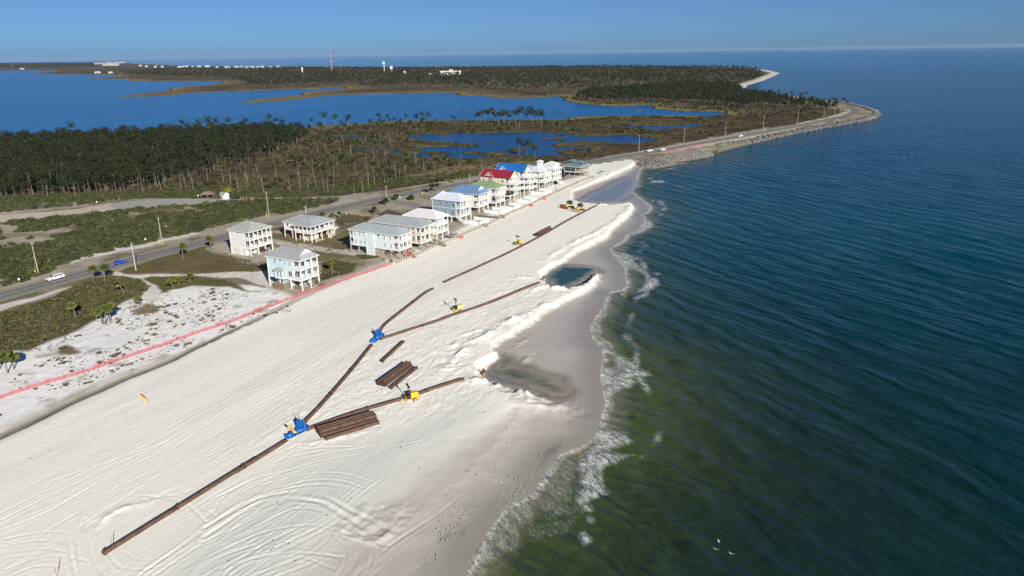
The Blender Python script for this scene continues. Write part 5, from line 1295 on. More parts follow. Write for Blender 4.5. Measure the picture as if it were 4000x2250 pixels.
def house(label, loc, W, L, st, storeys, wall, roof, D=2.6, n_posts=4, side_wins=(), ov=.6, roof_kind='hip', rise=2.2, ridge=None, post_mat=None, pile_mat=None, rail=None,
          ground='open', back_deck=0.0, piles=None, doors=True, pitch=.2, dark_glass=None, deck_top=True, cat='house', rz=BROW):
    z0 = gz(*loc) if False else 2.0
    h_ = empty('beach_house', (loc[0], loc[1], z0), rz, label, cat)
    wm = siding(wall[0], wall[1]); rm = metal_roof(roof[0], roof[1]); pm = post_mat or M_trim; pl = pile_mat or M_trim; rl = rail or M_trim
    eave = st + sum(storeys); yb = L - back_deck
    mb = MB(); mb.box(0, W, D, yb, st, eave); mb.build('wall', wm, h_)
    c = MB()                                                              # corner boards and belts, a little proud of the wall
    for (a, b) in ((0, D), (W, D), (0, yb), (W, yb)): c.box(a - .09, a + .09, b - .09, b + .09, st - .02, eave - .02)
    lev = st
    for s in storeys[:-1]:
        lev += s; c.box(-.03, W + .03, D - .03, yb + .03, lev - .14, lev + .06)
    c.box(-.04, W + .04, D - .04, yb + .04, st - .34, st + .10)
    c.build('trim_boards', M_trim, h_)
    # balconies on the sea side
    lev = st
    xs = [W * k / (n_posts - 1) for k in range(n_posts)]
    for i, s in enumerate(storeys):
        f = MB(); f.box(-.12, W + .12, -.12, D + .02, lev - .30, lev + .04); f.build('balcony_floor', M_trim, h_)
        railing(h_, (.08, 0), (W - .08, 0), lev, rl, pitch=pitch); railing(h_, (0, .08), (0, D - .1), lev, rl, pitch=pitch); railing(h_, (W, .08), (W, D - .1), lev, rl, pitch=pitch)
        if doors:
            n_bay = n_posts - 1
            for k in range(n_bay):
                xc = W * (k + .5) / n_bay; bw = W / n_bay
                if (k + i) % 2 == 0: window(h_, 'o', xc, D - .02, lev + 1.12, min(2.1, bw * .8), 2.2, glass=dark_glass, name='balcony_door')
                else: window(h_, 'o', xc, D - .02, lev + 1.45, min(1.5, bw * .62), 1.5, glass=dark_glass)
        if D > 1.6 and s > 2.4: window(h_, 's', .42, D - .35, lev + 1.4, .01 + .5, 1.2) if False else None
        if back_deck:
            f = MB(); f.box(-.1, W + .1, yb - .02, L + .1, lev - .3, lev + .04); f.build('balcony_floor', M_trim, h_); railing(h_, (0, yb + .1), (0, L - .05), lev, rl)
        lev += s
    for k, x in enumerate(xs):
        for yy in ((0, ) if k not in (0, n_posts - 1) else (0, )):
            p = MB(); p.box(x - .13, x + .13, yy - .13, yy + .13, st, eave); p.build('post', pm, h_)
    if back_deck:
        for x in (0, W / 2, W): MB().box(x - .11, x + .11, L - .12, L + .1, st, eave).build('post', pm, h_)
    b = MB(); b.box(-.1, W + .1, -.1, .12, eave - .3, eave); b.box(-.1, .1, .12, D, eave - .3, eave); b.box(W - .1, W + .1, .12, D, eave - .3, eave); b.build('porch_beam', M_trim, h_)
    cl = MB(); cl.box(.1, W - .1, .12, D, eave - .12, eave - .06); cl.build('porch_ceiling', M_trim, h_)
    # what carries the house
    px, py = piles or (3, max(3, int(L / 4)))
    for i in range(px):
        for j in range(py):
            x, y = W * i / (px - 1), L * j / (py - 1)
            q = MB(); q.box(x - .16, x + .16, y - .16, y + .16, -.6, st - .25); q.build('pile', pl, h_)
    bm_ = MB()
    for i in range(px):
        x = W * i / (px - 1); bm_.box(x - .12, x + .12, 0, L, st - .42, st - .28)
    bm_.build('floor_beam', pl, h_)
    fl = MB(); fl.box(0, W, D + .05, yb - .05, st - .28, st - .22); fl.build('floor', M_conc, h_)
    sl_ = MB(); sl_.box(-.4, W + .4, -.4, L + .4, -.3, .06); sl_.build('slab', M_conc, h_)
    # roof
    if roof_kind == 'hip': hip_roof(h_, -ov, W + ov, -ov, L + ov, eave + .14, rise, rm, ridge)
    elif roof_kind == 'gablet':
        ro = hip_roof(h_, -ov, W + ov, -ov, L + ov, eave + .14, rise, rm, ridge or (W * .42, W * .5))
        gw = W * .36; zt = eave + .14 + rise; yy = -ov + (ridge or (W * .42,))[0] * .52; g = MB()
        rz_ = zt - .02; lo = rz_ - gw * rise / (W / 2 + ov)
        g.add([(W / 2 - gw, yy, lo), (W / 2 + gw, yy, lo), (W / 2, yy, rz_), (W / 2, yy + 3.2, rz_), (W / 2 - gw, yy + 1.9, lo), (W / 2 + gw, yy + 1.9, lo)], [(0, 1, 2), (0, 2, 3, 4), (1, 5, 3, 2)])
        g.build('gablet', rm, ro)
        g = MB(); g.add([(W / 2 - gw * .93, yy - .02, lo + .05), (W / 2 + gw * .93, yy - .02, lo + .05), (W / 2, yy - .02, rz_ - .1), (W / 2 - gw * .93, yy + .02, lo + .05), (W / 2 + gw * .93, yy + .02, lo + .05), (W / 2, yy + .02, rz_ - .1)], [(0, 1, 2), (5, 4, 3), (0, 2, 5, 3), (1, 4, 5, 2), (0, 3, 4, 1)])
        g.build('gablet_face', M_trim, ro)
        b = MB(); b.bar((W / 2 - gw - .1, yy - .06, lo), (W / 2, yy - .06, rz_ + .06), .1, .2); b.bar((W / 2, yy - .06, rz_ + .06), (W / 2 + gw + .1, yy - .06, lo), .1, .2); b.build('bargeboard', M_trim, ro)
    elif roof_kind == 'gable': gable_roof(h_, -ov, W + ov, -ov, L + ov, eave + .14, rise, rm, wm)
    for w in side_wins:
        (y, z, ww, hh) = w[:4]; window(h_, 's', -.02, y, z, ww, hh, glass=w[4] if len(w) > 4 else None)
    for k in range(3):                                                    # plain back and far side
        window(h_, 'n', W + .02, D + (yb - D) * (k + .5) / 3, st + storeys[0] * .5, .9, 1.3); window(h_, 'b', W * (k + .5) / 3, yb + .02, st + storeys[0] * .5, .9, 1.3)
    return h_, eave
def room(par, x0, x1, y0, y1, z0, z1, mat, name='ground_room', panels=0):
    mb = MB(); mb.box(x0, x1, y0, y1, z0, z1); o = mb.build(name, mat, par)
    for k in range(panels):
        y = y0 + (y1 - y0) * (k + .5) / panels; p = MB(); p.box(x0 - .04, x0 + .01, y - (y1 - y0) / panels * .42, y + (y1 - y0) / panels * .42, z0 + .1, z1 - .15); p.build('door_panel', M_trim, o)
    return o
GREY = ('grey', (.36, .375, .38))
# 1 pale blue-mint house nearest the beach fence
H1, ev = house('pale mint-blue three-level stilt house with grey gabled metal roof, nearest the red fence', (-65.5, 211.0), 7.4, 14.2, 3.5, [3.25, 3.05], ('mint', (.42, .56, .585)), GREY, D=3.0, n_posts=4, roof_kind='gablet', rise=2.7, ridge=(2.6, 4.1), piles=(3, 4),
               side_wins=[(10.6, 8.6, .75, 1.6), (8.3, 9.0, 1.5, .5), (6.3, 8.4, .6, 1.15), (4.3, 8.4, .6, 1.15), (10.4, 6.0, .75, 1.0), (4.5, 5.1, 1.6, 1.7)])
bw = siding('mint', (.42, .56, .585))
b = MB(); b.box(-1.0, -.01, 6.7, 10.2, 3.3, 6.0); bay = b.build('bay_window', bw, H1)
hip_roof(bay, -1.5, .05, 6.3, 10.6, 6.05, .8, metal_roof(*GREY), (.9, 1.4), 'y', 'bay_roof', False)
for y, w in ((7.6, .7), (8.9, .7)): window(bay, 's', -1.02, y, 4.75, w, 1.6)
window(bay, 'o', -.5, 6.68, 4.75, .55, 1.6); window(bay, 'n', .02, 8, 4.5, .3, .3) if False else None
t = MB()
for (a, b_) in ((-1.0, 6.7), (-1.0, 10.2)): t.box(a - .07, a + .07, b_ - .07, b_ + .07, 3.3, 6.0)
t.box(-1.06, 0, 6.64, 10.26, 3.2, 3.42); t.build('trim_boards', M_trim, bay)
room(H1, .9, 3.6, 6.8, 9.6, .06, 3.2, bw)
sh = MB(); sh.box(-1.9, -1.8, 6.2, 10.4, 0, 2.0); sh.box(-1.9, .6, 6.1, 6.2, 0, 2.0); sh.box(-1.9, .6, 10.4, 10.5, 0, 2.0); sh.box(-1.88, -.2, 8.2, 8.3, 0, 1.9); sh.build('shower_screen', M_wood, H1)
rl = MB()
for y0_, y1_ in ((.1, 3.0),): rl.box(.0, .06, y0_, y1_, 0, 1.25)
rl.box(.3, W_ if False else 5.0, -.05, .02, .2, .9); rl.build('lattice_screen', M_wood, H1)
stairs(H1, (6.8, .2, 1.3), (6.8, -2.4, 0), 1.5, M_wood)
# 2 white house at the lawn
H2, ev = house('plain white three-level house with grey hip roof beside the road', (-95.7, 252.1), 10.4, 10.2, 3.05, [3.1, 3.05], ('white', (.62, .62, .61)), ('grey_green', (.40, .42, .40)), D=2.5, n_posts=6, rise=2.5, ridge=(4.9, 4.9), piles=(4, 3), side_wins=[(5.6, 8.55, .95, .45)])
sk = MB()
for k in range(11): sk.box(-.03, .03, 2.4, 10.1, .12 + k * .26, .32 + k * .26)
sk.build('slatted_screen', M_trim, H2); MB().box(.06, 2.0, 2.5, 10.0, .06, 2.72).build('ground_room', siding('white', (.62, .62, .61)), H2)
MB().box(4.2, 8.6, 3.0, 8, .06, 2.6).build('ground_room', siding('white', (.62, .62, .61)), H2)
for k, (x, z) in enumerate(((2.2, 6.17), (6.4, 6.17), (4.1, 3.07), (7.5, 3.07), (8.6, 6.17))): tag(chair(H2, x, 1.3, z, ('navy', 'navy', 'orange', 'white', 'navy')[k], .3 * k), ('dark chair on the upper balcony of the white house, left one', 'dark chair on the upper balcony of the white house, middle one', 'orange chair on the lower balcony of the white house', 'white chair on the lower balcony of the white house', 'dark chair on the upper balcony of the white house, right one')[k], 'chair')
# 3 single-storey house on tall piles
WWH = ('white_warm', (.62, .62, .59))
H3, ev = house('single-storey white house on tall tan piles with wrap-around porch and grey hip roofs', (-77.2, 272.8), 10.6, 16.6, 3.75, [2.8], WWH, ('grey2', (.37, .405, .42)), D=2.6, n_posts=5, rise=2.3, ridge=(5.4, 5.4), pile_mat=paint('tan_pile', (.55, .48, .37), .85, var=.12), piles=(4, 5), side_wins=[(14.6, 5.5, 1.0, 1.1)])
MB().box(-2.3, .02, -.1, 8.6, 3.45, 3.79).build('porch_floor', M_trim, H3); railing(H3, (-2.25, 0), (-2.25, 8.5), 3.77, M_trim); railing(H3, (-2.2, -.02), (-.05, -.02), 3.77, M_trim); railing(H3, (-2.2, 8.5), (-.05, 8.5), 3.77, M_trim)
for y in (0, 2.1, 4.2, 6.4, 8.5): MB().box(-2.36, -2.14, y - .11, y + .11, 3.5, 6.6).build('post', M_trim, H3)
for y in (0, 4.2, 8.5): MB().box(-2.4, -2.05, y - .17, y + .17, -.6, 3.46).build('pile', MATS['tan_pile'], H3)
hip_roof(H3, -2.95, 6.0, -.72, 9.4, 6.72, 1.9, metal_roof('grey2', (.37, .405, .42)), (4.3, 4.6), 'y', 'porch_roof')
for y in (1.4, 4.0, 6.5): window(H3, 's', -.02, 1.3 + y, 5.0, 1.3, 1.5)
room(H3, .3, 4.8, 3.2, 7.6, .06, 3.3, siding(*WWH), panels=3)
stairs(H3, (10.4, -.9, 3.75), (6.8, -.9, 0), 1.2, M_trim); MB().box(8.8, 11.6, -1.6, -.12, 3.45, 3.72).build('stair_landing', M_trim, H3)
for k, x in enumerate((1.6, 3.4)): tag(chair(H3, x, 1.2, 3.79, 'blue', .2), ('bright blue chair on the porch of the single-storey stilt house, left one', 'bright blue chair on the porch of the single-storey stilt house, right one')[k], 'chair')
# 4 long pale house behind the seawall corner
H4, ev = house('long pale aqua-white house with grey hip roof and brown piles at the seawall corner', (-40.0, 245.6), 7.0, 22.6, 3.3, [2.85, 2.65], ('aqua', (.54, .62, .62)), ('slate', (.38, .43, .455)), D=2.6, n_posts=4, rise=2.1, ridge=(4.1, 4.6), back_deck=1.5, pile_mat=M_pile, piles=(3, 7),
               side_wins=[(3.8, 7.5, .55, 1.5), (6.5, 7.5, .55, 1.5), (9.2, 7.9, .9, .9), (16.1, 7.9, .4, .75), (17.8, 7.5, .55, 1.5), (20.3, 7.5, .55, 1.5), (3.6, 4.7, .55, 1.5), (6.3, 4.7, .55, 1.5), (15.7, 4.8, .4, .75), (17.5, 4.6, .55, 1.5), (20.0, 4.6, .55, 1.5)], dark_glass=None)
tw = MB(); tw.box(-.28, -.005, 11.3, 15.0, .0, 8.62); tw.box(0, 2.6, 11.4, 14.9, 0, 3.0); tw_o = tw.build('stair_tower', siding('aqua', (.54, .62, .62)), H4)
t = MB(); t.box(-.36, -.2, 11.22, 11.42, 0, 8.6); t.box(-.36, -.2, 14.9, 15.08, 0, 8.6); t.build('trim_boards', M_trim, tw_o)
for z in (7.7, 4.6): window(tw_o, 's', -.30, 13.2, z, .5, .5, mull=False, name='porthole')
x_ = MB()
for y in (0, 3.77): x_.bar((.02, y + .2, .2), (.02, y + 3.4, 2.7), .1, .2); x_.bar((.1, y + 3.4, .2), (.1, y + .2, 2.7), .1, .2)
x_.build('cross_brace', M_pile, H4); MB().box(.05, 1.2, 8.0, 11.0, 0, 2.6).build('timber_screen', M_pile, H4)
for k, x in enumerate((1.2, 3.4, 5.5)): tag(chair(H4, x, 1.1, 3.34, 'navy', .3), 'dark chair on the lower balcony of the long pale house, %s' % ('left one', 'middle one', 'right one')[k], 'chair')
# 5 tan house
H5, ev = house('tan two-level house with long grey hip roof and timber stair to the beach', (-33.7, 257.8), 8.4, 23.6, 2.7, [3.05, 3.0], ('tan', (.43, .41, .335)), ('slate2', (.37, .41, .42)), D=2.3, n_posts=4, rise=2.3, ridge=(5.0, 5.2), pile_mat=M_pile, piles=(3, 6), post_mat=paint('tan_trim', (.60, .58, .50), .6), rail=paint('tan_trim', (.60, .58, .50)),
               side_wins=[(3.3, 8.0, .9, .9), (3.3, 6.6, .8, .8), (3.3, 4.1, .9, 1.7), (5.6, 7.6, .9, .8), (8.5, 7.6, .9, 1.2)])
stairs(H5, (7.2, -.2, 2.7), (8.6, -5.2, .1), 1.4, M_wood)
# 6 white-roofed house
H6, ev = house('white three-level house with bright white hip roof next to the tan house', (-29.1, 270.0), 8.0, 15.4, 3.2, [3.0, 2.95], ('white', (.62, .62, .61)), ('white', (.72, .73, .74)), D=2.9, n_posts=4, rise=2.4, ridge=(4.6, 5.0), piles=(3, 4), side_wins=[(4.4, 8.0, .9, 1.3), (6.5, 8.0, 1.6, 1.0), (9.0, 8.0, .9, 1.3)])
d_ = MB(); d_.box(5.5, 9.6, -3.6, -.3, 1.2, 1.35); dk_o = d_.build('beach_deck', M_deckw, H6); railing(dk_o, (5.6, -3.5), (9.5, -3.5), 1.35, M_wood); [MB().box(x - .1, x + .1, -3.4, -3.2, -.3, 1.2).build('deck_post', M_wood, dk_o) for x in (5.7, 7.5, 9.4)]
# 7 blue-grey house
BG = ('blue_grey', (.19, .265, .35))
H7, ev = house('blue-grey clapboard house with icy white metal roof and white balconies', (-21.7, 301.8), 8.2, 14.6, 2.75, [3.45, 3.35], BG, ('ice', (.66, .71, .78)), D=2.4, n_posts=5, rise=2.5, ridge=(4.4, 5.5), piles=(3, 4),
               side_wins=[(12.6, 8.5, .5, .7), (10.0, 8.0, .95, 1.5), (6.8, 8.5, .95, .55), (3.4, 7.7, 1.1, 1.6), (11.6, 4.4, .9, 1.4), (7.6, 4.3, 1.3, 1.6), (3.9, 4.2, 1.7, 1.6)])
hip_roof(H7, .4, 7.8, 8.4, 15.0, 9.75, 2.95, metal_roof('ice', (.66, .71, .78)), (3.2, 3.4), 'y', 'upper_roof', False)
stairs(H7, (-.8, 1.4, 2.75), (-.8, -2.6, 0), 1.2, M_trim)
# 8 blue metal roof
H8, ev = house('white house with slate-blue metal roof and teal balcony chairs', (-14.7, 322.3), 8.4, 15.4, 2.6, [3.0, 2.85], ('white', (.62, .62, .61)), ('blue_slate', (.155, .26, .47)), D=3.0, n_posts=4, roof_kind='gablet', rise=3.0, ridge=(3.2, 4.6), piles=(3, 4), side_wins=[(7.0, 7.4, .8, 1.2), (10.0, 7.4, .8, 1.2)])
for k, (x, z) in enumerate(((1.2, 5.65), (4.4, 5.65), (3.6, 2.65))): tag(chair(H8, x, 1.0, z, 'teal', .2), ('teal chair on the upper balcony under the slate-blue roof, left one', 'teal chair on the upper balcony under the slate-blue roof, right one', 'teal chair on the lower balcony under the slate-blue roof')[k], 'chair')
# 9 green roof
H9, ev = house('white house with sage-green metal hip roof', (-6.9, 329.0), 8.2, 15.0, 3.1, [3.45, 3.35], ('white', (.62, .62, .61)), ('sage', (.255, .345, .20)), D=2.8, n_posts=6, rise=2.4, ridge=(4.4, 4.6), piles=(3, 4), side_wins=[(5.0, 8.6, 1.2, 1.2)])
# 10 red roof, cream walls
CR_ = ('cream', (.58, .51, .375))
H10, ev = house('cream four-level house with dark red gabled roof', (-.2, 346.9), 7.8, 16.6, 2.8, [2.95, 2.95, 2.9], CR_, ('crimson', (.30, .025, .045)), D=2.8, n_posts=3, roof_kind='gable', rise=3.0, piles=(3, 4), side_wins=[(15.0, 10.2, .7, 1.6), (10.2, 10.3, .7, 1.6), (11.1, 10.3, .7, 1.9), (12.0, 10.3, .7, 1.6), (4.2, 9.9, 1.1, 1.3)])
gable_roof(H10, -.62, 3.9, 9.0, 14.4, 11.74, 2.3, metal_roof('crimson', (.30, .025, .045)), siding(*CR_), 'x', 'cross_gable', .55)
fl = MB(); fl.box(-.1, 9.2, -3.2, -.1, 5.5, 5.75); fl.box(-.1, 9.2, -3.2, -.1, 8.45, 8.7); fl.build('balcony_floor', M_trim, H10)
for z in (5.75, 8.7): railing(H10, (0, -3.1), (9.1, -3.1), z, M_trim); railing(H10, (0, -3.1), (0, -.15), z, M_trim)
for x in (0, 4.5, 9.1): MB().box(x - .12, x + .12, -3.25, -3.0, 0, 9.7).build('post', M_trim, H10)
# 11 bright blue roof
H11, ev = house('white-grey four-level house with vivid blue gabled roof', (7.1, 368.3), 7.8, 16.6, 2.5, [2.9, 2.9, 2.85], ('pale_grey', (.52, .54, .575)), ('cobalt', (.015, .15, .50)), D=2.8, n_posts=3, roof_kind='gable', rise=3.1, piles=(3, 4), side_wins=[(4.4, 9.4, 1.1, 1.3), (4.4, 6.3, 1.1, 1.3)])
gable_roof(H11, -.62, 3.9, 10.0, 15.2, 11.29, 2.4, metal_roof('cobalt', (.015, .15, .50)), siding('pale_grey', (.52, .54, .575)), 'x', 'cross_gable', .55)
fl = MB(); fl.box(-.1, 9.0, -3.2, -.1, 5.1, 5.35); fl.box(-.1, 9.0, -3.2, -.1, 8.0, 8.25); fl.box(-.1, 9.0, -3.2, -.1, 2.2, 2.5); fl.build('balcony_floor', M_trim, H11)
for z in (2.5, 5.35, 8.25): railing(H11, (0, -3.1), (8.9, -3.1), z, M_trim); railing(H11, (0, -3.1), (0, -.15), z, M_trim)
for x in (0, 4.4, 8.9): MB().box(x - .12, x + .12, -3.25, -3.0, 0, 9.2).build('post', M_trim, H11)
# 12 light grey house with open decks
H12, ev = house('light grey house with pale roof and furnished open decks', (15.6, 384.5), 8.4, 12.0, 2.9, [2.95, 2.7], ('light_grey', (.47, .505, .54)), ('pale', (.68, .73, .78)), D=2.6, n_posts=4, rise=2.0, ridge=(4.2, 4.2), piles=(3, 4), side_wins=[(3.8, 4.4, 1.2, 1.4), (5.6, 7.2, .9, 1.2)])
fl = MB(); fl.box(-.1, 9.6, -3.4, -.13, 2.6, 2.85); fl.box(-.1, 7.0, -3.0, -.13, 5.55, 5.8); fl.build('deck', M_trim, H12)
railing(H12, (0, -3.3), (9.5, -3.3), 2.85, M_trim); railing(H12, (0, -3.3), (0, -.2), 2.85, M_trim); railing(H12, (0, -2.9), (6.9, -2.9), 5.8, M_trim); railing(H12, (0, -2.9), (0, -.2), 5.8, M_trim)
for x in (0, 3.2, 6.4, 9.5): MB().box(x - .12, x + .12, -3.4, -3.15, 0, 2.9).build('post', M_trim, H12)
for k, (x, z, c) in enumerate(((1.2, 2.85, 'lime'), (3.0, 2.85, 'white'), (5.0, 2.85, 'navy'), (2.2, 5.8, 'blue'), (4.5, 5.8, 'navy'))): tag(chair(H12, x, -1.6, z, c, .2 * k), ('lime chair on the lower deck of the light grey house', 'white chair on the lower deck of the light grey house', 'navy chair on the lower deck of the light grey house', 'blue chair on the upper deck of the light grey house', 'navy chair on the upper deck of the light grey house')[k], 'chair')
# 13 white house with lookout
H13, ev = house('tall white house with square rooftop lookout and pale hip roofs', (24.0, 392.0), 9.6, 12.4, 2.7, [2.9, 2.7], ('white', (.62, .62, .61)), ('pale2', (.72, .76, .79)), D=1.4, n_posts=5, rise=1.9, ridge=(4.9, 4.9), piles=(4, 4), side_wins=[(4.0, 4.4, 1.0, 1.5), (6.4, 4.4, 1.0, 1.5)])
MB().box(3.2, 9.4, 1.0, 7.4, 8.0, 10.4).build('upper_wall', siding('white', (.62, .62, .61)), H13); hip_roof(H13, 2.7, 9.9, .4, 8.0, 10.45, 1.5, metal_roof('pale2', (.72, .76, .79)), (3.3, 3.3), 'y', 'upper_roof')
for x in (4.2, 5.3, 6.4, 7.5, 8.6): window(H13, 'o', x, .98, 9.5, .6, .9)
cu = MB(); cu.box(2.6, 5.0, 9.0, 11.6, 8.6, 11.8); cuo = cu.build('lookout', siding('white', (.62, .62, .61)), H13); hip_roof(cuo, 2.1, 5.5, 8.5, 12.1, 11.85, 1.0, metal_roof('pale2', (.72, .76, .79)), None, 'y', 'lookout_roof', False)
sh = MB(); sh.box(-.06, -.03, 3.0, 3.5, 3.6, 5.2); sh.box(-.06, -.03, 4.6, 5.2, 3.6, 5.2); sh.box(-.06, -.03, 5.6, 6.0, 3.6, 5.2); sh.build('shutter', paint('green_shutter', (.20, .52, .10), .5), H13)
stairs(H13, (2.0, -.3, 2.7), (2.0, -4.6, 0), 1.3, M_trim)
# 14 dark green house
DG = ('dark_green', (.035, .052, .048))
H14, ev = house('dark green single-storey stilt house with blue-grey dormered roof, last of the row', (41.0, 418.2), 12.2, 10.0, 2.6, [3.0], DG, ('blue_grey_roof', (.185, .26, .30)), D=2.8, n_posts=5, rise=2.3, ridge=(4.6, 4.6), ov=.8, pile_mat=M_pile, post_mat=M_pile, rail=M_pile, piles=(5, 4), side_wins=[(6.2, 4.5, .9, .9)])
for (x0, x1, y0, y1, zt, nm) in ((3.2, 9.0, -.1, 5.6, 7.6, 'dormer'), (4.0, 8.0, 5.8, 9.4, 8.2, 'lookout')):
    d_ = MB(); d_.box(x0, x1, y0 + .6, y1, 6.2, zt); do = d_.build(nm, siding(*DG), H14); hip_roof(do, x0 - .5, x1 + .5, y0, y1 + .5, zt + .03, 1.0, metal_roof('blue_grey_roof', (.185, .26, .30)), (2.2, 2.2), 'y', nm + '_roof', False)
    window(do, 'o', (x0 + x1) / 2, y0 + .58, zt - .6, .9, .7)
stairs(H14, (2.0, -.2, 2.6), (3.6, -5.0, 0), 1.3, M_pile)
for x in (3, 6, 9): MB().box(x, x + 2.0, 2.0, 8.0, 0, 1.9).build('storage_screen', paint('dark_screen', (.02, .03, .06), .7), H14)

# ---------------------------------------------------------------- pool yards: fences, decks, pools
M_pooldeck = paint('pool_paving', (.60, .53, .45), .8, var=.1); M_poolw = still_water('pool_blue_water', (.05, .22, .26), 1.5, .1); M_vinyl = paint('white_vinyl', (.64, .65, .65), .45, var=.04)
def pool_yard(loc, x0, x1, y0, y1, pool, lab, rz=BROW, sides='fls', hgt=1.45):
    """white panel fence round a paved yard in front of a house"""
    d = empty('pool_deck', (loc[0], loc[1], 2.0), rz); d['kind'] = 'structure'
    d_ = MB(); d_.box(x0, x1, y0, y1, -.3, .14); d_.build('paving', M_pooldeck, d)
    f = empty('panel_fence', (loc[0], loc[1], 2.0), rz, 'white panel fence round the pool yard before ' + lab, 'fence')
    def run(a, b):
        a, b = Vector((*a, 0)), Vector((*b, 0)); n = max(1, int((b - a).length / 1.9))
        for k in range(n):
            p, q = a.lerp(b, k / n), a.lerp(b, (k + 1) / n); e = (q - p).normalized() * .09
            m = MB(); m.bar(p + e + Vector((0, 0, hgt * .52)), q - e + Vector((0, 0, hgt * .52)), .05, hgt * .9); m.build('panel', M_vinyl, f)
        for k in range(n + 1):
            p = a.lerp(b, k / n); m = MB(); m.box(p.x - .08, p.x + .08, p.y - .08, p.y + .08, 0, hgt + .08); m.build('post', M_vinyl, f)
    run((x0, y0), (x1, y0)); run((x0, y0), (x0, y1))
    run((x1, y0), (x1, y1))
    px0, px1, py0, py1 = pool
    s = empty('swimming_pool', (loc[0], loc[1], 2.0), rz, 'small blue swimming pool in the yard before ' + lab, 'pool')
    r = MB(); c = .3
    r.box(px0 - c, px1 + c, py0 - c, py0, .12, .2); r.box(px0 - c, px1 + c, py1, py1 + c, .12, .2); r.box(px0 - c, px0, py0, py1, .12, .2); r.box(px1, px1 + c, py0, py1, .12, .2); r.build('coping', M_conc, s)
    w = MB(); w.box(px0, px1, py0, py1, .06, .16); w.build('water', M_poolw, s)
pool_yard((-21.7, 301.8), .2, 8.4, -9.2, -1.4, (3.6, 7.2, -7.2, -4.6), 'the blue-grey house')
pool_yard((-14.7, 322.3), 1.2, 8.6, -10.2, -2.2, (3.6, 7.0, -8.4, -5.6), 'the slate-blue-roofed house')
pool_yard((-6.9, 329.0), 2.2, 10.4, -8.2, -1.2, (4.8, 8.4, -6.0, -3.6), 'the green-roofed house')
pool_yard((-.2, 346.9), .6, 9.2, -10.4, -3.8, (3.6, 7.4, -8.2, -6.0), 'the red-roofed house')
pool_yard((7.1, 368.3), .2, 10.2, -11.0, -3.9, (3.6, 8.0, -8.6, -6.0), 'the vivid-blue-roofed house')
for k, (hs, x, y, c, kd, lb) in enumerate(((H9, 3.4, -2.6, 'navy', 'chair', 'navy chair on the paving behind the fence of the green-roofed house, left one'), (H9, 4.4, -2.5, 'navy', 'chair', 'navy chair on the paving behind the fence of the green-roofed house, right one'), (H9, 8.9, -3.2, 'teal', 'lounger', 'teal lounger by the pool of the green-roofed house'),
    (H10, 2.0, -5.6, 'blue', 'lounger', 'bright blue lounger by the pool of the red-roofed house'), (H7, 2.0, -5.8, 'red', 'lounger', 'red lounger by the pool of the blue-grey house'), (H7, 4.0, -3.4, 'white', 'lounger', 'white lounger by the pool of the blue-grey house'), (H11, 3.0, -5.2, 'blue', 'lounger', 'blue lounger by the pool of the vivid-blue-roofed house, left one'), (H11, 5.0, -5.0, 'blue', 'lounger', 'blue lounger by the pool of the vivid-blue-roofed house, right one'))):
    tag(chair(hs, x, y, .14, c, .3, kd), lb, 'chair' if kd == 'chair' else 'lounger')

# ---------------------------------------------------------------- seawall of piles and planks
Z2 = (1300, 700, 6.657)
SW = ZR(*Z2, [(870, 1372), (960, 1385), (1075, 1412), (1370, 1300), (1600, 1195), (1820, 1095), (2000, 1025), (2180, 950), (2380, 860), (2576, 785)]) + ZR(1600, 580, 4, [(1000, 668), (1100, 622), (1200, 580), (1350, 505), (1480, 445), (1700, 348), (1850, 292)])
line = smooth_line([Q(a, b, 2.0) for a, b in SW], 1.4)
wall_o = empty('seawall', line[0], 0, 'low grey timber seawall of piles and planks along the house row', 'seawall')
base = Vector(line[0]); base.z = 2.0
cap = MB(); brd = None
for i, p in enumerate(line):
    q = p - base; q.z = 0
    m = MB(); m.box(q.x - .14, q.x + .14, q.y - .14, q.y + .14, -.8, 1.15); m.build('pile', paint('dark_pile', (.15, .125, .10), .9, var=.25), wall_o)
    if i + 1 < len(line):
        r = line[i + 1] - base; r.z = 0; d = (r - q).normalized(); s = Vector((-d.y, d.x, 0)) * .16
        m = MB(); m.bar(q + s + Vector((0, 0, .25)), r + s + Vector((0, 0, .25)), .09, 1.3); m.build('plank', paint('bleached_plank', (.42, .39, .335), .9, var=.2), wall_o)
    cap.bar(q + Vector((0, 0, 1.18)), (line[min(i + 1, len(line) - 1)] - base) * 1 + Vector((0, 0, 1.18 - 0)) if i + 1 < len(line) else q + Vector((0.01, 0, 1.18)), .12, .05)
cap.build('cap_board', M_deckw, wall_o)
wall_o.location = base

# ================================================================== dredge pipes, valves, machines on the beach
t = NT('rusty_steel')
n1 = t.noise(.9, 5, .65, t.pos()); n2 = t.noise(3.5, 4, .7, t.pos()); n3 = t.noise(.35, 3, .6, t.pos())
rust = t.mix(t.rng(n1, .35, .7, 0, 1), (.060, .031, .020), (.118, .064, .042))
rust = t.mix(t.rng(n2, .58, .72, 0, .7), rust, (.22, .175, .13))
t.set(Base_Color=t.mix(t.rng(n3, .55, .75, 0, .65), rust, (.13, .105, .078)), Roughness=.85, Normal=t.bump(n2, .3, .03))
M_rust = t.m
M_pipe_in = paint('pipe_inside', (.03, .022, .018), .9)
M_blue = paint('blue_valve_paint', (.008, .105, .36), .45, var=.2, scale=1.5)
M_steel = paint('grey_steel', (.30, .30, .31), .5, .4, var=.2)
M_black = paint('black_rubber', (.02, .02, .022), .7)
M_yel = paint('machine_yellow', (.55, .36, .02), .5, var=.12)
M_tan = paint('faded_machine_yellow', (.50, .36, .15), .6, var=.2)
PR = .38
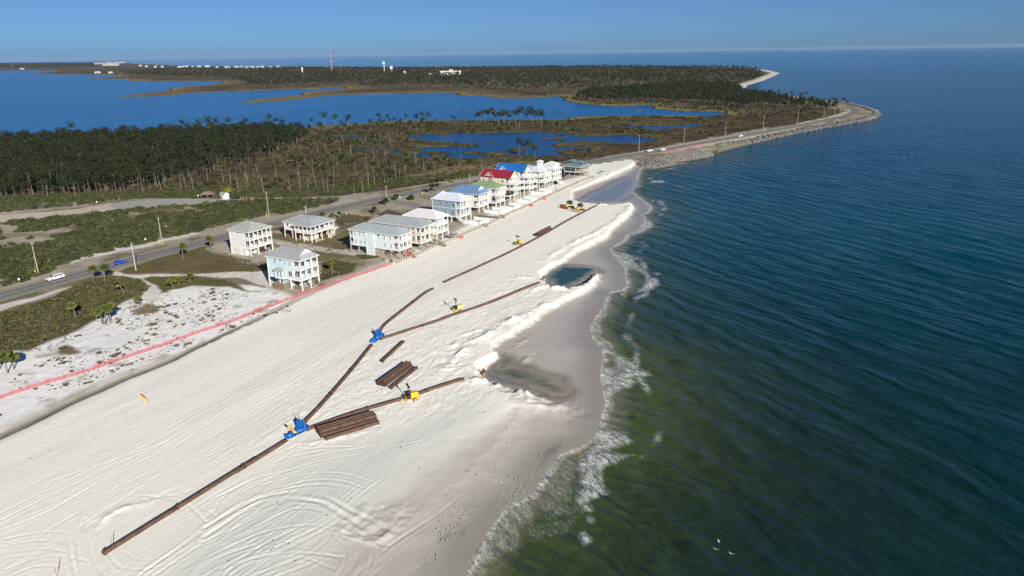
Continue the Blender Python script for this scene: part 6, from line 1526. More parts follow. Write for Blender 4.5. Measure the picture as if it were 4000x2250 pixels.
def pipe_run(label, pts, bury=.1, n=10, r=PR):
    """a laid pipeline: joined sections of about twelve metres, each a part with its collars"""
    l = smooth_line([Q(a, b, 2.4) for a, b in pts], 1.0)
    o = empty('pipeline', (l[0].x, l[0].y, gz(l[0].x, l[0].y)), 0, label, 'pipeline'); base = Vector(o.location)
    raw = [gz(p.x, p.y) for p in l]
    zs = [sum(raw[max(0, i - 6):i + 7]) / len(raw[max(0, i - 6):i + 7]) for i in range(len(raw))]
    path = [Vector((p.x, p.y, z + r - bury)) - base for p, z in zip(l, zs)]
    i = 0
    while i < len(path) - 1:
        j = min(i + 12, len(path) - 1)
        if len(path) - 1 - j < 4: j = len(path) - 1
        m = MB(); m.tube(path[i:j + 1], r, n); s = m.build('pipe_section', M_rust, o, True)
        d = (path[min(i + 1, len(path) - 1)] - path[i]).normalized(); c = MB(); c.tube([path[i] - d * .14, path[i] + d * .14], r + .09, n); c.build('collar', M_rust, s)
        i = j
    return o, path, base
Zb, Zc, Zd, Ze = (900, 1200, 5), (1650, 1000, 5), (1600, 580, 4), (1050, 1550, 6.657)
pipe_run('long rusty pipe from the lower left sand pit up to the first blue valve', ZR(0, 1700, 4, [(1045, 1175), (1560, 855), (2060, 545), (2576, 225)]) + ZR(800, 1690, 4, [(300, 390), (820, 68)]))
pipe_run('rusty pipe between the two blue valves', ZR(*Zb, [(935, 1435), (1170, 1190), (1400, 925), (1600, 690), (1775, 470)]))
pipe_run('rusty pipe from the first blue valve past the bright yellow light tower', ZR(*Ze, [(645, 532), (1000, 405), (1420, 260), (2000, 90), (2250, 22)]) + ZR(1300, 1280, 6.657, [(1450, 1092), (1800, 970), (2190, 850)]))
pipe_run('short rusty pipe from the second blue valve, bending up the beach', ZR(*Zb, [(1872, 312), (1950, 205), (2200, 5)]) + ZR(*Zc, [(0, 482), (60, 440), (132, 404)]))
pipe_run('rusty pipe from the second blue valve to the outlet at the dark teal pool', ZR(*Zb, [(1892, 393), (2200, 292), (2576, 172)]) + ZR(*Zc, [(350, 745), (700, 632), (1050, 500), (1300, 395), (1470, 330)]))
pipe_run('far rusty pipe running along the upper beach to the bulldozers', ZR(*Zd, [(350, 1338), (700, 1180), (1000, 1040), (1200, 940), (1400, 832), (1600, 715), (1880, 572)]))
# spreader boxes at the outlets
def outlet(p, rz, label, big=False, mat=None):
    o = empty('pipe_outlet', (p.x, p.y, gz(p.x, p.y) - .1), rz, label, 'outlet'); o.scale = (.75, .75, .75)
    m = MB(); m.tube([(-2.6, 0, .4), (-.4, 0, .55)], .45, 10); m.build('pipe_end', M_rust, o, True)
    m = MB(); m.add([(-.3, -.7, 0), (.5, -1.1, 0), (.5, -1.1, 1.5 + big * .5), (-.3, -.7, 1.2), (-.3, .7, 0), (.5, 1.1, 0), (.5, 1.1, 1.5 + big * .5), (-.3, .7, 1.2)], [(0, 1, 2, 3), (7, 6, 5, 4), (3, 2, 6, 7), (0, 3, 7, 4), (0, 4, 5, 1)]); m.build('spreader_box', mat or paint('ochre_steel', (.24, .14, .07), .7, var=.25), o)
    m = MB(); m.box(.45, .6, -1.3, 1.3, .1, 1.9 + big * .6); m.build('splash_plate', mat or MATS['ochre_steel'], o)
outlet(Q(*ZR(1700, 1300, 5, [(600, 500)])[0], 1.6), math.radians(25), 'ochre spreader box spilling into the near grey pool')
outlet(Q(*ZR(*Zc, [(1518, 305)])[0], 1.6), math.radians(25), 'grey spreader at the edge of the dark teal pool', False, M_steel)
outlet(Q(*ZR(*Zd, [(1912, 556)])[0], 2.0), math.radians(55), 'grey spreader at the seaward end of the far pipe', False, M_steel)
# single pipes and pipe stacks: every pipe is a thing
def lone_pipe(a, b, label, lift=0.0, r=.40, group=None, side=0.0):
    a, b = Vector(a), Vector(b); d = (b - a).normalized(); s = Vector((-d.y, d.x, 0)) * side
    z = (gz(a.x, a.y) + gz(b.x, b.y)) / 2 + r - .04 + lift
    a, b = a + s, b + s
    o = empty('steel_pipe', ((a.x + b.x) / 2, (a.y + b.y) / 2, z), math.atan2(d.y, d.x), label, 'pipe', group)
    L = (b - a).length / 2
    m = MB(); n = 12; ri = r - .05
    for x0, x1 in ((-L, L),):
        V = []
        for (x, rr_) in ((x0, r), (x1, r), (x1, ri), (x0, ri)):
            V += [(x, math.cos(6.2832 * k / n) * rr_, math.sin(6.2832 * k / n) * rr_) for k in range(n)]
        F = []
        for q in range(4):
            for k in range(n): F.append((q * n + k, q * n + (k + 1) % n, ((q + 1) % 4) * n + (k + 1) % n, ((q + 1) % 4) * n + k))
        m.add(V, F)
    m.build('shell', M_rust, o)
    c = MB(); c.tube([(-L + .02, 0, 0), (-L + .3, 0, 0)], r + .06, n, False); c.tube([(L - .3, 0, 0), (L - .02, 0, 0)], r + .06, n, False); c.build('end_band', M_rust, o)
    i = MB(); i.tube([(-L + .9, 0, 0), (L - .9, 0, 0)], ri - .01, n); i.build('dark_bore', M_pipe_in, o)
a0, b0 = [Q(*p, 2.4) for p in ZR(*Ze, [(945, 705), (1845, 425)])]
lone_pipe(a0, b0, 'single rusty pipe lying in front of the large pipe stack')
a1, b1 = [Q(*p, 2.4) for p in ZR(*Ze, [(865, 660), (1820, 385)])]
for k in range(4): lone_pipe(a1, b1, 'rusty pipe in the bottom row of the large stack, %s' % ('front one', 'second from the front', 'third from the front', 'rear one')[k], 0, group='pipes in the large stack', side=.86 * k + .15)
for k in range(3): lone_pipe(a1, b1, 'rusty pipe in the top row of the large stack, %s' % ('front one', 'middle one', 'rear one')[k], .70, group='pipes in the large stack', side=.86 * k + .58)
a2, b2 = [Q(*p, 2.4) for p in ZR(1300, 1280, 6.657, [(970, 1005), (1405, 668)])]
lone_pipe(a2, b2, 'single rusty pipe lying in front of the small pipe stack')
a3, b3 = [Q(*p, 2.4) for p in ZR(1300, 1280, 6.657, [(868, 965), (1320, 640)])]
for k in range(3): lone_pipe(a3, b3, 'rusty pipe in the bottom row of the small stack, %s' % ('front one', 'middle one', 'rear one')[k], 0, group='pipes in the small stack', side=.86 * k)
lone_pipe(a3, b3, 'rusty pipe on top of the small stack, front one', .70, group='pipes in the small stack', side=.43)
lone_pipe(a3, b3, 'rusty pipe on top of the small stack, rear one', .70, group='pipes in the small stack', side=1.29)
a4, b4 = [Q(*p, 2.4) for p in ZR(1300, 1280, 6.657, [(825, 560), (1180, 232)])]
lone_pipe(a4, b4, 'single rusty pipe lying alone below the second blue valve')
a5, b5 = [Q(*p, 2.4) for p in ZR(1750, 620, 6.657, [(1500, 1285), (1720, 1165)])]
for k in range(3): lone_pipe(a5, b5, 'rusty pipe in the small far stack beside the pipeline, %s' % ('front one', 'middle one', 'top one')[k], .7 if k == 2 else 0, group='pipes in the far stack', side=.43 if k == 2 else .86 * k)
# blue wye valves
def wye(c, d_in, d_a, d_b, label):
    z0 = gz(c.x, c.y)
    o = empty('wye_valve', (c.x, c.y, z0), 0, label, 'valve'); o.scale = (.82, .82, .82)
    Z = .5; v = lambda d, s: Vector((d.x * s, d.y * s, Z))
    m = MB(); m.tube([v(-d_in, 3.0), v(-d_in, .4)], .5, 12); m.tube([v(-d_in, .5), v(d_a, 2.9)], .5, 12); m.tube([v(-d_in, .5), v(d_b, 2.9)], .5, 12); m.build('wye_body', M_blue, o, True)
    for d, s in ((-d_in, 3.0), (d_a, 2.9), (d_b, 2.9), (d_a, 1.0), (d_b, 1.0), (-d_in, 1.7)):
        f = MB(); f.tube([v(d, s - .09), v(d, s + .09)], .72, 14); f.build('flange', M_blue, o)
    m = MB(); m.add([(0, 0, .2)] if False else [], []); 
    sk = MB(); sk.bar(v(-d_in, 2.6) - Vector((0, 0, .45)), v(d_a, 2.6) - Vector((0, 0, .45)), 1.5, .12); sk.bar(v(-d_in, 2.4) - Vector((0, 0, .40)), v(d_b, 2.6) - Vector((0, 0, .40)), 1.2, .12); sk.build('skid', M_blue, o)
    for d in (d_a, d_b):
        p = v(d, 1.9); s = Vector((-d.y, d.x, 0)); g = MB()
        q = [p + s * a + d * b for a, b in ((-.75, -.22), (.75, -.22), (.75, .22), (-.75, .22))]
        g.add([(a.x, a.y, .1) for a in q] + [(a.x, a.y, 2.3) for a in q], [(3, 2, 1, 0), (4, 5, 6, 7), (0, 1, 5, 4), (1, 2, 6, 5), (2, 3, 7, 6), (3, 0, 4, 7)])
        for a in (-.7, 0, .7):
            e = p + s * a - d * .26; g.bar((e.x, e.y, .1), (e.x, e.y, 2.35), .12)
        gv = g.build('gate_housing', M_blue, o)
        st_ = MB(); st_.tube([(p.x, p.y, 2.3), (p.x, p.y, 3.9)], .07, 6); st_.bar(p + s * -.35 + Vector((0, 0, 2.05)), p + s * .35 + Vector((0, 0, 2.05)), .12); st_.build('gate_stem', M_steel, gv)
        bn = MB(); bn.tube([(p.x, p.y, 2.3), (p.x, p.y, 2.75)], .26, 8); bn.build('bonnet', M_blue, gv)
    return o
def flatdir(a, b):
    d = Q(*b, 2.4) - Q(*a, 2.4); d.z = 0; return d.normalized()
c1 = Q(746, 1083, 2.5); wye(c1, flatdir((644, 1150), (722, 1103)), flatdir((766, 1061), (860, 957)), flatdir((772, 1078), (889, 1037)), 'blue wye valve with two gates where the long near pipe forks')
c2 = Q(945, 849, 2.5); wye(c2, flatdir((860, 957), (936, 865)), flatdir((953, 835), (1019, 773)), flatdir((958, 852), (1094, 807)), 'blue wye valve with two gates farther up the beach')
# orange feather flags with dark lettering
M_flag = paint('orange_fabric', (.80, .42, .12), .7, var=.15); M_ink = paint('dark_ink', (.06, .03, .02), .8)
def feather(p, rz, tilt, label, word):
    o = empty('feather_flag', p, rz, label, 'flag'); o.rotation_euler = (0, -tilt, rz); o.scale = (.85, .85, .85)
    n = 12; pole = [Vector((0, 0, 0))]; 
    for k in range(1, n + 1):
        f = k / n; pole.append(Vector((-.9 * max(0, f - .55) ** 1.6 * 2.2, 0, 3.3 * f - .35 * max(0, f - .7) ** 2 * 4)))
    MB().tube(pole, .03, 5).build('pole', M_black, o)
    V = []; F = []
    for k in range(2, n + 1):
        p0 = pole[k]; w = .78 * min(1, (k - 1) / 3) * (1 - .55 * max(0, (k - 9) / 4)); V += [p0, p0 + Vector((-w * .92, .05 * math.sin(k), -.34 * (k / n)))]
    for k in range(n - 2): F.append((2 * k, 2 * k + 1, 2 * k + 3, 2 * k + 2))
    m = MB(); m.add(V, F); fo = m.build('fabric', M_flag, o)
    so = fo.modifiers.new('thick', 'SOLIDIFY'); so.thickness = .015
    cu = bpy.data.curves.new('lettering', 'FONT'); cu.body = word; cu.size = .62; cu.align_x = 'CENTER'; cu.align_y = 'CENTER'; cu.extrude = .012
    tmp = bpy.data.objects.new('lettering', cu); me = bpy.data.meshes.new_from_object(tmp); me.materials.append(M_ink)
    lo = link('lettering', me, o); lo.location = (-.40, -.07, 1.85); lo.rotation_euler = (math.pi / 2, math.radians(80), 0)
p = Q(*ZR(0, 1400, 4, [(1500, 432)])[0], 2.0); p.z = gz(p.x, p.y); feather(p, math.radians(-12), math.radians(44), 'orange feather flag with dark letters leaning alone on the open sand', 'SLOW')
feather(c1 + Vector((.9, -1.7, .1)), math.radians(-12), math.radians(40), 'orange feather flag with dark letters at the near blue valve', 'SLOW')
# marker stakes
for (z, b_, h_, lb) in (((0, 1700, 4), (1133, 1110), 1.5, 'red and white marker stake on the near end of the long pipe'), ((0, 1700, 4), (570, 1410), 1.6, 'thin grey stake at the bottom left corner')):
    q = Q(*ZR(*z, [b_])[0], 2.4); o = empty('marker_stake', (q.x, q.y, gz(q.x, q.y)), 0, lb, 'stake')
    MB().tube([(0, 0, 0), (0, 0, h_ * 1.3)], .035, 6).build('rod', M_steel, o); m = MB(); m.box(-.06, .06, -.02, .02, h_ * .6, h_ * 1.0); m.build('ribbon', M_cush['red'], o)
# light towers
def light_tower(p, rz, label, col):
    o = empty('light_tower', (p.x, p.y, gz(p.x, p.y)), rz, label, 'light tower'); o.scale = (.98, .98, .98)
    b = MB(); b.box(-.35, 1.35, -.62, .62, .75, 1.75); b.add([(-.35, -.62, 1.75), (1.35, -.62, 1.75), (1.2, -.5, 1.92), (-.2, -.5, 1.92), (-.35, .62, 1.75), (1.35, .62, 1.75), (1.2, .5, 1.92), (-.2, .5, 1.92)], [(3, 2, 6, 7), (0, 1, 2, 3), (1, 5, 6, 2), (5, 4, 7, 6), (4, 0, 3, 7)]); b.build('engine_housing', col, o)
    MB().box(-1.25, -.38, -.5, .5, .62, 1.35).build('generator', M_black, o)
    fr = MB(); fr.box(-1.45, 1.5, -.72, -.6, .5, .66); fr.box(-1.45, 1.5, .6, .72, .5, .66); fr.box(-1.5, -1.38, -.75, .75, .45, 1.25); fr.box(1.4, 1.52, -.75, .75, .45, .72); fr.bar((-1.5, 0, .55), (-2.6, 0, .45), .12); fr.build('frame', col, o)
    for s in (-1, 1):
        w = MB(); w.tube([(.45, s * .78, .36), (.45, s * .98, .36)], .36, 14); wo = w.build('wheel', M_black, o); h2 = MB(); h2.tube([(.45, s * .95, .36), (.45, s * 1.0, .36)], .18, 10); h2.build('hub', M_trim, wo)
    ms = MB(); ms.tube([(-.75, 0, 1.3), (-.75, 0, 3.4)], .09, 8); ms.build('mast', M_black, o)
    MB().bar((-.75, -.9, 3.4), (-.75, .9, 3.4), .09).build('cross_bar', M_black, o)
    for k, (y, dx) in enumerate(((-.9, .1), (-.35, .35), (.35, .35), (.9, .1))):
        l_ = MB(); l_.tube([(-.95 + dx * 0, y, 3.55), (-.6, y, 3.62)], [.16, .3], 8); l_.build('lamp_head', M_black, o)
    for sx, sy in ((-1.3, -.8), (-1.3, .8), (1.3, -.8), (1.3, .8)): MB().box(sx - .04, sx + .04, sy - .04, sy + .04, 0, .6).build('jack', M_steel, o)
light_tower(Q(*ZR(1300, 1280, 6.657, [(1330, 1215)])[0], 2.0), math.radians(22), 'bright yellow light tower trailer beside the near pipe', M_yel)
light_tower(Q(*ZR(*Zc, [(452, 690)])[0], 2.0), math.radians(22), 'pale yellow light tower beside the middle pipe', paint('pale_machine_yellow', (.62, .50, .16), .5))
light_tower(Q(*ZR(*Zd, [(1100, 970)])[0], 2.0), math.radians(40), 'dark yellow light tower beside the far pipe', M_yel)
# bulldozers
def dozer(p, rz, label, blade_col):
    o = empty('bulldozer', (p.x, p.y, gz(p.x, p.y)), rz, label, 'bulldozer')
    for s in (-1, 1):
        pr = [(-2.3, .45), (-2.0, .05), (1.6, .05), (2.0, .45), (1.7, .95), (.2, 1.25), (-1.9, .95)]
        m = MB(); n = len(pr); y0, y1 = (s * 1.0, s * 1.6) if s > 0 else (-1.6, -1.0)
        m.add([(x, y0, z) for x, z in pr] + [(x, y1, z) for x, z in pr], [tuple(range(n)), tuple(range(2 * n - 1, n - 1, -1))] + [((i + 1) % n, i, i + n, (i + 1) % n + n) for i in range(n)]); tk = m.build('track', M_black, o)
        for x in (-1.5, -.7, .1, .9):
            w = MB(); w.tube([(x, (y0 if s < 0 else y1) - .02 * s, .38), (x, (y0 if s < 0 else y1) + .03 * s, .38)], .26, 8); w.build('roller', M_steel, tk)
    b = MB(); b.box(-2.2, .2, -1.0, 1.0, .7, 1.7); b.add([(.2, -.65, .8), (2.3, -.6, .8), (2.3, -.6, 1.75), (.2, -.65, 2.1), (.2, .65, .8), (2.3, .6, .8), (2.3, .6, 1.75), (.2, .65, 2.1)], [(0, 1, 2, 3), (7, 6, 5, 4), (3, 2, 6, 7), (1, 5, 6, 2), (0, 4, 5, 1)]); b.build('engine_hood', M_tan, o)
    c = MB(); c.add([(-1.9, -.85, 1.7), (.2, -.85, 1.7), (.05, -.8, 3.1), (-1.8, -.8, 3.1), (-1.9, .85, 1.7), (.2, .85, 1.7), (.05, .8, 3.1), (-1.8, .8, 3.1)], [(0, 1, 2, 3), (7, 6, 5, 4), (1, 5, 6, 2), (0, 3, 7, 4), (3, 2, 6, 7)]); cb = c.build('cab', M_glass, o)
    r = MB(); r.box(-2.0, .25, -.95, .95, 3.1, 3.28)
    for x, y in ((-1.85, -.85), (.12, -.85), (-1.85, .85), (.12, .85)): r.box(x - .07, x + .07, y - .07, y + .07, 1.7, 3.1)
    r.build('cab_frame', M_black, cb)
    bl = MB(); pr = [(2.9, .05), (3.25, .1), (3.0, .8), (3.2, 1.45), (2.95, 1.45), (2.75, .8)]; n = len(pr)
    bl.add([(x, -2.5, z) for x, z in pr] + [(x, 2.5, z) for x, z in pr], [tuple(range(n)), tuple(range(2 * n - 1, n - 1, -1))] + [((i + 1) % n, i, i + n, (i + 1) % n + n) for i in range(n)]); bl.build('blade', blade_col, o)
    ar = MB()
    for s in (-1, 1): ar.bar((-.6, s * 1.75, .5), (2.8, s * 1.75, .5), .2, .3); ar.bar((1.6, s * .5, 1.6), (2.85, s * .6, 1.0), .12)
    ar.build('push_arm', M_tan, o)
    ri = MB(); ri.bar((-2.2, 0, .9), (-3.0, 0, .9), .5, .3); ri.bar((-3.0, -.6, 1.0), (-3.0, .6, 1.0), .2)
    for y in (-.5, .5): ri.bar((-3.0, y, 1.0), (-3.1, y, .15), .1, .16)
    ri.build('ripper', M_tan, o)
    MB().tube([(1.3, .3, 1.9), (1.3, .3, 2.7)], .07, 6).build('exhaust_stack', M_black, o)
    return o
dozer(Q(2225, 818 / 1.0, 2.0) if False else P(2220, 812, 2.0), math.radians(-140), 'tan bulldozer with rust-red blade, farther of the two beside the far pipe end', paint('rust_blade', (.30, .085, .045), .6, var=.25))
dozer(P(2262, 824, 2.0), math.radians(-132), 'tan bulldozer with grey blade, nearer of the two beside the far pipe end', paint('worn_blade', (.36, .33, .26), .5, var=.2))

# ================================================================== red mesh fence along the dune
t = NT('red_mesh_fabric')
tc = t.pos((1, 1, 1)); n = t.noise(1.1, 4, .6, tc)
tr_ = t.node('ShaderNodeBsdfTransparent'); mx = t.node('ShaderNodeMixShader')
t.set(Base_Color=t.mix(n, (.42, .09, .10), (.50, .17, .18)), Roughness=.9)
t.lk(t.rng(n, .3, .7, .28, .62), mx.inputs[0]).lk(t.b.outputs[0], mx.inputs[1]).lk(tr_.outputs[0], mx.inputs[2]).lk(mx.outputs[0], t.out.inputs[0])
M_mesh = t.m
M_redpost = paint('red_post', (.30, .05, .05), .7)
FEN = [(-90, 1036), (-40, 1017), (0, 1005), (30, 994), (120, 965), (207, 940), (310, 904), (387, 877), (485, 843), (580, 812), (644, 786), (700, 765), (747, 747), (802, 727), (865, 703), (920, 688), (985, 665)]
line = smooth_line([Q(a, b, 2.1) for a, b in FEN], 3.2)
fo = empty('mesh_fence', (line[0].x, line[0].y, 2.0), 0, 'long sagging red plastic mesh fence along the foot of the dune', 'fence')
for i, p in enumerate(line):
    z = gz(p.x, p.y); q = Vector((p.x - line[0].x, p.y - line[0].y, z - 2.0))
    m = MB(); m.tube([q, q + Vector((0, 0, 1.3))], .045, 5); m.build('post', M_redpost, fo)
    if i + 1 < len(line):
        r = line[i + 1]; r2 = Vector((r.x - line[0].x, r.y - line[0].y, gz(r.x, r.y) - 2.0)); V = []; F = []
        for k in range(5):
            f = k / 4; a = q.lerp(r2, f); sag = .10 * math.sin(math.pi * f) + random.uniform(0, .05)
            V += [a + Vector((0, 0, .02)), a + Vector((0, 0, .52 + random.uniform(-.02, .02))) + Vector((.05, .09, 0)) * random.uniform(-1, 1), a + Vector((0, 0, 1.06 - sag))]
        for k in range(4): F += [(3 * k, 3 * k + 3, 3 * k + 4, 3 * k + 1), (3 * k + 1, 3 * k + 4, 3 * k + 5, 3 * k + 2)]
        m = MB(); m.add(V, F); m.build('mesh_panel', M_mesh, fo)
# spots of red along the seawall: folded mesh bundles
for k, (z, b_, lb) in enumerate(((Zd, (1225, 582), 'red bundle lying at the seawall, nearer one'), (Zd, (1355, 512), 'red bundle lying at the seawall, farther one'), ((1300, 700, 6.657), (2140, 985), 'small red bundle before the white-roofed house'), ((1300, 700, 6.657), (1275, 1255), 'red box beside the seawall corner'))):
    q = Q(*ZR(*z, [b_])[0], 2.0); m = MB(); r = random.Random(k)
    for j in range(5): 
        x, y = r.uniform(-.7, .7), r.uniform(-.4, .4); m.add([(x - .6, y - .4, 0), (x + .6, y - .3, 0), (x + .5, y + .4, .1), (x - .5, y + .4, .05), (x - .4, y - .3, r.uniform(.4, .9)), (x + .4, y - .2, r.uniform(.4, .9)), (x + .3, y + .3, r.uniform(.4, .9)), (x - .3, y + .3, r.uniform(.4, .9))], [(3, 2, 1, 0), (4, 5, 6, 7), (0, 1, 5, 4), (1, 2, 6, 5), (2, 3, 7, 6), (3, 0, 4, 7)])
    o = m.build('mesh_bundle', M_cush['red']); o.location = (q.x, q.y, gz(q.x, q.y)); tag(o, lb, 'bundle')
# red mesh strip laid along the rock bank
line = smooth_line([Q(a, b, 2.0) for a, b in ZR(2000, 150, 4, [(1480, 1165), (1560, 1148), (1700, 1115), (1850, 1082), (1990, 1060)])], 4)
fo = empty('mesh_fence', (line[0].x, line[0].y, 2.0), 0, 'red mesh fence between the shore road and the rock bank', 'fence')
for i, p in enumerate(line):
    q = Vector((p.x - line[0].x, p.y - line[0].y, 0)); m = MB(); m.tube([q, q + Vector((0, 0, 1.4))], .05, 5); m.build('post', M_redpost, fo)
    if i + 1 < len(line):
        r2 = Vector((line[i + 1].x - line[0].x, line[i + 1].y - line[0].y, 0)); m = MB(); m.poly([q, r2, r2 + Vector((0, 0, .7)), q + Vector((0, 0, .7))]); m.build('mesh_panel', M_mesh, fo)

# ================================================================== vehicles
def car(p, rz, label, col, kind='suv', cat='car', s=1.0):
    """body with cabin, glass, wheels and lamps; the nose points along +x"""
    o = empty({'suv': 'parked_suv', 'hatch': 'hatchback_car', 'pickup': 'pickup_truck'}[kind].replace('parked_', ''), p, rz, label, cat); o.scale = (s, s, s)
    pm = paint('paint_%02x%02x%02x' % tuple(int(c * 255) for c in col), col, .28, 0.0, var=.05, spec=.6)
    L, Wd = {'suv': (5.4, 2.0), 'hatch': (4.3, 1.8), 'pickup': (5.7, 2.0)}[kind]
    prof = {'suv': ([(-2.7, .45), (2.6, .4), (2.7, .62), (2.62, .98), (1.35, 1.12), (-2.62, 1.15), (-2.7, .8)], [(-2.58, 1.13), (1.3, 1.10), (.55, 1.78), (-2.25, 1.82)]),
            'hatch': ([(-2.1, .4), (2.05, .35), (2.15, .6), (2.0, .85), (1.0, .98), (-2.0, 1.02), (-2.15, .75)], [(-2.0, 1.0), (1.0, .96), (.1, 1.45), (-1.3, 1.5)]),
            'pickup': ([(-2.85, .5), (2.75, .45), (2.85, .7), (2.75, 1.05), (1.5, 1.15), (-2.8, 1.15), (-2.85, .8)], [(-.7, 1.13), (1.45, 1.12), (.75, 1.78), (-.55, 1.82)])}[kind]
    def ext(pr, w, w2=None):
        m = MB(); n = len(pr); w2 = w2 or w
        zs = [z for _, z in pr]; zm, zM = min(zs), max(zs)
        hw = lambda z: (w + (w2 - w) * (z - zm) / (zM - zm + 1e-6)) / 2
        m.add([(x, -hw(z), z) for x, z in pr] + [(x, hw(z), z) for x, z in pr], [tuple(range(n)), tuple(range(2 * n - 1, n - 1, -1))] + [((i + 1) % n, i, i + n, (i + 1) % n + n) for i in range(n)]); return m
    b = ext(prof[0], Wd, Wd * .97).build('body', pm, o)
    bv = b.modifiers.new('round', 'BEVEL'); bv.width = .09; bv.segments = 2
    cb = ext(prof[1], Wd * .94, Wd * .76).build('cabin', pm, o); bv = cb.modifiers.new('round', 'BEVEL'); bv.width = .06; bv.segments = 2
    (xb, zb), (xf, zf), (xtf, zt), (xtb, ztb) = prof[1]
    hw = lambda z: (Wd * .94 + (Wd * .76 - Wd * .94) * (z - zb) / (zt - zb)) / 2 + .012
    for sd in (-1, 1):                                                    # side windows, set into the cabin
        n = 3 if kind == 'suv' else 2; x0, x1 = xtb + .1, xtf - .05
        for k in range(n):
            a, c = x0 + (x1 - x0) * k / n + .05, x0 + (x1 - x0) * (k + 1) / n - .05; z0, z1 = zb + .1, zt - .1
            a0 = a - (.28 if k == 0 and kind != 'pickup' else 0) * .4; c1 = c + (.5 if k == n - 1 else 0)
            m = MB(); m.add([(a0, sd * hw(z0), z0), (c1, sd * hw(z0), z0), (c, sd * hw(z1), z1), (a, sd * hw(z1), z1)], [(0, 1, 2, 3) if sd < 0 else (3, 2, 1, 0)]); m.build('side_window', M_glass, cb)
    for (xa, za, xc, zc, nm) in ((xf, zf, xtf, zt, 'windscreen'), (xb, zb, xtb, ztb, 'rear_window')):
        f0, f1 = .15, .88; A = (xa + (xc - xa) * f0, za + (zc - za) * f0); B = (xa + (xc - xa) * f1, za + (zc - za) * f1); e = .015 if nm == 'windscreen' else -.015
        m = MB(); m.add([(A[0] + e, -hw(A[1]) + .12, A[1] + .012), (A[0] + e, hw(A[1]) - .12, A[1] + .012), (B[0] + e, hw(B[1]) - .1, B[1] + .012), (B[0] + e, -hw(B[1]) + .1, B[1] + .012)], [(0, 1, 2, 3) if nm == 'windscreen' else (3, 2, 1, 0)]); m.build(nm, M_glass, cb)
    if kind == 'pickup': MB().box(-2.7, -.8, -.82, .82, 1.0, 1.16).build('cargo_bed', M_black, b)
    wb = L * .295; r = .40 if kind != 'hatch' else .34
    for x in (-wb, wb):
        for sd in (-1, 1):
            m = MB(); m.tube([(x, sd * (Wd / 2 - .2), r), (x, sd * (Wd / 2 + .02), r)], r, 16); w = m.build('wheel', M_black, o)
            m = MB(); m.tube([(x, sd * (Wd / 2 - .02), r), (x, sd * (Wd / 2 + .035), r)], r * .6, 10); m.build('rim', M_steel, w)
    for sd in (-1, 1):
        MB().box(prof[0][3][0] - .12, prof[0][3][0] + .06, sd * (Wd / 2 - .25) - .2, sd * (Wd / 2 - .25) + .2, .72, .86).build('headlight', M_trim, o)
        MB().box(prof[0][-1][0] - .02, prof[0][-1][0] + .1, sd * (Wd / 2 - .15) - .1, sd * (Wd / 2 - .15) + .1, .8, 1.05).build('tail_light', M_cush['red'], o)
    MB().box(prof[0][2][0] - .05, prof[0][2][0] + .03, -.6, .6, .5, .72).build('grille', M_black, o)
    return o
def road_dir(p):
    i = min(range(len(ROAD_C) - 1), key=lambda k: (ROAD_C[k] - Vector((p.x, p.y))).length); d = (ROAD_C[i + 1] - ROAD_C[max(i - 1, 0)]).normalized(); return d, ROAD_C[i]
def road_car(px, py, lane, fwd, *a, **k):
    p = P(px, py, 2.08); d, c = road_dir(p); s = Vector((-d.y, d.x)); q = Vector((p.x, p.y)) - c
    q = c + d * q.dot(d) + s * lane
    car((q.x, q.y, 2.085), math.atan2(d.y, d.x) + (0 if fwd else math.pi), *a, **k)
road_car(209, 1090, 1.75, False, 'white sport utility vehicle driving on the road at lower left', (.66, .67, .68), 'suv')
road_car(484, 1033, -1.75, True, 'bright blue hatchback on the road beside the two palms', (.01, .06, .42), 'hatch')
road_car(2540, 593, 1.8, False, 'white pickup on the shore road, left of the two near the rock bank', (.80, .81, .82), 'pickup', cat='pickup truck')
road_car(2596, 589, -1.8, True, 'white sport utility vehicle on the shore road, right of the two near the rock bank', (.78, .79, .80), 'suv')
road_car(2887, 534, -1.8, True, 'white pickup far along the shore road', (.80, .81, .82), 'pickup', cat='pickup truck')
for (px, py, rz, lb, c, k) in ((2202, 690, 1.2, 'dark blue pickup parked behind the dark green house', (.01, .02, .08), 'pickup'), (1490, 792, .5, 'small dark cart with pale roof at the road edge', (.03, .03, .035), 'hatch')):
    p = P(px, py, 2.0); p.z = gz(p.x, p.y) + .02; car(p, rz, lb, c, k, s=.95 if k == 'pickup' else .6, cat='pickup truck' if k == 'pickup' else 'cart')
p = Q(*ZR(800, 820, 6.657, [(970, 700)])[0], 2.0); car((p.x, p.y, 2.08), BROW + 1.4, 'dark red car parked under the white house', (.05, .012, .012), 'hatch')

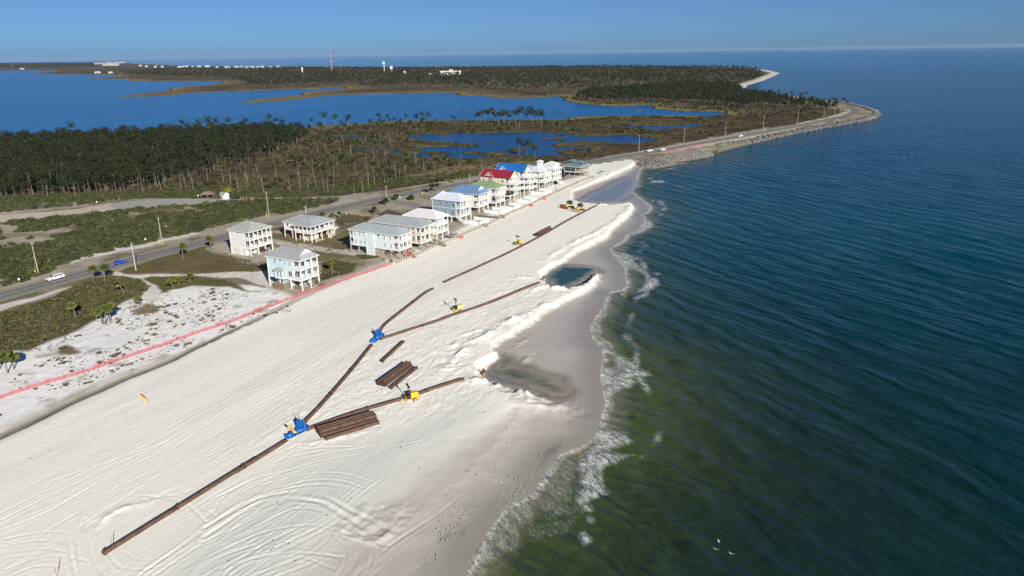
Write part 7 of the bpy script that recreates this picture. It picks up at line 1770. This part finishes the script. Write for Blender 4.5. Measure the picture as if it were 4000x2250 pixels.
# ================================================================== poles, fences, sheds
M_polew = paint('pole_wood', (.40, .35, .27), .9, var=.25)
def utility_pole(zone, b, top, label, kind='wood', arms=True, z=2.0, guy=False):
    (bx, by), (tx, ty) = ZR(*zone, [b, top]); p = Q(bx, by, z); zc = p.y * CT + (CAM_Z - z) * ST
    H = (by - ty) * 1.5528 * zc / (FPX * CT)
    o = empty('street_light' if kind == 'lamp' else 'utility_pole', (p.x, p.y, gz(p.x, p.y)), 0, label, 'street light' if kind == 'lamp' else 'utility pole')
    MB().tube([(0, 0, -.3), (0, 0, H)], [.17, .10], 8).build('pole', M_conc if kind == 'lamp' else M_polew, o)
    if kind == 'lamp':
        MB().bar((0, 0, H - .15), (.9, -.7, H), .08).build('arm', M_steel, o); MB().box(.75, 1.35, -.95, -.6, H - .1, H + .08).build('lamp_head', M_steel, o); MB().tube([(.12, -.1, H - 1.4), (.12, -.1, H - .8)], .16, 8).build('transformer', M_trim, o)
    elif arms:
        d, _ = road_dir(p); s = Vector((-d.y, d.x, 0)) * .9; MB().bar(s * -1 + Vector((0, 0, H - .5)), s + Vector((0, 0, H - .5)), .1).build('cross_arm', M_polew, o)
        for k in (-.9, 0, .9):
            q = s * k; MB().tube([(q.x, q.y, H - .45), (q.x, q.y, H - .2)], .06, 6).build('insulator', M_steel, o)
    if guy:
        for k in range(4):
            a = Vector((-.9 - .35 * k, .25 * k, 0)); g = MB(); g.tube([Vector((0, 0, H * (.75 - .08 * k))), a], .025, 4); g.build('guy_wire', M_steel, o)
            g = MB(); f = .22; e = a.lerp(Vector((0, 0, H * (.75 - .08 * k))), f); g.tube([a, e], .045, 5); g.build('guy_guard', paint('guard_yellow', (.72, .62, .05), .5), o)
    return p, H
tops = []
for z, b, tp, lb, kd, gy in ((Z5, (392, 1222), (318, 900), 'leaning grey utility pole with yellow guy guards at left beside the road', 'wood', True), (Z5, (1636, 912), (1577, 650), 'tall utility pole behind the white sand verge', 'wood', True), (Z6, (648, 637), (618, 390), 'utility pole at the scrub edge above the single-storey house', 'wood', True),
                             (Z6, (1830, 437), (1820, 330), 'utility pole at the far road edge beside the marsh', 'wood', False), (Z5, (1370, 1177), (1318, 905), 'pale concrete street light on the near road verge', 'lamp', False), (Z6, (1018, 597), (1008, 525), 'short pale street light above the single-storey house', 'lamp', False),
                             ((1600, 580, 4), (607, 345), (600, 262), 'utility pole behind the green-roofed house', 'wood', False)):
    tops.append(utility_pole(z, b, tp, lb, kd, True, 2.0, gy))
for z, b, tp, lb in (((2000, 150, 4), (1277, 1127), (1274, 970), 'utility pole beside the marsh pond and the shore road'), ((2000, 150, 4), (1729, 1052), (1730, 915), 'utility pole between the narrow pond and the shore road'), ((2000, 150, 4), (2146, 972), (2148, 850), 'utility pole on the marsh edge before the bend'), ((2000, 150, 4), (2525, 922), (2524, 785), 'utility pole on the bare marsh near the point'),
                     ((2600, 150, 4), (1325, 862), (1329, 725), 'utility pole before the sandy turnout'), ((2600, 150, 4), (1590, 802), (1592, 718), 'utility pole at the sandy turnout, left one'), ((2600, 150, 4), (1704, 762), (1708, 665), 'utility pole at the sandy turnout, middle one'), ((2600, 150, 4), (1754, 752), (1757, 685), 'utility pole at the sandy turnout, right one')):
    tops.append(utility_pole(z, b, tp, lb, 'wood', True, 1.5))
# small roadside posts and signs
for z, b, h_, lb, c in ((Z5, (200, 1310), 1.4, 'small white roadside sign at lower left', 'white'), (Z5, (1468, 892), 1.2, 'small white marker on the sand verge', 'white'), (Z5, (977, 515), 1.4, 'white square sign beside the sand track', 'white'), (Z5, (1998, 455), 1.6, 'white post at the gravel lot', 'white'), (Z6, (2190, 425), 1.2, 'pale yellow post at the road bend', 'lime'), (Z6, (1965, 465), 1.1, 'pale post beside the road verge palm', 'white'), (Z6, (1428, 628), .9, 'bright lime marker on the brown lot', 'lime')):
    q = Q(*ZR(*z, [b])[0], 2.0); o = empty('roadside_sign', (q.x, q.y, gz(q.x, q.y)), math.radians(40), lb, 'sign'); MB().tube([(0, 0, 0), (0, 0, h_)], .05, 6).build('post', M_polew, o); MB().box(-.26, .26, -.05, .0, h_ - .1, h_ + .45).build('board', M_cush[c], o)
# gazebo and shed at the gravel lot
q = Q(*ZR(*Z5, [(2095, 437)])[0], 1.9); o = empty('picnic_shelter', (q.x, q.y, gz(q.x, q.y)), math.radians(10), 'open brown picnic shelter with dark hip roof at the gravel lot', 'shelter')
hip_roof(o, -3.6, 3.6, -2.4, 2.4, 2.7, 1.3, paint('brown_shingle', (.16, .13, .10), .9), (2.2, 2.2), 'x', 'roof', False)
for x in (-3, 0, 3):
    for y in (-1.9, 1.9): MB().box(x - .12, x + .12, y - .12, y + .12, 0, 2.7).build('post', M_wood, o)
MB().box(-2, 2, -.4, .4, .68, .78).build('table_top', M_wood, o); MB().box(-2, 2, -1.1, -.8, .4, .48).build('bench', M_wood, o); MB().box(-2, 2, .8, 1.1, .4, .48).build('bench', M_wood, o)
q = Q(*ZR(*Z5, [(2265, 458)])[0], 1.9); o = empty('garden_shed', (q.x, q.y, gz(q.x, q.y)), math.radians(-35), 'small white shed with green roof beside the picnic shelter', 'shed')
MB().box(-1.7, 1.7, -1.3, 1.3, 0, 2.6).build('wall', paint('shed_cream', (.74, .73, .66), .7), o); gable_roof(o, -2.0, 2.0, -1.6, 1.6, 2.62, 1.0, metal_roof('mossy', (.30, .38, .33)), MATS['shed_cream'], 'x'); MB().box(-1.2, -.3, -1.36, -1.28, 0, 2.0).build('door', M_wood, o)
def post_fence(pts, gap, label, hgt=1.1, mat=None, rail=False, z=2.0):
    l = smooth_line([Q(a, b, z) for a, b in pts], gap); o = empty('post_fence', (l[0].x, l[0].y, z), 0, label, 'fence')
    for i, p in enumerate(l):
        q = Vector((p.x - l[0].x, p.y - l[0].y, gz(p.x, p.y) - z)); MB().box(q.x - .09, q.x + .09, q.y - .09, q.y + .09, q.z - .1, q.z + hgt).build('post', mat or M_pile, o)
        if rail and i + 1 < len(l):
            r = Vector((l[i + 1].x - l[0].x, l[i + 1].y - l[0].y, gz(l[i + 1].x, l[i + 1].y) - z))
            for hz in (.45, .95): MB().bar(q + Vector((0, 0, hgt * hz)), r + Vector((0, 0, hgt * hz)), .05, .14).build('rail', mat or M_pile, o)
post_fence(ZR(*Z6, [(365, 455), (500, 465), (650, 468), (760, 462)]), 1.9, 'row of pale wooden posts along the gravel lot', 1.3, z=1.9)
post_fence(ZR(*Z5, [(1090, 488), (1150, 478), (1200, 470)]), 1.6, 'short row of posts at the sand track bend', 1.2, z=1.9)
post_fence(ZR(800, 820, 6.657, [(720, 1235), (850, 1285), (1015, 1310)]), 2.0, 'low brown rail fence beside the sandy drive', .9, M_wood, True)
post_fence(ZR(*Z6, [(1205, 1215), (1275, 1190), (1345, 1215)]), 1.8, 'brown rail fence round the lone palm', 1.0, M_wood, True)
post_fence(ZR(800, 820, 6.657, [(560, 880), (720, 920), (900, 925)]), 2.2, 'thin grey wire fence behind the pale mint-blue house', .9, M_steel, True)
# boardwalk ramp between pool yards
q = Q(*ZR(*Zd, [(700, 690)])[0], 2.0); q2 = Q(*ZR(*Zd, [(900, 705)])[0], 2.0); d = (q2 - q); o = empty('boardwalk', (q.x, q.y, 2.0), math.atan2(d.y, d.x), 'brown timber boardwalk ramp between the pool fences', 'boardwalk'); L = d.length
for k in range(int(L / .5)): MB().box(k * .5, k * .5 + .44, -.8, .8, .75 - k * .02, .83 - k * .02).build('plank', M_wood, o)
for s in (-.85, .85):
    MB().bar((0, s, 1.7), (L, s, 1.4), .08).build('handrail', M_wood, o)
    for k in range(6): MB().box(L * k / 5 - .07, L * k / 5 + .07, s - .07, s + .07, -.4, 1.65 - k * .05).build('post', M_wood, o)
for k, (z, b) in enumerate(((Zd, (925, 700)), (Zd, (748, 785)))):
    q = Q(*ZR(*z, [b])[0], 2.0); o = empty('beach_stair', (q.x, q.y, 2.0), BROW, 'short timber stair over the seawall, %s' % ('farther one', 'nearer one')[k], 'stair'); stairs(o, (0, .8, 1.2), (0, -1.6, .05), 1.3, M_wood)
q = Q(*ZR(1300, 700, 6.657, [(1320, 1310)])[0], 2.0); o = empty('beach_stair', (q.x, q.y, 2.0), BROW, 'reddish timber stair at the seawall corner', 'stair'); stairs(o, (0, 1.0, 1.4), (0, -1.8, .05), 1.3, paint('red_timber', (.26, .10, .07), .8))
# blue beach tent
q = P(2350, 682, 1.6); o = empty('beach_umbrella', (q.x, q.y, gz(q.x, q.y)), .4, 'bright blue beach umbrella on the far sand', 'umbrella')
m = MB(); n = 8
V = [(0, 0, 2.1)] + [(1.7 * math.cos(6.2832 * k / n), 1.7 * math.sin(6.2832 * k / n), 1.45) for k in range(n)]; m.add(V, [(0, k + 1, (k + 1) % n + 1) for k in range(n)]); m.build('canopy', M_cush['blue'], o); MB().tube([(0, 0, 0), (0, 0, 2.1)], .04, 6).build('pole', M_trim, o)

# ================================================================== rock banks
t = NT('rock'); n1 = t.noise(.6, 4, .65, t.pos()); oi = t.node('ShaderNodeObjectInfo')
t.set(Base_Color=t.mix(1.0, t.mix(n1, (.085, .083, .08), (.205, .20, .19)), t.ramp(oi.outputs['Random'], [(0, (.7, .7, .72)), (1, (1, .98, .94))]), 'MULTIPLY'), Roughness=.9, Normal=t.bump(t.noise(4, 4, .7, t.pos()), .5, .08))
M_rock = t.m
def rock_mesh(seed):
    r = random.Random(seed); bm = bmesh.new(); bmesh.ops.create_icosphere(bm, subdivisions=1, radius=1.0)
    for v in bm.verts:
        v.co *= r.uniform(.65, 1.15); v.co.z *= .75; v.co.x *= 1.2
    me = bpy.data.meshes.new('rock'); bm.to_mesh(me); bm.free(); me.materials.append(M_rock); return me
ROCKS = [rock_mesh(s) for s in range(6)]
def rock_bank(label, crest, half_w, hgt, n_near, n_rest, z0=0.0):
    l = smooth_line([Q(a, b, 1.5) for a, b in crest], 2.0); o = empty('rock_bank', (l[0].x, l[0].y, 0), 0, label, 'rock bank')
    L = len(l); pts = []
    r = np.random.default_rng(len(crest) * 7 + L)
    for k in range(n_near + n_rest):
        f = r.uniform(0, L - 1.001); i = int(f); p = l[i].lerp(l[i + 1], f - i); d = (l[i + 1] - l[i]).normalized(); s = Vector((-d.y, d.x, 0)); u = float(r.uniform(-1, 1))
        taper = min(1.0, .35 + min(f, L - 1 - f) / 6)
        q = p + s * u * half_w * taper; q.z = z0 + hgt * taper * (1 - abs(u) ** 1.6) + float(r.uniform(-.25, .2)) - .1
        pts.append((q - Vector((l[0].x, l[0].y, 0)), float(r.uniform(.55, 1.2)), float(r.uniform(0, 6.28)), int(r.integers(6)), q.length))
    pts.sort(key=lambda t_: t_[4])
    for p, s, a, k, _ in pts[:n_near]:
        c = link('rock', ROCKS[k], o); c.location = p; c.scale = (s, s, s); c.rotation_euler = (a, a * .7, a)
    if n_rest:
        V = []; F = []
        base = [(np.array([v.co for v in me.vertices]), [tuple(p.vertices) for p in me.polygons]) for me in ROCKS]
        mb = MB()
        for p, s, a, k, _ in pts[n_near:]:
            vs, fs = base[k]; R = (Matrix.Rotation(a, 3, 'Z') @ Matrix.Rotation(a * .7, 3, 'X')); mb.add([Vector(v) @ R * s + p for v in vs], fs)
        so = mb.build('loose_rocks', M_rock, o); so['kind'] = 'stuff'
    # core under the rocks
    c = MB(); V = []; F = []
    for i, p in enumerate(l):
        d = (l[min(i + 1, L - 1)] - l[max(i - 1, 0)]).normalized(); s = Vector((-d.y, d.x, 0)); taper = min(1.0, .3 + min(i, L - 1 - i) / 6)
        for u, zz_ in ((-1.05, -1.0), (-.7, .35), (0, .72), (.7, .35), (1.05, -1.0)):
            q = p + s * u * half_w * taper; V.append((q.x - l[0].x, q.y - l[0].y, z0 + hgt * taper * zz_ if zz_ > 0 else -1.2))
    for i in range(L - 1):
        for k in range(4): F.append((5 * i + k, 5 * i + k + 1, 5 * i + k + 6, 5 * i + k + 5))
    c.add(V, F); c.build('bank_core', paint('gravel_core', (.15, .14, .125), .95), o)
R3 = (2000, 150, 4); R4 = (2600, 150, 4)
rock_bank('broad grey rock bank at the near end of the shore road', ZR(*R3, [(1270, 1262), (1330, 1255), (1420, 1240), (1520, 1218), (1620, 1200), (1720, 1185), (1820, 1165), (1920, 1155), (2010, 1152)]), 9.5, 3.0, 300, 1300)
rock_bank('long grey rock bank along the shore road to the point', ZR(*R4, [(470, 1085), (620, 1062), (760, 1040), (880, 1020), (960, 1000), (1150, 960), (1350, 920), (1550, 885), (1750, 850), (1900, 820), (2030, 790), (2110, 755), (2080, 730), (2000, 700), (1880, 670), (1750, 645), (1600, 625), (1450, 610), (1250, 596), (1060, 585)]), 5.8, 2.6, 300, 2000)

# ================================================================== far things
def far_at(zone, pt, z=1.0): return Q(*ZR(*zone, [pt])[0], z)
RA, RB = (0, 150, 4), (1000, 150, 4)
p = far_at(RB, (765, 338)); o = empty('lattice_tower', (p.x, p.y, .5), 0, 'tall red-white lattice radio tower rising from the far wood', 'radio tower')
Ht = (338 - 130) / 4 * 1.5528 * p.y / (FPX * CT) * 1.02
for k in range(8):
    f0, f1 = k / 8, (k + 1) / 8; w0, w1 = 3.2 * (1 - f0 * .75), 3.2 * (1 - f1 * .75); m = MB()
    for a in range(4):
        c0 = ((1, 1), (-1, 1), (-1, -1), (1, -1))[a]; c1_ = ((1, 1), (-1, 1), (-1, -1), (1, -1))[(a + 1) % 4]
        A, B = Vector((c0[0] * w0, c0[1] * w0, Ht * f0)), Vector((c0[0] * w1, c0[1] * w1, Ht * f1)); C, D_ = Vector((c1_[0] * w0, c1_[1] * w0, Ht * f0)), Vector((c1_[0] * w1, c1_[1] * w1, Ht * f1))
        m.bar(A, B, .34); m.bar(A, D_, .2); m.bar(C, B, .2); m.bar(B, D_, .2)
    m.build('lattice_section', paint('tower_red', (.30, .17, .15), .6) if k % 2 == 0 else paint('tower_white', (.36, .36, .38), .6), o)
for (pt, top, lb) in (((415, 335), 270, 'thin mast in the far wood left of the radio tower'), ((718, 325), 248, 'thin mast just left of the radio tower'), ((850, 335), 290, 'thin mast just right of the radio tower'), ((893, 335), 285, 'second thin mast right of the radio tower'), ((1815, 345), 285, 'thin mast left of the white station building'), ((1843, 345), 285, 'second thin mast left of the white station building'), ((1880, 335), 265, 'pole with crossbar behind the white station building')):
    p = far_at(RB, pt); h_ = (pt[1] - top) / 4 * 1.5528 * p.y / (FPX * CT); o = empty('antenna_mast', (p.x, p.y, .5), 0, lb, 'mast'); MB().tube([(0, 0, 0), (0, 0, h_)], [.7, .3], 6).build('mast', M_steel, o); MB().box(-2.2, 2.2, -.3, .3, h_ * .94, h_ * .97).build('cross_arm', M_steel, o)
for (pt, top, R_, lb) in (((1292, 345), 258, 5.5, 'highest white dish antenna above the far wood'), ((1366, 345), 298, 6.5, 'second white dish antenna above the far wood'), ((1500, 360), 340, 5.0, 'lowest white dish antenna at the far clearing')):
    p = far_at(RB, pt); h_ = (pt[1] - top) / 4 * 1.5528 * p.y / (FPX * CT); o = empty('dish_antenna', (p.x, p.y, .5), 0, lb, 'dish antenna')
    MB().tube([(0, 2, 0), (0, 2, h_)], [2.2, 1.6], 8).build('pedestal', M_conc, o); V = [(0, .6, h_)]; n = 14; F = []
    for ring, rr_ in ((1, .55), (2, 1.0)):
        for k in range(n): V.append((math.cos(6.2832 * k / n) * R_ * rr_, .6 - rr_ * rr_ * 2.4, h_ + math.sin(6.2832 * k / n) * R_ * rr_))
    for k in range(n): F += [(0, 1 + k, 1 + (k + 1) % n), (1 + k, 1 + n + k, 1 + n + (k + 1) % n, 1 + (k + 1) % n)]
    m = MB(); m.add(V, F); d_ = m.build('reflector', paint('far_white', (.50, .50, .50), .7), o); sm = d_.modifiers.new('thick', 'SOLIDIFY'); sm.thickness = .3
    MB().bar((0, -4, h_), (0, .6, h_), .4).build('feed_horn', M_steel, o)
p = far_at(RB, (467, 340)); o = empty('lookout_tower', (p.x, p.y, .5), 0, 'small white tower with domed top in the far wood', 'tower'); MB().tube([(0, 0, 0), (0, 0, 14)], [5, 3.6], 10).build('shaft', paint('far_white', (.50, .50, .50), .7), o); MB().tube([(0, 0, 14.05), (0, 0, 17), (0, 0, 21), (0, 0, 23)], [4.6, 4.8, 3.2, .4], 10).build('dome', paint('far_white', (.50, .50, .50)), o)
p = far_at(RB, (1955, 362)); o = empty('station_building', (p.x, p.y, 1.0), math.radians(4), 'long white station building with rooftop vents in the far clearing', 'building')
MB().box(-36, 38, -9, 9, 0, 11).build('wall', M_trim, o); MB().box(-37.5, 39.5, -10, 10, 11.03, 12.5).build('roof', paint('buff_roof', (.62, .52, .40), .8), o)
for k in range(9): MB().box(-30 + k * 7.6, -26 + k * 7.6, -9.3, -8.9, 4, 8).build('window', M_glass, o)
for x in (-2, 6): MB().box(x, x + 3.5, -3, 2, 12.55, 18).build('vent', M_trim, o)
p = far_at(RB, (1765, 362)); o = empty('station_annexe', (p.x, p.y, 1.0), 0, 'low white annexe left of the station building', 'building'); MB().box(-20, 20, -6, 6, 0, 5).build('wall', M_trim, o); MB().box(-21, 21, -7, 7, 5.03, 6).build('roof', M_trim, o); [MB().box(-16 + k * 8, -13 + k * 8, -6.3, -5.9, 1.5, 3.5).build('window', M_glass, o) for k in range(5)]
# white houses on the far beach ridge
FH = [(1415, 272), (1475, 280), (1565, 285), (1635, 285), (1810, 288), (1850, 282), (1880, 280), (1940, 288), (2005, 285), (2090, 283), (2185, 290), (2290, 295), (2375, 290), (2430, 288), (2490, 292), (2540, 293), (2600, 290), (2640, 288), (2720, 288), (2800, 288)]
for k, (a, b) in enumerate(FH):
    p = far_at(RA, (a, b + 8)); s_ = random.uniform(9, 15) * (1.35 if a in (2090, 1880, 2290, 2375) else 1.0); o = empty('beach_house', (p.x, p.y, 1.5), random.uniform(-.3, .3), 'tiny white house on the distant beach ridge, %s from the left' % ('first second third fourth fifth sixth seventh eighth ninth tenth eleventh twelfth thirteenth fourteenth fifteenth sixteenth seventeenth eighteenth nineteenth twentieth'.split()[k]), 'house', 'white houses on the distant beach ridge')
    hh = random.uniform(6, 9); MB().box(-s_, s_, -7, 7, 0, hh).build('wall', paint('far_white', (.50, .50, .50), .7), o); hip_roof(o, -s_ - 1, s_ + 1, -8, 8, hh + .05, 5, paint('far_roof', (.44, .43, .43), .7), (8, 8), 'x', 'roof', False)
    for q in range(3): MB().box(-s_ * .7 + q * s_ * .55, -s_ * .7 + q * s_ * .55 + 3, -7.3, -6.95, hh * .45, hh * .8).build('window', M_glass, o)
for k, (a, b, w) in enumerate(((960, 248, 22), (990, 246, 26), (1040, 250, 20), (1090, 244, 30), (1130, 246, 26), (1180, 240, 34), (1230, 236, 40), (1080, 262, 40), (1160, 262, 40))):
    p = far_at(RA, (a, b + 12), 1.0); o = empty('beach_building', (p.x, p.y, 1.0), 0, 'pale block in the distant beach town, %s from the left' % 'first second third fourth fifth sixth seventh eighth ninth'.split()[k], 'building', 'pale blocks of the distant beach town')
    MB().box(-w, w, -10, 10, 0, 16).build('wall', paint('far_cream', (.44, .42, .38), .8), o); MB().box(-w - 2, w + 2, -12, 12, 16.05, 18).build('roof', paint('far_roof', (.44, .43, .43)), o); [MB().box(-w * .8 + q * w * .45, -w * .8 + q * w * .45 + w * .25, -10.4, -9.9, 5, 11).build('window', M_glass, o) for q in range(4)]
for (pt, w, lb) in (((985, 350), 14, 'grey-roofed boathouse on the far bay shore'), ((1115, 352), 10, 'white hut on the far bay shore'), ((225, 312), 16, 'tiny white house far across the bay at left')):
    p = far_at(RA, pt); o = empty('shore_house', (p.x, p.y, .8), .2, lb, 'house'); MB().box(-w, w, -6, 6, 0, 6).build('wall', paint('far_cream', (.44, .42, .38)), o); hip_roof(o, -w - 1, w + 1, -7, 7, 6.05, 3.5, paint('far_grey_roof', (.42, .43, .42), .8), (6, 6), 'x', 'roof', False); MB().box(-2, 2, -6.3, -5.9, 0, 4).build('door', M_glass, o)
p = far_at(RA, (125, 290)); o = empty('antenna_mast', (p.x, p.y, .5), 0, 'faint mast on the farthest shore at left', 'mast'); MB().tube([(0, 0, 0), (0, 0, 95)], [2.2, 1.0], 6).build('mast', M_steel, o); MB().box(-5, 5, -1, 1, 80, 84).build('platform', M_steel, o)
# fallen timber on the pond
for k, (zone, a, b) in enumerate((((2000, 150, 4), (300, 1020), (570, 998)), ((1600, 580, 4), (1000, 8), (1190, 10)))):
    q, r = [Q(*v, .1) for v in ZR(*zone, [a, b])]; o = empty('log_raft', (q.x, q.y, .1), 0, 'dark heap of drowned logs on the pond, %s' % ('right one', 'left one')[k], 'log heap'); d = r - q
    for j in range(22):
        s = q.lerp(r, random.random()) - q; m = MB(); an = math.atan2(d.y, d.x) + random.gauss(0, .35); L = random.uniform(3, 7); m.tube([s + Vector((-math.cos(an) * L / 2, -math.sin(an) * L / 2, random.uniform(-.1, .5))), s + Vector((math.cos(an) * L / 2, math.sin(an) * L / 2, random.uniform(.1, .9)))], [.28, .16], 6); m.build('log', paint('drowned_wood', (.055, .042, .032), .9), o)

# ================================================================== birds
bird_c = paint('gull_grey', (.16, .16, .17), .8); bird_w = paint('gull_white', (.55, .55, .54), .8)
def gull_geo():
    b = MB(); prof = [(-.26, .02, .20), (-.16, .07, .20), (0, .10, .21), (.12, .08, .25), (.20, .055, .31), (.27, .045, .33), (.33, .01, .32)]
    b.tube([(x, 0, z) for x, r, z in prof], [r for x, r, z in prof], 7)
    w = MB(); w.add([(.10, .09, .24), (-.12, .12, .22), (-.36, .04, .20), (-.05, .06, .32), (.10, -.09, .24), (-.12, -.12, .22), (-.36, -.04, .20), (-.05, -.06, .32)], [(0, 1, 2, 3), (7, 6, 5, 4), (3, 2, 6, 7)])
    l = MB(); l.tube([(0, .03, 0), (0, .03, .15)], .012, 4); l.tube([(0, -.03, 0), (0, -.03, .15)], .012, 4)
    return b.mesh('body', bird_w, True), w.mesh('wings', bird_c), l.mesh('legs', paint('bird_leg', (.40, .25, .08), .7))
GB, GW, GL = gull_geo()
def gull(x, y, label, group, s=.62):
    o = empty('gull', (x, y, gz(x, y)), random.uniform(0, 6.28), label, 'bird', group); o.scale = (s, s, s); link('body', GB, o); link('wings', GW, o); link('legs', GL, o)
R3b = (1700, 1690, 4); R5b = (800, 1690, 4)
for a, b in ((1150, 85), (1060, 165), (1065, 190), (790, 360), (760, 400), (845, 345), (870, 335), (905, 310), (905, 390), (955, 375), (980, 388), (975, 345), (1045, 330), (960, 422), (845, 412), (805, 425), (850, 450), (860, 480), (905, 490), (840, 512), (820, 525), (815, 555), (850, 555), (880, 548), (740, 545), (685, 565), (795, 590), (625, 605), (708, 612), (620, 658), (725, 655), (555, 675), (560, 695), (642, 738), (260, 745), (235, 745), (315, 748), (390, 712), (300, 795), (330, 805), (270, 800), (270, 830), (245, 820), (195, 818), (168, 810), (225, 880), (370, 880), (195, 912), (320, 928), (165, 945), (205, 970), (15, 938), (65, 1030), (60, 1050), (110, 1030), (25, 1085), (10, 1185), (40, 965), (65, 985), (115, 930)):
    q = Q(*ZR(*R3b, [(a, b)])[0], 1.2); gull(q.x, q.y, 'small grey and white gull standing in the flock on the wet lower sand', 'gulls in the flock on the wet sand')
for a, b in ((955, 135), (615, 295), (592, 402), (460, 492), (113, 603), (193, 677), (203, 706), (88, 803), (40, 835), (150, 872), (728, 78), (122, 112), (150, 112)):
    q = Q(*ZR(*R3b, [(a, b)])[0], 1.6); gull(q.x, q.y, 'lone gull on the dry sand above the flock', 'gulls on the dry sand above the flock')
for a, b in ((735, 712), (758, 735), (1240, 835), (1480, 662), (690, 1100), (710, 1130), (695, 1168), (678, 1190), (790, 1115), (850, 1123), (1535, 1170), (920, 1288), (235, 1308), (1978, 153), (2160, 353), (2197, 468), (2265, 415), (2430, 603), (2300, 675), (2225, 1180), (2255, 1152), (2325, 1185)):
    q = Q(*ZR(*R5b, [(a, b)])[0], 2.0); gull(q.x, q.y, 'dark speck of a gull on the smooth tracked sand', 'gulls on the smooth tracked sand')
for a, b in ((145, 1108), (260, 1130), (555, 1040), (590, 1035), (630, 1025), (903, 1200), (1268, 1207), (908, 1352), (1790, 712), (1860, 858), (1320, 338), (1525, 1255)):
    q = Q(*ZR(1700, 1300, 5, [(a, b)])[0], 1.5); gull(q.x, q.y, 'gull on the pale sand flat between the mound and the surf', 'gulls on the sand flat by the mound')
def flyer(px, py, z, label):
    q = P(px, py, z); o = empty('gull', (q.x, q.y, z), random.uniform(0, 6.28), label, 'bird'); o.scale = (.6, .6, .6); link('body', GB, o)
    w = MB(); w.add([(.1, .06, .26), (-.12, .06, .25), (-.1, .38, .42), (.08, .40, .42), (-.16, .82, .36), (.1, -.06, .26), (-.12, -.06, .25), (-.1, -.38, .42), (.08, -.40, .42), (-.16, -.82, .36)], [(0, 1, 2, 3), (3, 2, 4), (8, 7, 6, 5), (9, 7, 8)]); w.build('wings', bird_w, o)
for k, (x, y) in enumerate(((2807, 2118), (2796, 2149), (2856, 2166))): flyer(x, y, 8.0, 'white gull flying over the dark water, %s' % ('topmost of three', 'left of three', 'right of three')[k])
for k, (x, y) in enumerate(((3498, 842), (3507, 858))): flyer(x, y, 6.0, 'white gull flying far over the blue water, %s' % ('upper one', 'lower one')[k])
flyer(1938, 1880, 6.0, 'dark-winged gull gliding low over the wet sand'); flyer(1958, 1889, 5.0, 'pale gull gliding low over the wet sand')
for k, (x, y) in enumerate(((173, 1771), (92, 1806))): flyer(x, y, 4.0, 'gull flying over the open sand at lower left, %s' % ('upper one', 'lower one')[k])

# ================================================================== air
t = NT('haze_air'); t.n.remove(t.b)
v = t.node('ShaderNodeVolumePrincipled'); v.inputs['Color'].default_value = (.42, .60, .88, 1); v.inputs['Density'].default_value = HAZE_D; v.inputs['Anisotropy'].default_value = .0
t.lk(v.outputs[0], t.out.inputs['Volume'])
if HAZE_D > 0:
    m = MB(); m.box(-47000, 47000, -600, 49000, -8.0, 118.0); o = m.build('haze', t.m); o['kind'] = 'stuff'
